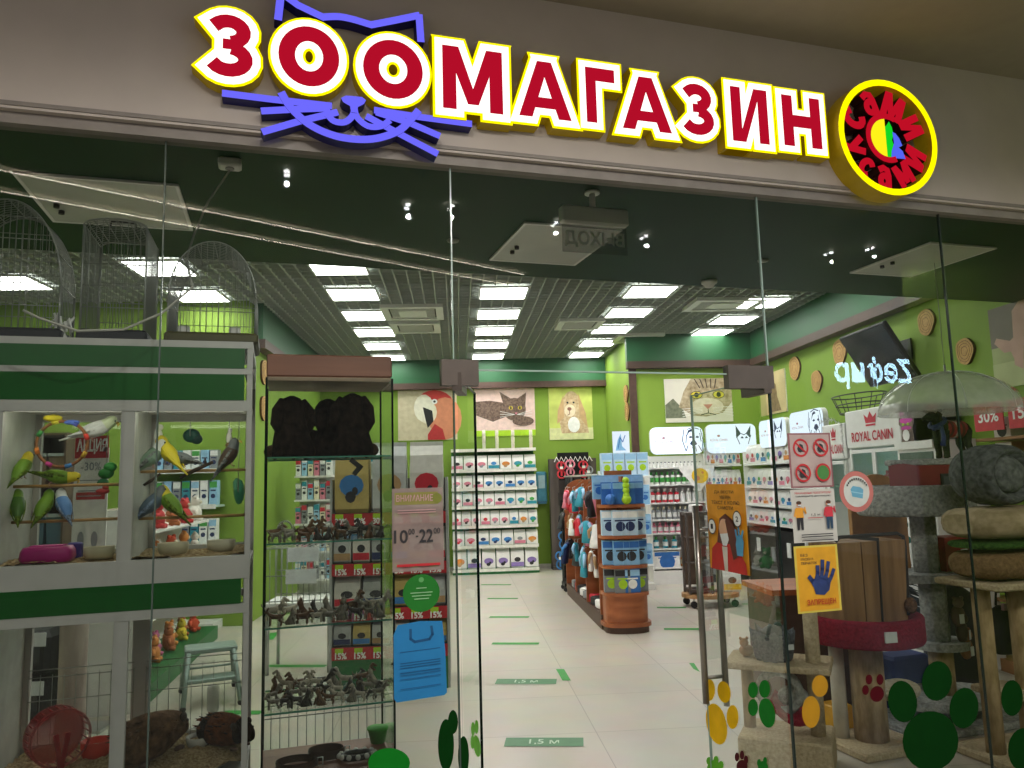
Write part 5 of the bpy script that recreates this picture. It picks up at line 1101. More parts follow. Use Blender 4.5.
# air conditioner cassettes and vents in the grille
def cassette(label, u, v, w, d, slats=True):
    p = hz(u, v, HC); t = thing('air_conditioner' if not slats else 'ceiling_vent', label, 'air conditioner' if not slats else 'vent', (p.x, p.y, HC-.02), 0)
    f = MB()
    for sx in (-1, 1): f.box((sx*(w/2-.05), 0, 0), (.1, d, .05), lampf); f.box((0, sx*(d/2-.05), 0), (w-.2, .1, .05), lampf)
    f.build('frame', None, t); MB().box((0, 0, .01), (w-.2, d-.2, .02), dark).build('backing', None, t)
    m = MB(); n_ = 7
    for i in range(n_):
        y_ = -d/2+.14+(d-.28)*i/(n_-1); m.box((0, y_, -.005), (w-.24, .03, .015), lampf)
    m.build('louvre', None, t)
    if not slats: MB().box((0, 0, -.015), (w*.45, d*.45, .02), lampf).build('grille', None, t)
cassette('white ceiling air conditioner left of the middle lamp row', 413, 311, .85, .85, False)
cassette('white louvred ceiling vent behind the left air conditioner', 416, 326, .75, .75)
cassette('white ceiling air conditioner beside the right lamp row', 724, 303, 1.0, .7, False)
cassette('square ceiling vent between the middle and right lamp rows', 579, 323, .7, .7)
cassette('flat ceiling vent right of the third lamp row', 637, 337, .8, .7)
p = hz(709, 281, 3.2); t = thing('smoke_detector', 'small round white smoke detector at the rear edge of the soffit', 'smoke detector', p, AL); m = MB(); m.lathe([(.001, -.05), (.03, -.05), (.045, -.03), (.06, -.02), (.062, 0)], (0, 0, 0), lampf, 20); m.build('housing', None, t)
for lb, u, v in (('small flat round cover on the soffit above the left door jamb', 453, 240), ('small flat round cover on the soffit above the right door jamb', 763, 260)):
    p = hz(u, v, 3.2); t = thing('sprinkler_cover', lb, 'sprinkler', p, AL); m = MB(); m.lathe([(.001, -.012), (.035, -.012), (.04, 0)], (0, 0, 0), col('#8d928a'), 18); m.build('disc', None, t)
# exit sign seen from behind
p = hz(592, 192, 3.2); a_, n_s = sn(p); t = thing('exit_sign', 'hanging exit sign seen from behind, its lettering mirrored in clear plastic', 'exit sign', p, AL)
sl, zT = sfh(560, 208, n_s); sr, zB = sfh(627, 226, n_s); zP = sfh(600, 254, n_s)[1]; x0, x1 = sl-a_, sr-a_
zT = sfh(593, 208, n_s)[1]; zB = sfh(593, 226, n_s)[1]
m = MB(); m.cyl((0, 0, -.012), (0, 0, 0), .04, lampf, 18); m.cyl((0, 0, zT-3.2), (0, 0, -.01), .016, lampf, 12); m.build('ceiling_mount', None, t)
MB().box(((x0+x1)/2, 0, (zT+zB)/2-3.2), (x1-x0, .06, zT-zB), M('sign_case_white', '#d9dcd6', .4, var=.03), 0, .012).build('lamp_case', None, t)
f = Flat((x0+.005, .0, zP-3.2), (1, 0, 0), ZV, x1-x0-.01, zB-zP, M('sign_clear', '#5f6f62', .2, alpha=.45, var=0)); f.text('ВЫХОД', .04, .2, .96, .8, M('sign_letter_pale', '#c9d0c6', .4, alpha=.8, var=0), .03, mirror=True); f.mb.build('sign_plate', None, t)
# dark screen tilted on the right wall
q = [hx(845, 336, 4.60), hx(889, 317, 4.60), hx(911, 377, 4.95), hx(863, 389, 4.95)]; c0 = sum(q, Vector())/4
yA, yB2 = (q[0].y+q[3].y)/2, (q[1].y+q[2].y)/2; zA, zB_ = (q[0].z+q[1].z)/2, (q[2].z+q[3].z)/2
t = thing('wall_screen', 'dark flat screen tilted downwards on the right wall', 'screen', (4.8, (yA+yB2)/2, (zA+zB_)/2), -PI/2); W = yA-yB2; Hh = math.hypot(zA-zB_, .35); tl = -math.asin(.35/Hh)
m = MB(); m.T = Matrix.Rotation(tl, 4, 'X').inverted(); m.box((0, 0, 0), (W, .05, Hh), M('screen_case', '#1b1c1a', .35, var=.05), 0, .01); m.build('casing', None, t)
m = MB(); m.T = Matrix.Rotation(tl, 4, 'X').inverted(); m.box((0, -.028, 0), (W-.05, .004, Hh-.05), M('screen_black', '#2a2c28', .12, var=.05)); m.build('screen_face', None, t)
m = MB(); m.cyl((0, .02, 0), (0, .34, .05), .03, black); m.box((0, .33, .05), (.25, .02, .25), black); m.build('bracket', None, t)
# ============================================================ RIGHT WALL FURNITURE
def rcab(label, u0, u1, top_v, X, doors, text):
    yf, yn = hx(u0, 450, X).y, hx(u1, 450, X).y; L_ = yf-yn; zt = hx((u0+u1)/2, top_v, X).z; t = thing('glass_door_cabinet', label, 'cabinet', (X, yf, 0), -PI/2); d = XR-X-.03
    MB().bx(0, L_, d-.02, d, 0, zt, whs).build('back_panel', None, t)
    m = MB()
    for x in (0, L_-.04): m.bx(x, x+.04, 0, d, 0, zt, whs)
    m.build('side_panel', None, t); MB().bx(0, L_, 0, d, 0, .9, whs).build('base', None, t)
    zh = zt-.42; MB().bx(0, L_, -.03, d, zh, zt, whs, .01).build('header', None, t)
    f = Flat((0, -.032, zh), (1, 0, 0), ZV, L_, .42, None, 0, .002); rd = col('#c3283c')
    cx = .5; f.poly([(cx-.09, .62), (cx-.12, .86), (cx-.05, .76), (cx, .92), (cx+.05, .76), (cx+.12, .86), (cx+.09, .62)], rd).rect(cx-.09, .54, cx+.09, .59, rd); f.text('ROYAL CANIN', .12, .16, .88, .42, rd, .02); f.mb.build('lettering', None, t)
    lit = emis('cabinet_lit', '#a9d6c6', .55)
    MB().bx(.05, L_-.05, d-.03, d-.021, .92, zh-.02, lit).build('lit_back', None, t)
    for k_ in range(2): MB().bx(.05, L_-.05, .06, d-.04, 1.2+.32*k_, 1.22+.32*k_, M('shelf_pale', '#cfe3dc', .3, var=.03)).build('inner_shelf', None, t)
    for k_ in range(doors):
        x0 = .05+(L_-.1)*k_/doors; x1 = .05+(L_-.1)*(k_+1)/doors; f = MB()
        for xx in (x0+.015, x1-.015): f.bx(xx-.02, xx+.02, -.03, -.002, .92, zh-.02, lampf)
        for z in (.94, zh-.04): f.bx(x0+.02, x1-.02, -.028, -.004, z-.02, z+.02, lampf)
        dd = f.build('door', None, t); MB().add([(x0+.03, -.015, .95), (x1-.03, -.015, .95), (x1-.03, -.015, zh-.05), (x0+.03, -.015, zh-.05)], [(0, 1, 2, 3)], glass('case_teal', (.72, .9, .84), .6, .03)).build('door_glass', None, dd)
        MB().cyl((x1-.05, -.045, 1.3), (x1-.05, -.045, 1.6), .01, steel, 8).build('door_handle', None, dd)
    return t, L_, zh, zt
c1, L1, zh1, zt1_ = rcab('narrow white glass-door cabinet with red lettering and a silver garland', 826, 849, 424, 4.55, 1, 'ROYAL CANIN')
c2, L2, zh2, zt2_ = rcab('wide white glass-door cabinet with a red crown and lettering', 850, 905, 407, 4.5, 2, 'ROYAL CANIN')
for i, (c, L_) in enumerate(((c1, L1), (c2, L2))):
    for j in range(3 if i else 2):
        p = place(c, L_, .16+.24*j, .2, 1.5401+.0); pack('bottle', (.05, .16, [CO['yellow'], CO['red'], CO['sky']][j], CO['red'], CO['white']), 'supplement_jar', '%s jar on the upper shelf of the %s glass-door cabinet' % (['yellow', 'red', 'pale blue'][j], ['narrow', 'wide'][i]), 'jar', None, p, -PI/2)
gar = thing('tinsel_garland', 'silver tinsel garland draped around the narrow glass-door cabinet', 'garland', place(c1, L1, 0, -.06, zt1_), -PI/2); m = MB()
for i in range(150):
    k_ = i/150; x, z = (k_*3*L1, .02+.05*math.sin(k_*12)) if k_ < .33 else (L1, -(k_-.33)*1.6); a = random.uniform(0, 2*PI); q = Vector((x, 0, z)); m.tube([q, q+Vector((.035*math.cos(a), -.02, .035*math.sin(a)))], [.004, .001], steel, 3)
m.build('tinsel', None, gar)
p = hx(861, 402, 4.75); p.z = zt2_; t = thing('wire_basket', 'round black wire basket on top of the wide glass-door cabinet', 'basket', (4.72, p.y, zt2_), 0); m = MB(); r0 = .3
r0 = abs(hx(836, 402, 4.72).y-hx(885, 402, 4.72).y)*.42; hb = hx(861, 395, 4.72).z-zt2_
for r, z in ((r0*.72, .006), (r0*.86, hb*.5), (r0, hb)): m.tube([(r*.5*math.cos(2*PI*i/30), r*math.sin(2*PI*i/30), z) for i in range(30)], .008, black, 5, closed=True)
for i in range(10): a = 2*PI*i/10; m.cyl((r0*.72*.5*math.cos(a), r0*.72*math.sin(a), 0), (r0*.5*math.cos(a), r0*math.sin(a), hb), .005, black, 4)
m.build('wire_body', None, t)
# white low counter with a glass-fronted box and a cat cut-out wearing magenta tinsel
yK = hx(913, 450, 4.1).y; zK = hx(913, 467, 4.1).z; yk0, yk1 = hx(893, 455, 4.1).y, hx(931, 455, 4.1).y
MB().bx(0, yk0-yk1, 0, .5, 0, zK, whs, .01).build('white_counter', None, None, (4.1, yk0, 0), -PI/2, label='plain white counter beside the wide glass-door cabinet', cat='counter')
t = thing('white_showcase', 'white box with a dark glass front on the white counter', 'showcase', (4.12, yk0, zK), -PI/2); hS = hx(913, 441, 4.1).z-zK; wS = yk0-yk1
m = MB(); m.bx(0, wS, .03, .4, 0, hS, whs); m.build('case_body', None, t); MB().bx(.04, wS-.04, .02, .03, .03, hS-.1, col('#5d6b68', rough=.1)).build('glass_front', None, t); MB().bx(.0, wS, .0, .03, hS-.07, hS, whs).build('top_rail', None, t)
p = hx(907, 425, 4.15); zc0 = zK+hS; hC = hx(907, 409, 4.15).z-zc0; wC = hx(898, 425, 4.15).y-hx(916, 425, 4.15).y
f = Flat((0, 0, 0), (1, 0, 0), ZV, wC, hC, None, 0, .002); mg = col('#d03ba8'); f.poly([(.15, 0), (.2, .45), (.05, .55), (.12, 1), (.35, .75), (.65, .75), (.95, .98), (.9, .55), (.8, .45), (.85, 0)], col('#6d5c4f')).ell(.5, .5, .34, .26, col('#8b7866'), 16).ell(.5, .66, .36, .1, mg, 12).ell(.3, .86, .12, .1, mg, 8).ell(.5, .42, .3, .06, mg, 10).ell(.36, .54, .07, .04, CO['lime'], 8).ell(.64, .54, .07, .04, CO['lime'], 8).ell(.5, .2, .2, .18, CO['white'], 10)
f.mb.build('cat_cutout', None, None, (4.15, hx(898, 425, 4.15).y, zc0), -PI/2, label='cat cut-out decked with magenta tinsel on the white box', cat='cut-out')
# racks with red price boards near the right edge
X = 4.55; y0_, y1_ = hx(972, 440, X).y, 4.3; L_ = y0_-y1_; zz = [hx(1000, v, X).z for v in (437, 462, 490)]
wsh = streaks('rack_wood', '#a5754a', '#8a5d38', 0, 5); rk = unit('price_rack', 'wooden wall rack with red price boards at the right edge', 'shelf rack', (X, y0_, 0), -PI/2, L_, .5, zz+[.6], wsh, back=col('#b8a58c'), base=wsh, top=hx(1000, 425, X).z)
zr_ = hx(1000, 430, X).z
for i in range(6):
    x = .1+i*.42
    f = Flat((0, 0, 0), (1, 0, 0), ZV, .36, .24, CO['red'], .008, .002); f.text('15%' if i % 2 else '30%', .15, .3, .85, .75, CO['white'], .02)
    f.mb.build('price_board', None, None, place(rk, L_, x, -.03, zr_-.0), -PI/2, label='red price board on the right-edge rack, %s from its far end' % ORD[i], cat='price sign', group='red price boards at the right edge')
    for r, z in enumerate(zz):
        c = [CO['white'], CO['grey'], CO['tan'], CO['red'], CO['teal']][(i+2*r) % 5]
        pack('box', (.2, .14, .17, c, CO['white'], CO['dark']), 'small_carton', 'small carton on %s shelf of the right-edge rack, %s from its far end' % (ORD[r], ORD[i]), 'carton', 'cartons on the right-edge rack', place(rk, L_, x+.18, .15, z+.001), -PI/2)
# ============================================================ MIDDLE: TROLLEY, FRAME, DESK
p = hz(722, 607, 0); t = thing('wooden_trolley', 'low wooden display trolley on castors behind the open glass door', 'trolley', (p.x-.1, p.y+.15, 0), 0)
w = (hz(745, 607, 0).x-hz(685, 607, 0).x)*1.02; n_ = 20; m = MB(); m.prism([(w/2*math.cos(2*PI*i/n_), .3*math.sin(2*PI*i/n_)) for i in range(n_)], (0, 0, .12), (1, 0, 0), (0, 1, 0), (0, 0, 1), 0, .05, streaks('trolley_wood', '#c49a6c', '#a97f53', 0, 5)); m.build('platform', None, t)
for sx in (-1, 1):
    for sy in (-1, 1):
        m = MB(); m.cyl((sx*w*.36, sy*.17-.02, .045), (sx*w*.36, sy*.17+.02, .045), .045, black, 12); m.cyl((sx*w*.36, sy*.17, .08), (sx*w*.36, sy*.17, .12), .012, steel, 8); m.build('castor', None, t)
tp = t.location.copy()
t2 = thing('pet_food_bag', 'yellow and white pet food bag on the wooden trolley', 'pet food bag', (tp.x+.28, tp.y, .171), 0); bag_mesh(.24, .16, .36, CO['white'], CO['yellow'], col('#6f4a2c'), 1).build('bag_body', None, t2)
t2 = thing('pet_food_bag', 'dark grey pet food bag on the wooden trolley beside the yellow one', 'pet food bag', (tp.x+.06, tp.y+.05, .171), 0); bag_mesh(.2, .15, .42, CO['grey'], CO['white'], CO['dark'], 1).build('bag_body', None, t2)
y = p.y+.15; p_ = hy(697, 560, y); zT = hy(697, 512, y).z-.171; w = .3; zB = .06
t = thing('dark_showcase', 'tall narrow dark-framed showcase with cat figures on the left end of the trolley', 'showcase', (p_.x, y, .171), 0)
fm = MB(); 
for sx in (-1, 1):
    for sy in (-1, 1): fm.box((sx*w/2, sy*.12, (zT)/2), (.03, .03, zT), slate)
fm.build('frame', None, t); MB().box((0, 0, zB-.02), (w, .27, .04), slate).build('floor_board', None, t); MB().box((0, 0, zT-.02), (w, .27, .04), slate).build('top_board', None, t); MB().box((0, .12, (zT+zB)/2), (w-.03, .01, zT-zB-.06), col('#6d5a4c')).build('back_panel', None, t)
for k_ in range(3):
    z = zB+(zT-zB)*k_/3; 
    if k_: MB().box((0, 0, z), (w-.03, .22, .012), slate).build('shelf_board', None, t)
    figurine(1, 2 if k_ != 1 else 1, Vector(t.location)+Vector((0, 0, z+.008 if k_ else zB+.001)), -PI/2, 1.7, 'cat figurine on the %s level of the dark-framed showcase' % (['lowest', 'middle', 'top'][k_]), None)
bx_ = Vector(t.location); t = thing('sanitizer_box', 'small white box with a dark window on top of the dark-framed showcase', 'dispenser', bx_+Vector((.02, 0, zT)), 0); MB().box((0, 0, .05), (.16, .12, .1), white, 0, .01).build('box_body', None, t); MB().box((.05, -.061, .05), (.06, .004, .07), black).build('window', None, t)
# reception desk with orange top
yD = 5.5; zD = hy(785, 590, yD).z; xa = hy(772, 590, yD).x; xb = 2.95
dk = thing('reception_desk', 'brown desk with an orange wooden top behind the hand poster', 'desk', (xa, yD, 0), 0); MB().bx(0, xb-xa, 0, .6, zD-.04, zD, streaks('desk_orange', '#b5622f', '#9c5228', 0, 4)).build('desk_top', None, dk); MB().bx(.03, xb-xa-.03, .03, .57, 0, zD-.04, streaks('desk_brown', '#5a4034', '#4b342a', 0, 4)).build('desk_body', None, dk)
p = hy(880, 502, yD+.3); r = .22; t = thing('arched_pet_house', 'tan arched board standing on the desk behind the wooden box', 'pet house', (hy(878, 502, yD+.3).x, yD+.3, zD), 0)
zt_ = hy(880, 474, yD+.3).z-zD; m = MB(); m.prism([(-r, 0), (r, 0)]+[(r*math.cos(PI*i/14), zt_-r+r*math.sin(PI*i/14)) for i in range(15)], (0, 0, 0), (1, 0, 0), (0, 0, 1), (0, -1, 0), -.05, 0, col('#a87a42', var=.15)); m.build('arch_board', None, t); MB().box((0, -.1, .01), (2*r, .3, .02), col('#a87a42')).build('foot_board', None, t)
# Christmas tree with baubles
y = 6.35; p = hy(900, 540, y); t = thing('christmas_tree', 'dark artificial Christmas tree with teal and blue baubles behind the carpeted post', 'christmas tree', (p.x+.05, y+.35, 0), 0); m = MB(); zt_ = 1.55
for i in range(900):
    k_ = random.random()**.7; z = .25+(zt_-.25)*(1-k_)*1.0; rr2 = .36*(1-(z-.25)/(zt_-.25))+.02; a = random.uniform(0, 2*PI); q = Vector((rr2*.85*math.cos(a), rr2*.85*math.sin(a), z)); d = Vector((math.cos(a), math.sin(a), -.35))*.1; m.tube([q-d*.8, q+d*.4], [.012, .003], col('#12241a'), 3)
m.build('needles', None, t); MB().cyl((0, 0, .03), (0, 0, zt_-.05), .025, bark).build('trunk', None, t); MB().cyl((0, 0, 0), (0, 0, .04), .16, dkgreen).build('stand', None, t)
for i, (u, v, cn, r_) in enumerate(((889, 525, 'teal', .035), (904, 525, 'teal', .035), (899, 549, 'blue', .035), (886, 540, 'navy', .03), (908, 540, 'teal', .03), (895, 512, 'teal', .025))):
    q = hy(u, v, y); m = MB(); m.ball((0, 0, 0), r_, col({'teal': '#1b8f8a', 'blue': '#2a56b0', 'navy': '#24408a'}[cn], rough=.15), 14); m.cyl((0, 0, r_*.9), (0, 0, r_*1.2), .008, steel, 8); m.build('bauble', None, t, q-Vector(t.location))
# lower products seen under the round sticker
X = 4.5; yA = hx(838, 520, X).y; yB3 = hx(866, 520, X).y; zz = [hx(850, v, X).z for v in (518, 537)]
ys = unit('pack_shelf', 'white shelf of lime green packs below the round mask sticker', 'shelf unit', (X-.42, yA, 0), -PI/2, yA-yB3, .28, zz, whs, base=whs, side=whs, top=zz[0]+.2)
for r, z in enumerate(zz):
    for i in range(5): pack('box', ((yA-yB3)/5*.9, .08, .16, CO['white'] if r else CO['lime'], CO['lime'] if r else CO['white'], CO['dark'] if r else CO['yellow']), 'treat_pack', 'lime and white treat pack, %s from left on the %s shelf under the mask sticker' % (ORD[i], ['upper', 'lower'][r]), 'pack', 'treat packs under the sticker', place(ys, 1, (yA-yB3)/5*(i+.5), .1, z+.001), -PI/2)
# ============================================================ GLASS DOOR LEAVES
def leaf_dir(piv, L_, u_t):                          # swing the leaf until its free edge stands at column u_t
    best = None
    for k_ in range(0, 1800):
        a = PI*k_/1800; p = piv+Vector((math.cos(a), math.sin(a), 0))*L_; e_ = abs(proj(p+ZV*1.2)[0]-u_t)
        if (p-SL).dot(nv) > .3 and (best is None or e_ < best[0]): best = (e_, a)
    return best[1]
piv_l, piv_r = SF(.02, 0), SF(1.392, 0); LL = .69
a_l, a_r = leaf_dir(piv_l, LL, 478.5), leaf_dir(piv_r, LL, 701); dl = Vector((math.cos(a_l), math.sin(a_l), 0)); dr = Vector((math.cos(a_r), math.sin(a_r), 0))
HD = 2.115
def leaf(name, label, piv, ang, side):
    t = bpy.data.objects.new(name, None); C.objects.link(t); t.location = piv; t.rotation_euler = (0, 0, ang); t['kind'] = 'structure'; t['label'] = label
    MB().add([(0, 0, .01), (LL, 0, .01), (LL, 0, HD), (0, 0, HD)], [(0, 1, 2, 3)], gl2).build('glass_pane', None, t)
    m = MB(); m.bx(LL-.003, LL+.003, -.006, .006, .01, HD, edge if side > 0 else edgel); m.build('glass_edge', None, t); m = MB(); m.bx(0, LL, -.005, .005, HD-.004, HD, edgel); m.build('glass_edge', None, t)
    for z0, z1 in ((HD-.07, HD), (.0, .09)): MB().bx(-.02, .17, -.018, .018, z0, z1, M('patch_steel', '#4f4640', .45, metal=.3)).build('patch_fitting', None, t)
    return t
dL = leaf('door_1', 'left glass door leaf swung open into the shop', piv_l, a_l, 1); dR = leaf('door_2', 'right glass door leaf swung open into the shop', piv_r, a_r, -1)
pf = M('patch_steel'); 
for i, (s0, s1) in enumerate(((-.045, .1), (1.2, 1.425))):  # fittings on the transom over the leaves
    m = MB(); sfbox(m, s0, s1, -.02, .02, HD-.05, HD+.05, pf); o = m.build('door_hinge_%s' % 'ab'[i], None); o.name = 'trim_%d' % (10+i); o['kind'] = 'structure'
# pull handle: two long bars through the glass near the free edge
hm = M('handle_steel', '#8f8a84', .3, metal=.85, var=.05)
hx_ = LL-.085; hd_ = MB()
pt = piv_r+dr*hx_; zt_ = hit(694, 500, pt, Vector((dr.y, -dr.x, 0))).z
cam_h = (pt-EYE).dot(fw)
z_t, z_b = 1.55, .60
for s_, dz in ((1, 0), (-1, -.02)):
    m = MB(); m.cyl((hx_, s_*.055, z_b+dz), (hx_, s_*.055, z_t+dz), .016, hm, 12); b_ = m.build('handle_bar', None, dR)
for z in (z_b+.12, z_t-.12): MB().cyl((hx_, -.06, z), (hx_, .06, z), .01, hm, 8).build('handle_standoff', None, dR)
# ============================================================ STICKERS AND NOTICES ON THE GLASS
def decal(name, label, cat, p0, nrm, shapes, off=.003, group=None):
    """flat print on a glass plane; shapes: (material, pixel outline) measured on the photo"""
    p0 = Vector(p0); nrm = Vector(nrm).normalized(); nrm = nrm if (EYE-p0).dot(nrm) > 0 else -nrm; m = MB()
    for i, (mt, px) in enumerate(shapes):
        pts = [hit(u, v, p0+nrm*(off+.0006*i), nrm) for u, v in px]; q = (pts[1]-pts[0]).cross(pts[2]-pts[1])
        if q.dot(nrm) < 0: pts.reverse()
        m.add(pts, [tuple(range(len(pts)))], mt)
    c0 = sum((Vector(v) for v in m.v), Vector())/len(m.v); m.v = [tuple(Vector(v)-c0) for v in m.v]
    return m.build(name, None, None, c0, label=label, cat=cat, **({'group': group} if group else {}))
def el(u, v, ru, rv, rot=0, n_=22):
    R = math.radians(rot); return [(u+ru*math.cos(a)*math.cos(R)-rv*math.sin(a)*math.sin(R), v+ru*math.cos(a)*math.sin(R)+rv*math.sin(a)*math.cos(R)) for a in [2*PI*i/n_ for i in range(n_)]]
nL, nR = Vector((-dl.y, dl.x, 0)), Vector((-dr.y, dr.x, 0)); F0 = SF(0, 0)
yw, gd, gb, rdk, lg_ = [M('film_'+n_, c, .6, var=.08, spec=.08) for n_, c in (('yellow', '#e8b80c'), ('deep_green', '#05340b'), ('bright_green', '#137a22'), ('maroon', '#4a0c16'), ('light_green', '#5fae2c'))]
def paw(label, plane, c, pad, toes, grp=None): decal('paw_sticker', label, 'paw sticker', plane[0], plane[1], [(c, el(*e_)) for e_ in [pad]+toes], group='paw print stickers on the glass')
RL, FX = (piv_r, nR), (F0, nv); LLf = (piv_l, nL)
paw('large yellow paw print on the lower door glass by the handle', RL, yw, (716.5, 724, 10, 21, -12), [(709, 690, 6, 11), (724, 692, 6.5, 11, -10), (732.5, 717, 6, 12)])
paw('bright green paw print on the right door leaf above the beige base', RL, gb, (767, 713, 8, 15, -10), [(753, 690, 5, 8), (764.5, 689, 5.5, 9), (753, 707.5, 5, 8.5)])
paw('small light green paw print at the bottom of the door glass', RL, lg_, (714, 769, 7, 9), [(709, 761, 2.6, 4), (716, 760, 2.6, 4), (721, 765, 2.6, 4)])
paw('small maroon paw print at the bottom of the right door leaf', RL, rdk, (742, 766, 5.5, 6), [(737, 757, 2.2, 4.5), (742, 755, 2.2, 4.5), (746, 760, 2.2, 4.5)])
paw('small green paw print at the bottom beside the door hinge', RL, gb, (763, 767, 5, 6), [(759, 763, 2, 4), (765, 761, 2, 4)])
paw('maroon paw print on the window over the thick beige post', FX, rdk, (877, 694, 7, 8, 10), [(869, 679.5, 3.4, 5), (880, 679.5, 3.6, 5.5), (865.5, 690, 3.4, 5)])
paw('very large dark green paw print on the right window', FX, gd, (930.5, 741, 28, 30), [(902.5, 701.5, 14.5, 21, -8), (937, 681, 15, 20, 6), (964, 708, 14.5, 20.5, 6)])
paw('dark green paw print cut off at the right picture edge', FX, gd, (1024, 750, 16, 22), [(1012, 698, 11, 18)])
paw('yellow half paw print on the window beside the door jamb', FX, M('film_amber', '#b8860f', .4, var=.1), (811, 712, 9, 16), [(820, 686, 8, 11)])
paw('light green paw print on the left door leaf', LLf, lg_, (477, 746, 3.5, 11, -8), [(473, 729, 2, 7), (476.5, 727, 2, 7), (472.5, 742, 2, 7)])
paw('long dark green paw print on the fixed glass left of the door', FX, gd, (446, 745, 8, 26), [(463.5, 756, 5.5, 20), (453, 722, 5, 12)])
paw('bright green paw print low on the glass over the display case', FX, gb, (389, 763, 21, 15), [])
WHT = M('paper_white', '#bdbcb6', .6, var=.03); INK = col('#26252a'); RDI = col('#b3202a')
# hours notice, green disc, blue sheet left of the door
f = sf_flat(392.5, 488, 444, 571, -.004, M('hours_paper', '#8f7d78', .6, alpha=.75)); pinkp = col('#b98f92'); f.rect(.05, .8, .9, .95, M('hours_band', '#7f7a38', .6)).ell(.88, .87, .1, None, M('hours_dot', '#6f7424', .6)); f.text('ВНИМАНИЕ', .08, .84, .8, .92, pinkp, .01); f.text('10', .03, .34, .3, .5, INK, .02); f.text('00', .31, .44, .43, .51, INK, .01); f.rect(.45, .405, .5, .425, INK); f.text('22', .52, .34, .79, .5, INK, .02); f.text('00', .8, .44, .93, .51, INK, .01)
for y_ in (.7, .73): f.rect(.1, y_, .85, y_+.008, pinkp)
f.rect(.08, .06, .92, .09, RDI)
f.mb.build('hours_notice', None, None, label='pinkish opening hours notice reading 10-22 on the glass left of the door', cat='notice')
f = sf_flat(403, 574, 440, 612, -.004, None); f.ell(.5, .5, .5, .5, M('disc_green', '#12701c', .5), 30).ell(.5, .85, .07, None, col('#5aa05c'))
for y_, w_ in ((.62, .14), (.5, .3), (.42, .26), (.34, .2)): f.rect(.5-w_, y_, .5+w_, y_+.025, col('#8cbf8c'))
f.mb.build('round_sticker', None, None, label='round dark green sticker above the blue sheet', cat='sticker')
f = sf_flat(394, 621, 447, 700, -.004, None); bpap = M('blue_paper', '#1878b4', .6, var=.05); f.poly([(.05, 0), (.95, .03), (1, .06), (.98, .6), (.93, .98), (.5, 1), (.08, .97), (.0, .85), (0, .05)], bpap)
dkb = col('#0f4f7f'); f.line([(.32, .9), (.32, .78), (.4, .74), (.68, .76), (.74, .82), (.72, .92)], .05, dkb)
for y_ in (.62, .48, .45, .42, .36, .33, .28, .16): f.line([(.12, y_), (.88, y_+.02)], .012, dkb)
f.mb.build('blue_sheet', None, None, label='bright blue printed sheet taped to the glass left of the door', cat='notice')
# prohibition notice, distance notice, hand notice right of the door
f = sf_flat(791, 433, 834, 487.5, -.004, M('prohibition_frame', '#86575c', .6)); f.rect(.04, .03, .96, .97, M('prohibition_sheet', '#aa9794', .6))
for cx, cy in ((.28, .73), (.74, .73), (.28, .27), (.74, .27)):
    if (cx, cy) == (.74, .27): f.ell(cx, cy, .18, None, RDI).ell(cx, cy, .14, None, col('#3f7a3a'))
    else:
        f.ell(cx-.01, cy-.02, .07, .07, INK, 8).poly([(cx-.06, cy-.06), (cx-.02, cy+.08), (cx+.05, cy+.05), (cx+.08, cy-.08)], INK).ring(cx, cy, .14, .18, RDI).line([(cx-.1, cy+.08), (cx+.1, cy-.08)], .035, RDI)
f.mb.build('prohibition_notice', None, None, label='pink-framed notice with four round prohibition symbols on the right glass', cat='notice')
f = sf_flat(794, 489, 838, 542, -.004, WHT); skinp = col('#c98d6e')
f.text('УВАЖАЕМЫЕ ПОСЕТИТЕЛИ', .08, .91, .92, .95, RDI, .02); f.text('СОБЛЮДАЙТЕ ДИСТАНЦИЮ', .1, .85, .9, .89, INK, .02)
for cx, sh_, pants, hair in ((.16, col('#d9962a'), INK, col('#4a2a1a')), (.82, col('#c23040'), col('#24405a'), col('#5a2f22'))):
    f.ell(cx, .72, .055, .05, skinp, 12).ell(cx, .75, .06, .035, hair, 12).poly([(cx-.09, .46), (cx+.09, .46), (cx+.08, .66), (cx-.08, .66)], sh_).poly([(cx-.07, .24), (cx-.02, .24), (cx, .42), (cx+.02, .24), (cx+.07, .24), (cx+.075, .47), (cx-.075, .47)], pants).line([(cx+.09, .63), (cx+.14, .55), (cx+.12, .66)], .03, sh_).line([(cx-.09, .63), (cx-.12, .5)], .03, sh_).rect(cx-.035, .69, cx+.035, .715, col('#cfe0ea'))
f.line([(.32, .46), (.66, .46)], .012, RDI); f.text('1,5 м', .4, .49, .6, .54, INK, .01)
for y_ in (.14, .1, .03): f.rect(.14, y_, .86, y_+.018, INK)
f.mb.build('distance_notice', None, None, label='white notice with two cartoon people keeping distance, on the right glass', cat='notice')
f = sf_flat(798, 545, 842, 612, -.004, M('hand_notice_border', '#c9b64a', .6)); f.rect(.05, .03, .95, .97, M('hand_notice_yellow', '#d39a1c', .6)); hand = M('hand_blue', '#23366b', .6, var=.3, scale=20)
for i, t_ in enumerate(('БЕЗ', 'МАСКИ И', 'ПЕРЧАТОК')): f.text(t_, .14, .84-.06*i, (.3, .42, .5)[i], .88-.06*i, INK, .01)
f.poly([(.42, .27), (.62, .25), (.74, .32), (.78, .44), (.7, .54), (.44, .54), (.36, .44)], hand)
for a, b_, w_ in (((.4, .42), (.3, .53), .09), ((.47, .5), (.5, .68), .085), ((.57, .52), (.62, .76), .085), ((.66, .5), (.75, .73), .08), ((.73, .44), (.86, .62), .075)): f.line([a, ((a[0]+b_[0])/2+.01, (a[1]+b_[1])/2), b_], w_, hand)
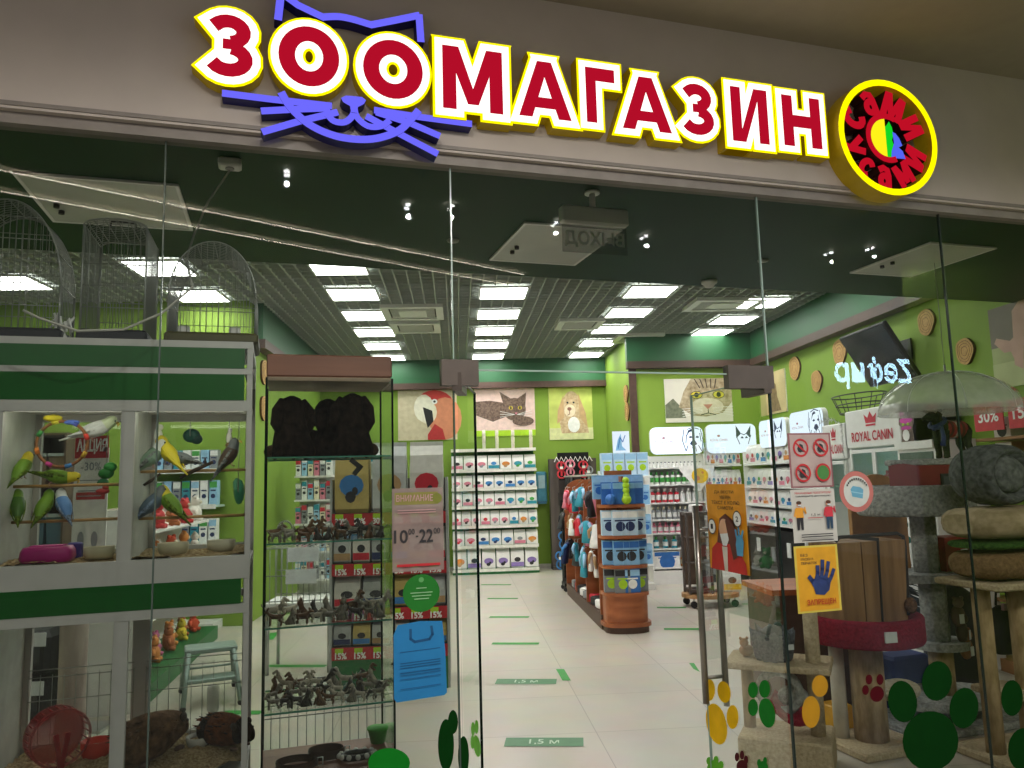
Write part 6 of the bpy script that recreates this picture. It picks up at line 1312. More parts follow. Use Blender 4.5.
f.text('ЗАПРЕЩЕН', .2, .1, .86, .2, col('#b5461a'), .03); f.mb.build('hand_notice', None, None, label='yellow notice with a dark blue hand on the right glass', cat='notice')
f = sf_flat(841, 471, 875, 512, -.004, None); f.ell(.5, .5, .5, .5, M('sticker_red_ring', '#b56a64', .6), 32).ell(.5, .5, .38, .38, M('sticker_pale', '#bfc4bf', .6), 28).poly([(.36, .38), (.66, .32), (.7, .54), (.62, .6), (.4, .64), (.32, .56)], M('mask_blue', '#5f9cb8', .6)).line([(.33, .5), (.68, .44)], .02, col('#8fc0d2'))
for i in range(11): a = math.radians(150-12*i); f.rect(.5+.31*math.cos(a)-.02, .5+.31*math.sin(a)-.02, .5+.31*math.cos(a)+.02, .5+.31*math.sin(a)+.025, INK)
f.mb.build('mask_sticker', None, None, label='round red-rimmed sticker with a blue face mask on the right glass', cat='sticker')
# the orange poster on the door leaf
pa, pb = hit(709, 525, piv_r, nR), hit(748, 525, piv_r, nR); zt_, zb_ = hit(728, 484, piv_r, nR).z, hit(728, 571, piv_r, nR).z
uo = -dr; f = Flat(Vector((pa.x, pa.y, zb_))+nR*(.004 if (EYE-piv_r).dot(nR) > 0 else -.004), uo, ZV, (pb-pa).dot(uo), zt_-zb_, M('poster_orange', '#e39a14', .55), 0, .0008)
for i, t_ in enumerate(('ДА ВЕСТИ', 'УВЕРЕН', 'ТЕКСТ Е КОЛЮ', 'САМСТИ')): f.text(t_, (.22, .36, .14, .3)[i], .885-.06*i, (.72, .64, .86, .7)[i], .925-.06*i, col('#5a3d10'), .012)
hair = col('#5a2416'); coat = col('#c3231c'); f.poly([(.26, .1), (.24, .3), (.34, .6), (.5, .66), (.7, .58), (.8, .3), (.76, .12)], hair).poly([(.06, 0), (.1, .24), (.24, .32), (.42, .3), (.6, .32), (.78, .26), (.94, .12), (.96, 0)], coat).ell(.45, .48, .13, .12, col('#e0b090'), 16).poly([(.34, .42), (.56, .44), (.56, .36), (.5, .29), (.4, .29)], col('#e9eef0')).poly([(.38, .28), (.52, .28), (.5, .0), (.42, .0)], col('#d8cfc4')).poly([(.6, .62), (.74, .5), (.8, .2), (.66, .14), (.58, .34), (.5, .58)], hair)
f.poly([(.76, .2), (.9, .2), (.94, .36), (.9, .44), (.78, .42), (.74, .32)], col('#4f9cc8'))
for a, b_ in (((.78, .4), (.76, .48)), ((.84, .42), (.84, .52)), ((.9, .4), (.94, .48))): f.line([a, b_], .04, col('#4f9cc8'))
for cx, cy, t_ in ((.17, .5, '1'), (.84, .61, '2')): f.ell(cx, cy, .1, None, CO['white'], 18); f.ring(cx, cy, .09, .105, INK); f.text(t_, cx-.03, cy-.03, cx+.03, cy+.03, INK, .02)
f.mb.build('orange_poster', None, None, label='orange poster of a long-haired woman in a mask on the open door leaf', cat='poster')
# ============================================================ FLOOR MARKINGS
fg, fgt = M('strip_green', '#3f7a4c', .5, var=.1), M('strip_bright', '#1f8f2c', .5, var=.08)
def strip(label, u0, u1, v, txt=False, c=None, d=.1, cat='floor marking'):
    a, b_ = hz(u0, v, .002), hz(u1, v, .002); c0 = (a+b_)/2; w_ = (b_-a).length; an = math.atan2((b_-a).y, (b_-a).x)
    f = Flat((-w_/2, -d/2, 0), (1, 0, 0), (0, 1, 0), w_, d, c or fg, 0, .0008)
    if txt: f.text('1,5 м', .31, .2, .69, .8, col('#b9d0b8'), .01)
    f.mb.build('floor_strip', None, None, c0, an, label=label, cat=cat, group='green distance strips on the floor')
strip('nearest green floor strip reading 1,5 м in the doorway', 505, 583.5, 742, True, d=.17)
strip('second green floor strip reading 1,5 м beyond the nearest one', 496, 556.5, 681.5, True, d=.17)
for i, (u0, u1, v, nm_) in enumerate(((492, 539, 643.5, 'third'), (489.5, 529, 617, 'fourth'), (487.5, 518, 598.5, 'fifth'), (481, 511, 584.7, 'farthest'))): strip('%s green floor strip in the row straight ahead of the door' % nm_, u0, u1, v, c=fgt, d=.1)
strip('green floor strip just right of the gondola end', 657, 686, 607.5, c=fgt, d=.09); strip('green floor strip nearer to the door handle right of the gondola', 664, 702, 629, c=fgt)
strip('green floor strip seen through the display case', 268, 326, 666, c=fgt); strip('green floor strip seen between cabinet and case', 222, 262, 712.5, c=fgt); strip('green floor strip behind the orange poster', 742, 774, 604, c=fgt, d=.06)
decal('floor_block', 'short bright green block on the floor beside the second strip', 'floor marking', (0, 0, 0), (0, 0, 1), [(fgt, [(556, 669), (564, 669), (571, 680.5), (562.5, 680.5)])])
decal('floor_block', 'short green block on the floor by the door handle', 'floor marking', (0, 0, 0), (0, 0, 1), [(fgt, [(689, 663), (694, 663), (700, 672), (693.5, 669)])])
decal('floor_block', 'short green block on the floor seen through the display case', 'floor marking', (0, 0, 0), (0, 0, 1), [(fgt, [(268, 640), (270, 633), (279, 632), (273, 639.5)])])
# ============================================================ RIGHT WINDOW DISPLAY
beige = plush('carpet_beige', '#a89576', '#c9b899', 60, .6); grey = plush('carpet_grey', '#7d7f7c', '#b3b4ae', 45, 1.0); sis = streaks('sisal', '#bba27a', '#8f7852', 2, 30, .95, 3)
tag_w = col('#dfe3e4')
# (a) beige cat tree by the door
nb = 1.22; c0 = P3(787, 720, nb); base = Vector((c0.x, c0.y, 0)); ct = thing('cat_tree', 'low beige carpeted cat tree with a hammock beside the open door', 'cat tree', base, -.5); Ri = Matrix.Rotation(.5, 3, 'Z')
def loc_t(u, v, n): return Ri @ (P3(u, v, n)-base)
zbx = P3(787, 745, nb-.2).z; MB().bx(-.26, .25, -.19, .2, 0.0, zbx, beige, .012).build('base_box', None, ct)
q1 = loc_t(750, 700, nb); q2 = loc_t(816, 700, nb); zpl = P3(785, 664, nb-.1).z
px1 = Vector((-.2, .02, 0)); px2 = Vector((.2, .05, 0))
MB().cyl((-.215, .02, zbx), (-.215, .02, zpl-.03), .036, sis, 16).build('post', None, ct); MB().cyl((.17, -.02, zbx), (.17, -.02, zpl+.42), .042, beige, 16).build('post', None, ct)
MB().bx(-.32, .27, -.19, .19, zpl-.035, zpl, beige, .012).build('platform', None, ct)
m = MB(); rr2 = (zpl-zbx)*.27; m.tube([(-.02, -.06+.0, zpl-.04-rr2*1.05)+Vector((rr2*math.cos(a*PI/12), 0, rr2*math.sin(a*PI/12))) if False else Vector((-.02+rr2*math.cos(a*PI/12), -.1, zpl-.045-rr2*1.05+rr2*math.sin(a*PI/12))) for a in range(24)], .026, grey, 8, closed=True); m.build('tunnel_ring', None, ct)
m = MB(); rd2 = plush('fleece_red', '#6f1626', '#9a2336', 60, .5); rows_ = []
for i in range(11):
    k_ = i/10; x = -.07+.26*k_; z = zpl-.1-rr2*.9-.07*math.sin(PI*k_)-.03*k_; rows_.append([(x, -.16, z), (x, .1, z), (x, .1, z-.045), (x, -.16, z-.045)])
m.loft(rows_, rd2, True); m.build('hammock', None, ct)
m = MB(); m.ball((.05, -.04, zpl-.13-rr2*.6), (.09, .07, .06), grey, 14); m.build('hammock_cushion', None, ct)
# grey scalloped basket on its platform
pB_ = base+Matrix.Rotation(-.5, 3, 'Z') @ Vector((-.05, -.02, zpl+.001)); t = thing('felt_basket', 'dark grey scalloped felt basket on the low beige cat tree', 'basket', pB_, 0); m = MB(); n_ = 48; felt = plush('felt_grey', '#3f4347', '#6d7276', 70, .5); H = .2
rings = []
for z, r in ((0, .09), (.02, .105), (.1, .118), (.165, .128)): rings.append([Vector(((r+.009*math.cos(10*a))*math.cos(a), (r+.009*math.cos(10*a))*math.sin(a), z+(.018*math.cos(10*a) if z > .15 else 0))) for a in [2*PI*j/n_ for j in range(n_)]])
for z, r in ((.16, .112), (.03, .09)): rings.append([Vector((r*math.cos(a), r*math.sin(a), z)) for a in [2*PI*j/n_ for j in range(n_)]])
m.loft(rings, felt); m.build('basket_body', None, t); m = MB(); m.box((.06, -.112, .09), (.04, .006, .03), tag_w); m.build('price_tag', None, t)
t = thing('toy_mouse', 'dark plush toy heaped in the grey felt basket', 'plush toy', pB_+Vector((0, 0, .05)), .4); m = MB(); m.ball((0, 0, .1), (.07, .05, .05), col('#23262a'), 12); m.tube([(-.06, 0, .1), (-.1, .02, .13), (-.1, .03, .17)], [.012, .009, .004], col('#23262a'), 6); m.ball((.05, 0, .135), (.03, .028, .028), col('#30343a'), 10); m.build('body', None, t)
t = thing('plush_toy', 'small tan plush toy peeking out left of the grey felt basket', 'plush toy', base+Matrix.Rotation(-.5, 3, 'Z') @ Vector((-.21, .02, zpl+.001)), 0); m = MB(); m.ball((0, 0, .035), (.045, .04, .035), col('#a9784a'), 12); m.ball((-.02, -.02, .085), .028, col('#b8855a'), 12); m.build('body', None, t)
for s_ in (-1, 1): MB().ball((-.02+s_*.02, -.02, .11), .01, col('#a9784a'), 8).build('ear', None, t)
MB().box((0, 0, .09), (.15, .15, .18), col('#d8a013'), .3, .008).build('yellow_box', None, None, (P3(838, 740, 1.62).x, P3(838, 740, 1.62).y, 0), label='bright yellow box on the floor behind the low beige cat tree', cat='box')
# (b) thick beige post with a red tub and a wooden pet house in it
n2 = 1.3; c0 = P3(869, 700, n2); bs = Vector((c0.x, c0.y, 0)); t = thing('cat_tree', 'thick beige post cat tree carrying a round red fleece tub', 'cat tree', bs, AL); r2 = P3(914, 640, n2)-P3(822, 640, n2); r2 = r2.length/2
MB().bx(-.24, .24, -.22, .22, 0, .05, beige, .01).build('base_board', None, t); zt0_ = P3(868, 655, n2-r2).z; zt1b = P3(868, 626, n2-r2).z
MB().cyl((0, 0, .05), (0, 0, zt0_), .1, sis, 20).build('post', None, t); MB().cyl((-.14, .1, .05), (-.14, .1, zt0_), .045, M('post_white', '#cfc8b8', .8), 14).build('post', None, t)
m = MB(); m.lathe([(.001, zt0_), (r2*.97, zt0_), (r2, zt0_+.02), (r2, zt1b-.015), (r2*.98, zt1b), (r2*.86, zt1b), (r2*.84, zt1b-.02), (r2*.84, zt0_+.03), (.001, zt0_+.03)], (0, 0, 0), rd2, 36); m.build('red_tub', None, t); MB().box((-.1, -r2*.965, (zt0_+zt1b)/2+.0), (.075, .014, .06), tag_w, -.1).build('price_tag', None, t)
hw_ = (P3(902, 590, n2)-P3(836, 590, n2)).length/2; zh0 = zt0_+.031; zh1 = P3(868, 536, n2).z; t = thing('wooden_pet_house', 'tall tan wood-panelled box with dark edging standing in the red tub', 'pet house', bs+ZV*zh0, AL-.02); hh = zh1-zh0; oak = streaks('oak_panel', '#a07a50', '#7c5a38', 2, 6, .6)
tp_ = .9
for x0, x1 in ((-1, -.34), (-.3, .14), (.2, 1)):
    m = MB(); a0, a1 = x0*hw_, x1*hw_; m.loft([[(a0*k_, -.14*k_, z), (a1*k_, -.14*k_, z), (a1*k_, .14*k_, z), (a0*k_, .14*k_, z)] for z, k_ in ((0, tp_), (hh-.02, 1))], oak, False); m.build('wood_panel', None, t)
m = MB(); m.loft([[(.145*hw_*k_, -.146*k_, z), (.195*hw_*k_, -.146*k_, z), (.195*hw_*k_, .1, z), (.145*hw_*k_, .1, z)] for z, k_ in ((0, tp_), (hh, 1))], black, False); m.build('dark_seam', None, t)
m = MB(); m.tube([(-hw_*1.0, -.13, hh-.01), (-hw_*.9, -.13, hh+.015), (hw_*.8, -.13, hh+.02), (hw_*.97, -.13, hh-.0), (hw_*1.0, -.13, hh-.06), (hw_*.97, -.13, hh-.3), (hw_*.92, -.13, .12)], .011, M('edge_cord', '#2b2a26', .7), 8); m.build('edging', None, t)
MB().ball((hw_*.95, -.15, hh*.3), (.04, .035, .05), plush('fur_brown', '#2e2019', '#6b4c36'), 12).build('tassel', None, t)
# (c) big grey cat tree
n3 = 1.5; c0 = P3(926, 560, n3); bs3 = Vector((c0.x, c0.y, 0)); t = thing('cat_tree', 'tall grey carpeted cat tree with a wide bed on top', 'cat tree', bs3, AL)
zb0, zb1 = P3(921, 517, n3-.25).z, P3(921, 487, n3-.25).z; rb = (P3(969, 500, n3)-P3(873, 500, n3)).length/2*.97; xo = (P3(921, 500, n3)-P3(926, 500, n3)).dot(ev)
m = MB(); m.lathe([(.001, 0), (rb*.96, 0), (rb, .015), (rb*.99, .05), (rb*.9, (zb1-zb0)), (rb*.84, zb1-zb0+.01), (rb*.78, zb1-zb0-.01), (rb*.76, .06), (.001, .06)], (xo, 0, zb0), grey, 40, sy=.85); m.build('top_bed', None, t)
rp = .082; zs1 = P3(950, 575, n3-.2).z
MB().cyl((0, 0, zs1), (0, 0, zb0), rp, grey, 20).build('post', None, t)
n_ = 28; xl, xr = (P3(893, 570, n3)-bs3).dot(ev), (P3(1008, 578, n3)-bs3).dot(ev); xm, xw = (xl+xr)/2, (xr-xl)/2
m = MB(); m.prism([(xm+xw*math.cos(2*PI*i/n_), .22*math.sin(2*PI*i/n_)) for i in range(n_)], (0, 0, zs1-.055), (1, 0, 0), (0, 1, 0), (0, 0, 1), 0, .055, grey); m.build('middle_shelf', None, t)
zs2 = P3(940, 646, n3-.15).z; MB().cyl((.03, 0, zs2), (.03, 0, zs1-.055), rp*1.05, grey, 20).build('post', None, t)
m = MB(); m.prism([(.06+.19*math.cos(2*PI*i/n_), .17*math.sin(2*PI*i/n_)) for i in range(n_)], (0, 0, zs2-.05), (1, 0, 0), (0, 1, 0), (0, 0, 1), 0, .05, grey); m.build('lower_step', None, t)
zs3 = P3(930, 706, n3-.2).z; MB().cyl((.05, 0, zs3), (.05, 0, zs2-.05), rp*.95, sis, 20).build('post', None, t)
m = MB(); m.prism([(.05+.4*math.cos(2*PI*i/n_), .27*math.sin(2*PI*i/n_)) for i in range(n_)], (0, 0, zs3-.05), (1, 0, 0), (0, 1, 0), (0, 0, 1), 0, .05, grey); m.build('low_shelf', None, t)
MB().cyl((.07, 0, .05), (.07, 0, zs3-.05), rp, grey, 20).build('post', None, t); MB().bx(-.4, .5, -.28, .28, 0, .05, grey, .012).build('base_board', None, t)
def on3(u, v, n, z=None): p = P3(u, v, n); p.z = z if z is not None else p.z; return p
# things in its bed: red gift box with a fluffy border, small dark box
zbed = zb0+.0601; hg = P3(930, 462, n3).z-zbed; wg = (P3(958, 480, n3)-P3(905, 480, n3)).length
t = thing('gift_box', 'dark red box with fluffy grey rim in the high grey bed', 'box', on3(931, 480, n3, zbed), AL); MB().bx(-wg/2, wg/2, -.12, .14, 0, hg, col('#7a1d24', var=.1), .006).build('box_body', None, t)
m = MB(); m.tube([(-wg/2, -.12, hg), (wg/2, -.12, hg), (wg/2, .14, hg), (-wg/2, .14, hg)], .022, grey, 8, closed=True); m.build('fluffy_rim', None, t); m = MB(); m.box((.06, -.125, hg*.45), (.2, .012, hg*.55), col('#26282b')); m.box((.06, -.133, hg*.45), (.17, .004, hg*.42), col('#4c5254')); m.build('front_label', None, t)
# toy dog in a red sweater standing on it
zd0 = zbed+hg+.024; hd = P3(925, 405, n3).z-zd0; k_ = hd/.62; t = thing('toy_dog', 'dark green toy dog in striped red sweater and Santa hat on the red box', 'toy dog', on3(952, 455, n3, zd0), AL); t.scale = (k_,)*3
gdk = plush('dog_dark_green', '#20261c', '#3a4030', 40, .4); n_ = 14
def rg(x, z, ry, rz_): return [Vector((x, ry*math.cos(2*PI*j/n_), z+rz_*math.sin(2*PI*j/n_))) for j in range(n_)]
m = MB(); m.loft([rg(.26, .33, .02, .03), rg(.24, .33, .07, .08), rg(.14, .33, .085, .085), rg(0, .34, .085, .09), rg(-.12, .37, .085, .1), rg(-.18, .42, .065, .085), rg(-.21, .47, .055, .06), rg(-.25, .49, .06, .06), rg(-.3, .48, .045, .042), rg(-.36, .455, .032, .03), rg(-.375, .45, .012, .012)], gdk)
for x in (-.13, .2):
    for s_ in (-1, 1): m.tube([(x, s_*.05, .32), (x-.01, s_*.055, .17), (x+(.03 if x > 0 else 0), s_*.055, .08), (x, s_*.055, .02), (x-.03, s_*.055, .012)], [.055, .042, .034, .036, .025], gdk, 8)
m.tube([(.25, 0, .36), (.3, 0, .34), (.31, 0, .25)], [.025, .02, .008], gdk, 7); m.build('body', None, t)
m = MB(); swr, sww = col('#a3222a'), col('#c9bdb4'); rs = [rg(x, .335+.01*(x < 0), .094, .1) for x in [-.1+.04*i for i in range(8)]]; m.loft(rs, None, True, True, [swr, col('#5a1a1e'), swr, sww, swr, col('#5a1a1e'), swr]); m.build('sweater', None, t)
m = MB(); m.lathe([(.07, 0), (.068, .02), (.055, .03), (.045, .07), (.03, .1), (.001, .12)], (-.24, 0, .535), None, 16, axis=(.25, 0, 1), mats=[sww, sww, swr, swr, swr]); m.build('santa_hat', None, t)
m = MB(); bs_ = col('#23386f'); m.tube([(-.17+.09*math.cos(a*PI/8)*.8, .085*math.sin(a*PI/8), .41+.05*math.cos(a*PI/8)) for a in range(16)], .026, bs_, 8, closed=True); m.tube([(-.2, -.06, .38), (-.26, -.1, .34), (-.34, -.1, .33)], .016, bs_, 6); m.tube([(-.2, -.08, .38), (-.2, -.1, .24), (-.22, -.1, .14)], [.02, .024, .03], bs_, 6); m.build('scarf', None, t)
for s_ in (-1, 1): MB().tube([(-.22, s_*.05, .53), (-.2, s_*.075, .5), (-.2, s_*.08, .43)], [.02, .028, .012], gdk, 7).build('ear', None, t)
# red carton with tags on the middle shelf
t = thing('red_carton', 'dark red carton with two white tags on the middle shelf of the grey cat tree', 'carton', on3(951, 560, n3, zs1+.001), AL); wz = (P3(966, 555, n3)-P3(938, 555, n3)).length; hz_ = P3(951, 536, n3).z-zs1
MB().bx(-wz/2, wz/2, -.08, .08, 0, hz_, col('#8a1a22', var=.15), .004).build('box_body', None, t); m = MB(); m.bx(-wz*.1, wz/2-.002, -.084, -.08, .005, hz_*.6, col('#4a4d50')); m.build('dark_panel', None, t)
for x, z in ((.0, .7), (.02, .16)): MB().box((wz*.12+x, -.09, hz_*z*.8), (.05, .008, .035), tag_w).build('white_tag', None, t)
# plush toys hanging beside the post and lying on the low shelf
for i, (u, v, c, lb) in enumerate(((958, 616, '#6d5a4c', 'brown plush toy with a blue and white tag hanging right of the grey post'), (966, 648, '#8a5a3a', 'tan plush toy hanging low right of the grey post'), (962, 632, '#4a3a30', 'dark brown plush toy hanging behind the grey post'))):
    p = P3(u, v, n3-.1); t = thing('plush_toy', lb, 'plush toy', p, AL+.3*i); MB().ball((0, 0, 0), (.05, .04, .075), col(c), 12).build('body', None, t); MB().ball((0, -.01, .09), .036, col(c), 12).build('head', None, t)
    m = MB(); m.tube([(0, 0, .12), (0, 0, .2)], .004, black, 4); m.build('loop', None, t); MB().box((-.02, -.05, -.01), (.035, .006, .06), tag_w).build('tag', None, t)
    for s_ in (-1, 1): MB().ball((s_*.03, -.01, .12), .014, col(c), 8).build('ear', None, t)
p = on3(898, 690, n3-.05, zs3+.001); t = thing('plush_cushion', 'cream plush cushion lying on the low shelf of the grey cat tree', 'cushion', p, AL); m = MB(); m.ball((0, 0, .07), (.16, .11, .07), plush('cream_plush', '#b8a98c', '#d8ccb4', 60, .6), 18); m.build('cushion_body', None, t)
for i in range(3): MB().ball((-.13+.02*i, -.09-.01*i, .08-.03*i), (.05, .02, .018), plush('cream_plush', '#b8a98c', '#d8ccb4'), 10).build('paw', None, t)
p = on3(902, 668, n3+.35, 0); m = MB(); zz_ = P3(902, 655, n3+.3).z; m.bx(-.17, .17, -.1, .1, 0, zz_, M('blue_fabric', '#1d2f7a', .8, var=.15), .02); m.build('blue_crate', None, None, p, AL, label='deep blue fabric crate behind the cream plush cushion', cat='crate')
p = on3(950, 610, n3+.45, 0); zz_ = P3(950, 584, n3+.45).z; t = thing('black_carrier', 'tall black rounded pet carrier behind the grey cat tree', 'pet carrier', p, AL); m = MB(); m.loft([[Vector((.24*k_*math.cos(2*PI*j/20), .16*k_*math.sin(2*PI*j/20), z)) for j in range(20)] for z, k_ in ((0, .9), (.05, 1), (zz_*.7, 1), (zz_*.92, .75), (zz_, .35))], M('carrier_black', '#17181a', .7, var=.2)); m.build('carrier_body', None, t)
m = MB(); m.tube([(-.1, -.0, zz_*.97), (-.09, 0, zz_+.07), (.09, 0, zz_+.07), (.1, 0, zz_*.97)], .014, black, 6); m.build('handle', None, t)
# (d) beige rack at the right edge with cushions and the grey round bed
n4 = .85; c0 = P3(1010, 600, n4); bs4 = Vector((c0.x, c0.y, 0)); t = thing('cat_tree', 'beige two-post cat tree at the right picture edge holding a pile of beds', 'cat tree', bs4, AL); ztp = P3(1010, 584, n4-.2).z
for u, dx in ((986, 0), (1022, 0)): x = (P3(u, 650, n4)-bs4).dot(ev); MB().cyl((x, 0, .05), (x, 0, ztp-.04), .052, sis, 18).build('post', None, t)
xs0 = (P3(968, 600, n4)-bs4).dot(ev); MB().bx(xs0, xs0+.62, -.22, .24, ztp-.04, ztp, beige, .012).build('platform', None, t); MB().bx(xs0, xs0+.62, -.22, .24, 0, .05, beige, .012).build('base_board', None, t)
MB().bx(xs0+.14, xs0+.4, -.12, .18, .05+.3, .05+.34, beige, .01).build('low_shelf', None, t)
zq = ztp
def roll(name, label, z0, z1, x0, x1, d, mat, cat):
    t = thing(name, label, cat, bs4+ev*((x0+x1)/2)+ZV*(z0+.0005), AL); h = z1-z0; w_ = x1-x0; n_ = 16; rings = []
    for i in range(15):
        k_ = i/14; e_ = (1-(2*k_-1)**6)**.5 if 0 < k_ < 1 else .3; wv = 1+.035*math.sin(k_*17)
        rings.append([Vector((-w_/2+w_*k_, d/2*max(e_, .5)*math.copysign(abs(math.cos(a))**.7, math.cos(a)), h/2+h/2*max(e_, .6)*wv*.98*math.copysign(abs(math.sin(a))**.7, math.sin(a)))) for a in [2*PI*j/n_ for j in range(n_)]])
    m = MB(); m.loft(rings, mat); mz = min(v[2] for v in m.v); m.v = [(v[0], v[1], v[2]-mz) for v in m.v]; m.build('padding', None, t); return max(v[2] for v in m.v)
zc_ = [P3(1000, v, n4-.2).z for v in (574, 553, 541, 508)]; xL_ = (P3(968, 530, n4)-bs4).dot(ev)
h_ = roll('pet_bed', 'brown fleece pet bed at the bottom of the pile at the right edge', zq, zc_[1], xs0+.0, xs0+.62, .42, plush('fleece_brown', '#6b5338', '#8c7050', 50, .5), 'pet bed'); zq += h_+.001
h_ = roll('pet_mat', 'green plush mat in the pile of beds at the right edge', zq, zq+.055, xs0+.0, xs0+.62, .4, plush('fleece_green', '#24401e', '#46682e', 60, .6), 'mat'); zq += h_+.001
h_ = roll('pet_bed', 'thick ribbed beige bolster bed under the grey round bed', zq, zc_[3], xs0-.02, xs0+.64, .44, streaks('corduroy', '#b5a182', '#92805f', 0, 40, .9, 2), 'pet bed'); zq += h_+.001
t = thing('pet_bed', 'big round dark grey plush bed on top of the pile at the right edge', 'pet bed', bs4+ev*(xs0+.27)+ZV*zq, AL); gp = plush('plush_dark_grey', '#3c3e3f', '#6a6c6c', 30, 1.0); Hb = P3(1010, 444, n4).z-zq; R_ = Hb/2
m = MB(); n_ = 36; rings = []
for y_, r in ((-.12, .62), (-.16, .72), (-.17, .82), (-.13, .95), (-.05, 1.0), (.06, .98), (.14, .85), (.16, .5), (.165, .02)): rings.append([Vector((R_*1.12*r*math.cos(a), y_, R_+R_*r*math.sin(a)*.999)) for a in [2*PI*j/n_ for j in range(n_)]])
m.loft(rings, gp); m.build('bolster', None, t); m = MB(); m.lathe([(R_*.68, 0), (R_*.5, -.05), (R_*.2, -.06), (.001, -.055)], (0, -.1, R_), plush('plush_grey2', '#4c4e4e', '#7a7c7b', 30, .8), 28, axis=(0, 1, 0), sx=1.1); m.build('cushion', None, t)
t = thing('black_bag', 'black bag with a pale pink tag hanging between the right-edge posts', 'bag', P3(1004, 625, n4+.12), AL); m = MB(); m.loft([[Vector((.1*k_*math.cos(2*PI*j/16), .05*k_*math.sin(2*PI*j/16), z)) for j in range(16)] for z, k_ in ((-.17, .7), (-.15, .95), (.0, 1), (.1, .8), (.12, .4))], M('carrier_black', '#17181a')); m.build('bag_body', None, t); MB().box((0, -.055, .12), (.12, .02, .04), col('#a8878a')).build('pink_tag', None, t); m = MB(); m.tube([(-.05, 0, .12), (-.04, 0, .2), (.04, 0, .2), (.05, 0, .12)], .008, black, 5); m.build('strap', None, t)
# clear pet umbrella over the display
n5 = 1.45; c0 = P3(945, 372, n5); ru = (P3(996, 408, n5)-P3(893, 408, n5)).length/2; hu = c0.z-P3(945, 413, n5).z; t = thing('clear_umbrella', 'clear plastic dome umbrella with red lettering above the toy dog', 'umbrella', c0-ZV*hu, AL)
cl = M('clear_film', '#e3e8df', .15, alpha=.42, var=.1); m = MB(); pr_ = [(ru*math.sin(a*PI/2/9), hu*math.cos(a*PI/2/9)) for a in range(9, -1, -1)]; m.lathe(pr_, (0, 0, 0), cl, 32); m.build('canopy', None, t)
m = MB()
for i in range(8): a = 2*PI*i/8+.2; m.tube([(ru*math.sin(b_*PI/16)*math.cos(a), ru*math.sin(b_*PI/16)*math.sin(a), hu*math.cos(b_*PI/16)+.002) for b_ in range(9)], .003, col('#c8cdc6'), 4)
m.build('rib', None, t); MB().cyl((0, 0, hu), (0, 0, hu+.05), .008, steel, 8).build('tip', None, t); m = MB(); m.cyl((0, 0, hu-.26), (0, 0, hu), .006, steel, 8); m.build('shaft', None, t)
m = MB(); V, Fc, _a = text_mesh('puppie', .012); rr3 = ru*.84
m.add([(ru*1.012*math.sin(1.2-.16*p[1])*math.cos(-1.25+.7*p[0]), ru*1.012*math.sin(1.2-.16*p[1])*math.sin(-1.25+.7*p[0]), hu*1.012*math.cos(1.2-.16*p[1])) for p in V], Fc, col('#a32a2a')); m.build('lettering', None, t)
m = MB(); m.cyl((0, 0, 3.2-c0.z+hu), (0, 0, hu+.05), .0025, wire, 5); m.build('hanging_wire', None, t)
# ============================================================ LEFT DEPTHS, SEEN THROUGH CABINET AND CASE
pA = hz(397, 690, 0); yA = pA.y; xa = hy(332, 600, yA).x; xb = hy(447, 600, yA).x; w = xb-xa
rl = [hy(390, v, yA).z for v in (446, 505)]; dkw = streaks('dark_shelf', '#2b2625', '#3a3331', 0, 4); zz = [hy(400, v, yA).z for v in (512, 562, 607, 645)]
rk = unit('promo_rack', 'dark shelf rack with red price strips and green base behind the display case', 'shelf rack', (xa, yA, 0), 0, w, .5, zz, dkw, back=col('#3d3836'), base=grn, base_h=.28, side=M('rack_post', '#a5aaa6', .4), top=hy(400, 478, yA).z)
bagc = [('gold', '#c9b26a', 'blue'), ('silver', '#c7cac8', 'tan'), ('white', '#dedbd2', 'red'), ('silver', '#b9bcba', 'navy')]
for r, z in enumerate(zz):
    f = Flat((0, -.02, z-.1), (1, 0, 0), ZV, w, .1, RDI, .006, .002)
    for i in range(6): f.rect(.03+.165*i, .5, .1+.165*i, .95, CO['lime']); f.text(('30%' if r == 0 else '15%'), .03+.165*i, .08, .13+.165*i, .6, CO['white'], .03)
    f.mb.build('price_strip', None, None, place(rk, w, 0, 0, 0), label='red price strip along the %s shelf of the dark promo rack' % ORD[r], cat='price strip', group='red price strips')
    n_ = 3 if r == 0 else 4 if r == 2 else 6
    for i in range(n_):
        nm_, cc, mo = bagc[(i+r) % 4]; h = (.6, .28, .26, .2)[r]
        pack('bag', (w/n_*.9, .2, h, col(cc), CO[mo], CO['dark'], 1 if r else 0), 'dry_food_bag', '%s dry food bag, %s from left on %s shelf of dark promo rack' % (nm_, ORD[i], ORD[r]), 'pet food bag', 'dry food bags on the promo rack', place(rk, w, w/n_*(i+.5), .13, z+.001))
# small hammer-shaped wooden toy stand on top
p = place(rk, w, w*.72, .2, zz[0]+.43)
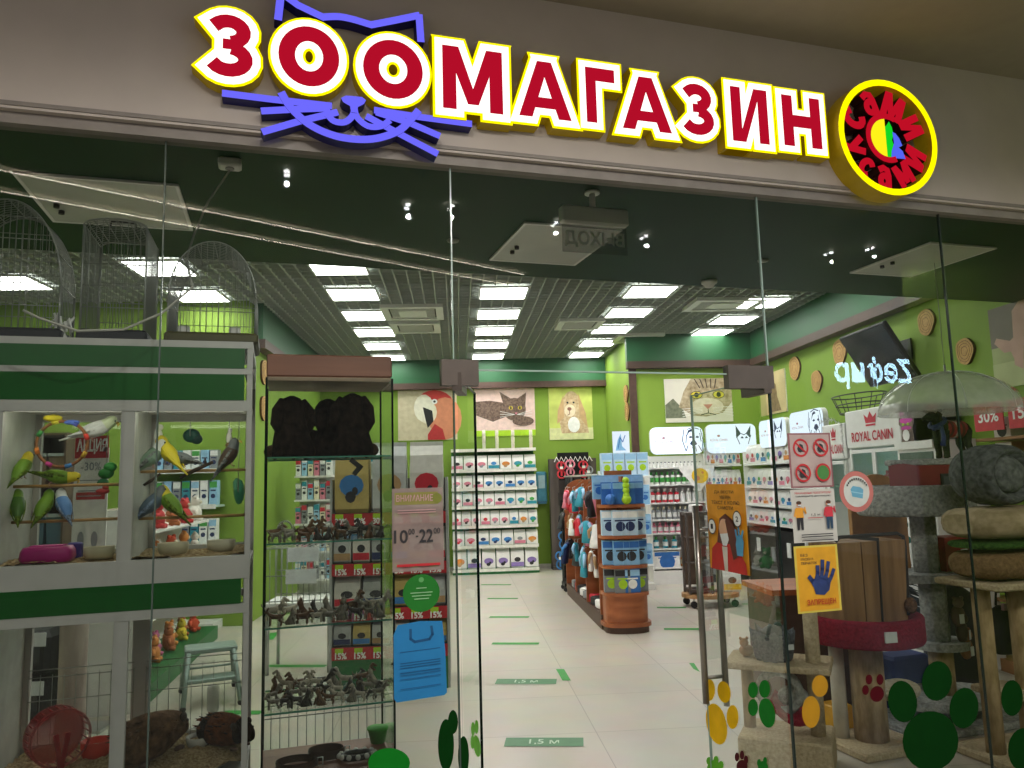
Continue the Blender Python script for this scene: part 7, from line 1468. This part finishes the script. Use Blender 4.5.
# black carriers and banner stand left of it
p = hz(87, 668, 0); yb_ = p.y-.0; xa, xb = hy(73, 500, 6.0).x, hy(107, 500, 6.0).x; z0, z1 = hy(90, 552, 6.0).z, hy(90, 448, 6.0).z
t = thing('price_banner', 'white banner stand with a red band, seen through the left bird bay', 'banner', (xa, 6.0, 0), 0); f = Flat((0, 0, z0), (1, 0, 0), ZV, xb-xa, z1-z0, M('banner_white', '#e8e6e0', .6, em=.0), .01, .002)
f.rect(.0, .9, 1, 1.12, RDI); f.text('АКЦИЯ', .05, .94, .95, 1.09, CO['white'], .03); f.text('-30%', .2, .78, .8, .86, CO['grey'], .01).rect(.1, .5, .95, .57, RDI)
for i in range(4): f.rect(.15, .68-.05*i, .85, .69-.05*i, CO['grey'])
for x in (.3, .7): f.ell(x, .12, .1, .08, CO['grey'], 10)
f.mb.build('banner_sheet', None, t); MB().cyl(((xb-xa)/2, .03, 0), ((xb-xa)/2, .03, z1), .015, steel).build('pole', None, t); MB().box(((xb-xa)/2, .03, .01), (.35, .25, .02), steel).build('foot', None, t)
y = 6.4; a, b_ = hy(18, 650, y).x, hy(62, 650, y).x; z1 = hy(40, 626, y).z; z0 = hy(40, 720, y).z
for i, (za, zb) in enumerate(((0, z1*.48), (z1*.5, z1))):
    t = thing('black_carrier', 'black fabric pet carrier, %s of two stacked behind the left lower cage' % ['bottom', 'top'][i], 'pet carrier', ((a+b_)/2, y, za+.001*(i+1)), 0); w_ = b_-a; MB().bx(-w_/2, w_/2, -.2, .2, 0, zb-za-.01, M('carrier_black', '#17181a'), .05).build('carrier_body', None, t); MB().box((0, -.203, (zb-za)*.5), (w_*.6, .008, (zb-za)*.4), col('#33363a')).build('mesh_window', None, t)
    MB().box((w_*.2, -.21, (zb-za)*.8), (.16, .008, .1), tag_w).build('price_tag', None, t)
y = 5.6; a, b_ = hy(60, 650, y).x, hy(87, 650, y).x; zt_ = hy(73, 618, y).z
t = thing('scratching_trunk', 'pale grey furry trunk-like scratching post behind the left lower cage', 'scratching post', ((a+b_)/2, y, 0), 0); r_ = (b_-a)/2; furp = streaks('pale_fur', '#b5a89c', '#8a7d74', 2, 8, .95, 5); m = MB(); m.lathe([(r_*1.25, 0), (r_*1.1, .1), (r_*.95, .35), (r_, .8), (r_*1.15, zt_+.3)], (0, 0, 0), furp, 20); m.build('trunk', None, t); m = MB(); m.bx(-r_*1.9, r_*1.9, -r_*1.6, r_*1.6, 0, .03, beige); m.build('base_board', None, t)
# toy gondola along the aisle
pa, pb = hz(139, 713, 0), hz(203, 652, 0); d = (pb-pa); LT = d.length+.75; an = math.atan2(d.y, d.x); t = thing('toy_gondola', 'low green-based gondola heaped with pet toys behind the right lower cage', 'shelf unit', pa, an); ztop = 1.55
MB().bx(0, LT, 0, .45, 0, .14, grn).build('base', None, t); MB().bx(0, LT, .42, .45, .22, ztop, col('#b8b2a6')).build('back_panel', None, t); MB().bx(-.02, 0, 0, .45, 0, ztop, white).build('side_panel', None, t)
tz = [.142, .58, 1.0, 1.34]
for z in tz[1:]: MB().bx(0, LT, .12, .43, z-.02, z, white).build('shelf_board', None, t)
TC = ['#d0502a', '#c23a3a', '#d98a3d', '#7a3fa0', '#d9c22e', '#3f9a4c', '#c96a9a', '#2f7fb8', '#b5683a', '#e6e2d8']
tproto = None; TN = {'#d0502a': 'orange', '#c23a3a': 'red', '#d98a3d': 'amber', '#7a3fa0': 'purple', '#d9c22e': 'yellow', '#3f9a4c': 'green', '#c96a9a': 'pink', '#2f7fb8': 'blue', '#b5683a': 'brown', '#e6e2d8': 'white'}
TM = {}
for r, z in enumerate(tz):
    n_ = 11
    for i in range(n_):
        c = TC[(i*3+r*7+(i*i) % 4) % 10]
        if r >= 2: c = ['#d0502a', '#b5683a', '#d98a3d', '#c23a3a'][(i+r) % 4] if i % 5 else '#e6e2d8'
        p = Vector(pa)+Matrix.Rotation(an, 3, 'Z') @ Vector((.12+i*(LT-.2)/n_, .2+.06*(i % 2), z+.002)); lb = '%s plush toy, %s from near end on the %s level of toy gondola' % (TN[c], ORD[i], ['lowest', 'second', 'third', 'top'][r])
        if c not in TM: 
            m = MB(); m.ball((0, 0, .075), (.06, .055, .075), col(c, rough=.8), 12); m.ball((0, 0, .175), .045, col(c, rough=.8), 12)
            for s_ in (-1, 1): m.ball((s_*.035, 0, .215), .018, col(c), 8); m.tube([(s_*.05, 0, .11), (s_*.085, -.02, .07)], [.022, .016], col(c), 6); m.tube([(s_*.03, -.01, .03), (s_*.045, -.06, .018)], [.024, .018], col(c), 6)
            m.ball((0, -.042, .17), (.02, .014, .016), CO['cream'], 8); TM[c] = m.build('plush_toy')
            o = TM[c]
        else: o = TM[c].copy(); C.objects.link(o)
        o.location = p; o.rotation_euler = (0, 0, an+random.uniform(-.5, .5)-PI*.0); tag(o, lb, 'plush toy', 'plush toys on the toy gondola'); o.scale = (random.uniform(.95, 1.25),)*3
# step ladder
p = hz(205, 702, 0); t = thing('step_ladder', 'small grey-green folding step ladder behind the right lower cage', 'step ladder', (p.x, p.y+.12, 0), .35); zs = hy(210, 648, p.y).z; lgm = M('ladder_grey', '#8fa39a', .45, metal=.3)
MB().bx(-.2, .2, -.13, .13, zs-.04, zs, lgm, .008).build('tread', None, t); MB().bx(-.18, .18, -.26, -.08, zs*.5-.03, zs*.5, lgm, .006).build('tread', None, t)
for s_ in (-1, 1):
    for y0, y1 in ((-.12, -.34), (.1, .28)): m = MB(); m.tube([(s_*.17, y0, zs-.03), (s_*.21, y1, .03)], .02, lgm, 6); m.ball((s_*.21, y1, .02), .024, black, 8); m.build('leg', None, t)
m = MB(); m.cyl((-.19, .19, zs*.5), (.19, .19, zs*.5), .01, lgm, 6); m.build('brace', None, t)
# wire crate behind the case and wire panel low behind it
y = 7.4; a, b_ = hy(264, 580, y).x, hy(332, 580, y).x; z0, z1 = hy(300, 603, y).z, hy(300, 548, y).z; w_ = b_-a
t = thing('wire_crate', 'wire dog crate with white tags on a low white stand, seen through the display case', 'crate', (a, y, 0), 0); MB().bx(0, w_, 0, .5, z0-.06, z0, white).build('tray', None, t); m = MB()
for i in range(13): x = w_*i/12; m.cyl((x, 0, z0), (x, 0, z1), .004, wire, 4); m.cyl((x, .5, z0), (x, .5, z1), .004, wire, 4); m.cyl((x, 0, z1), (x, .5, z1), .004, wire, 4)
for z in (z0+.02, (z0+z1)/2, z1): m.cyl((0, 0, z), (w_, 0, z), .006, wire, 4); m.cyl((0, .5, z), (w_, .5, z), .006, wire, 4)
m.build('wire_body', None, t)
for x, z in ((.35, .75), (.32, .35)): MB().bx(w_*x, w_*x+.28, -.012, -.006, z0+(z1-z0)*z, z0+(z1-z0)*z+.13, tag_w).build('white_tag', None, t)
m = MB()
for x in (.03, w_-.03):
    for y_ in (.03, .47): m.cyl((x, y_, 0), (x, y_, z0-.06), .018, steel, 8)
m.build('leg', None, t)
p0_ = SF(sfh(262, 720, 1.3)[0], 1.3); w_ = (SF(sfh(392, 720, 1.3)[0], 1.3)-p0_).length; z1 = sfh(330, 700, 1.3)[1]
t = thing('wire_fence', 'low wire playpen fence behind the foot of the display case', 'fence', p0_, AL); m = MB()
for i in range(16): x = w_*i/15; m.cyl((x, 0, 0), (x, 0, z1), .0025, wire, 5)
m.build('upright', None, t); m = MB()
for z in (.05, z1*.55, z1-.06, z1): m.cyl((0, 0, z), (w_, 0, z), .003, wire, 5)
m.build('cross_wire', None, t)
# goods wall behind: shelves of small packs on the left return wall and rear wall left of the white rack
y = 14.6; a, b_ = hy(325, 500, y).x, hy(392, 500, y).x; w_ = b_-a; zz = [hy(360, v, y).z for v in (462, 490, 520, 550)]
ru_ = unit('aquarium_rack', 'white shelf rack of small goods on the rear wall behind the display case', 'shelf rack', (a, y, 0), 0, w_, .4, zz, white, back=col('#cfd2cd'), base=white, top=zz[0]+.3)
for r, z in enumerate(zz):
    for i in range(8): pack('box', (w_/8*.85, .12, .26, [CO['white'], CO['sky'], CO['grey'], CO['teal']][(i*3+r) % 4], CO['white'], CO['dark']), 'small_carton', 'small carton, %s from left on %s level of the rear white rack' % (ORD[i], ORD[r]), 'carton', 'cartons on the rear white rack', place(ru_, w_, w_/8*(i+.5), .12, z+.001))

# busy racks in the left depths
y = 11.6; a, b_ = XL+.25, hy(331, 500, 11.6).x; w_ = b_-a; zz = [hy(300, v, y).z for v in (476, 500, 524, 552, 580)]
rr_u = unit('goods_rack', 'white shelf rack crowded with small goods beside the left return wall', 'shelf rack', (a, y, 0), 0, w_, .4, zz, white, back=col('#c9cbc6'), base=white, top=zz[0]+.32)
for r, z in enumerate(zz):
    for i in range(6): pack('box', (w_/6*.85, .12, .24+.04*(i % 2), [CO['white'], CO['pink'], CO['sky'], CO['grey'], CO['cream']][(i*2+r*3) % 5], [CO['red'], CO['white'], CO['teal']][(i+r) % 3], CO['dark']), 'small_carton', 'small carton, %s from left on %s level of the left goods rack' % (ORD[i], ORD[r]), 'carton', 'cartons on the left goods rack', place(rr_u, w_, w_/6*(i+.5), .12, z+.001))
y = 9.72; a, b_ = hy(142, 500, y).x, hy(216, 500, y).x; w_ = b_-a; zz = [hy(180, v, y).z for v in (470, 506, 545)]
rr_u = unit('aquarium_shelf', 'pale teal shelf of packs against the green wall behind the right bird bay', 'shelf rack', (a, y, 0), 0, w_, .4, zz, col('#b9cfc8'), back=col('#c4cfc8'), base=white, lip=pricew, top=zz[0]+.3)
for r, z in enumerate(zz):
    for i in range(8): pack('box', (w_/8*.85, .12, .3 if r else .24, [CO['white'], CO['teal'], CO['sky'], CO['white'], CO['grey']][(i*2+r*3) % 5], [CO['sky'], CO['white'], CO['green']][(i+r) % 3], CO['navy']), 'aquarium_pack', 'aquarium pack, %s from left on %s level of the teal shelf' % (ORD[i], ORD[r]), 'pack', 'packs on the teal shelf', place(rr_u, w_, w_/8*(i+.5), .12, z+.001))
y = 8.2; a, b_ = hy(24, 500, y).x, hy(62, 500, y).x; w_ = b_-a; zz = [hy(40, v, y).z for v in (433, 486, 548)]; dbr = streaks('dark_brown_board', '#4a3a2c', '#5d4a38', 0, 4)
rr_u = unit('brown_rack', 'dark brown shelf rack behind the left bird bay', 'shelf rack', (a, y, 0), 0, w_, .45, zz, dbr, back=col('#3a3026'), side=dbr, base=dbr, top=zz[0])
for r, (z, c, nm_) in enumerate(((zz[1], '#6d5a48', 'brown'), (zz[2], '#3d5a66', 'blue-grey'))):
    for i in range(2):
        t = thing('storage_tub', '%s storage tub, %s on the %s level of the dark brown rack' % (nm_, ['left', 'right'][i], ['upper', 'lower'][r]), 'tub', place(rr_u, w_, w_*(.27+.46*i), .2, z+.001), 0); ww = w_*.4; m = MB(); m.loft([[(-ww/2*k_, -.15*k_, q), (ww/2*k_, -.15*k_, q), (ww/2*k_, .15*k_, q), (-ww/2*k_, .15*k_, q)] for q, k_ in ((0, .88), (.3, 1))], col(c), False); m.build('tub_body', None, t); MB().box((0, 0, .315), (ww*1.05, .33, .03), col('#8d9690')).build('lid', None, t)
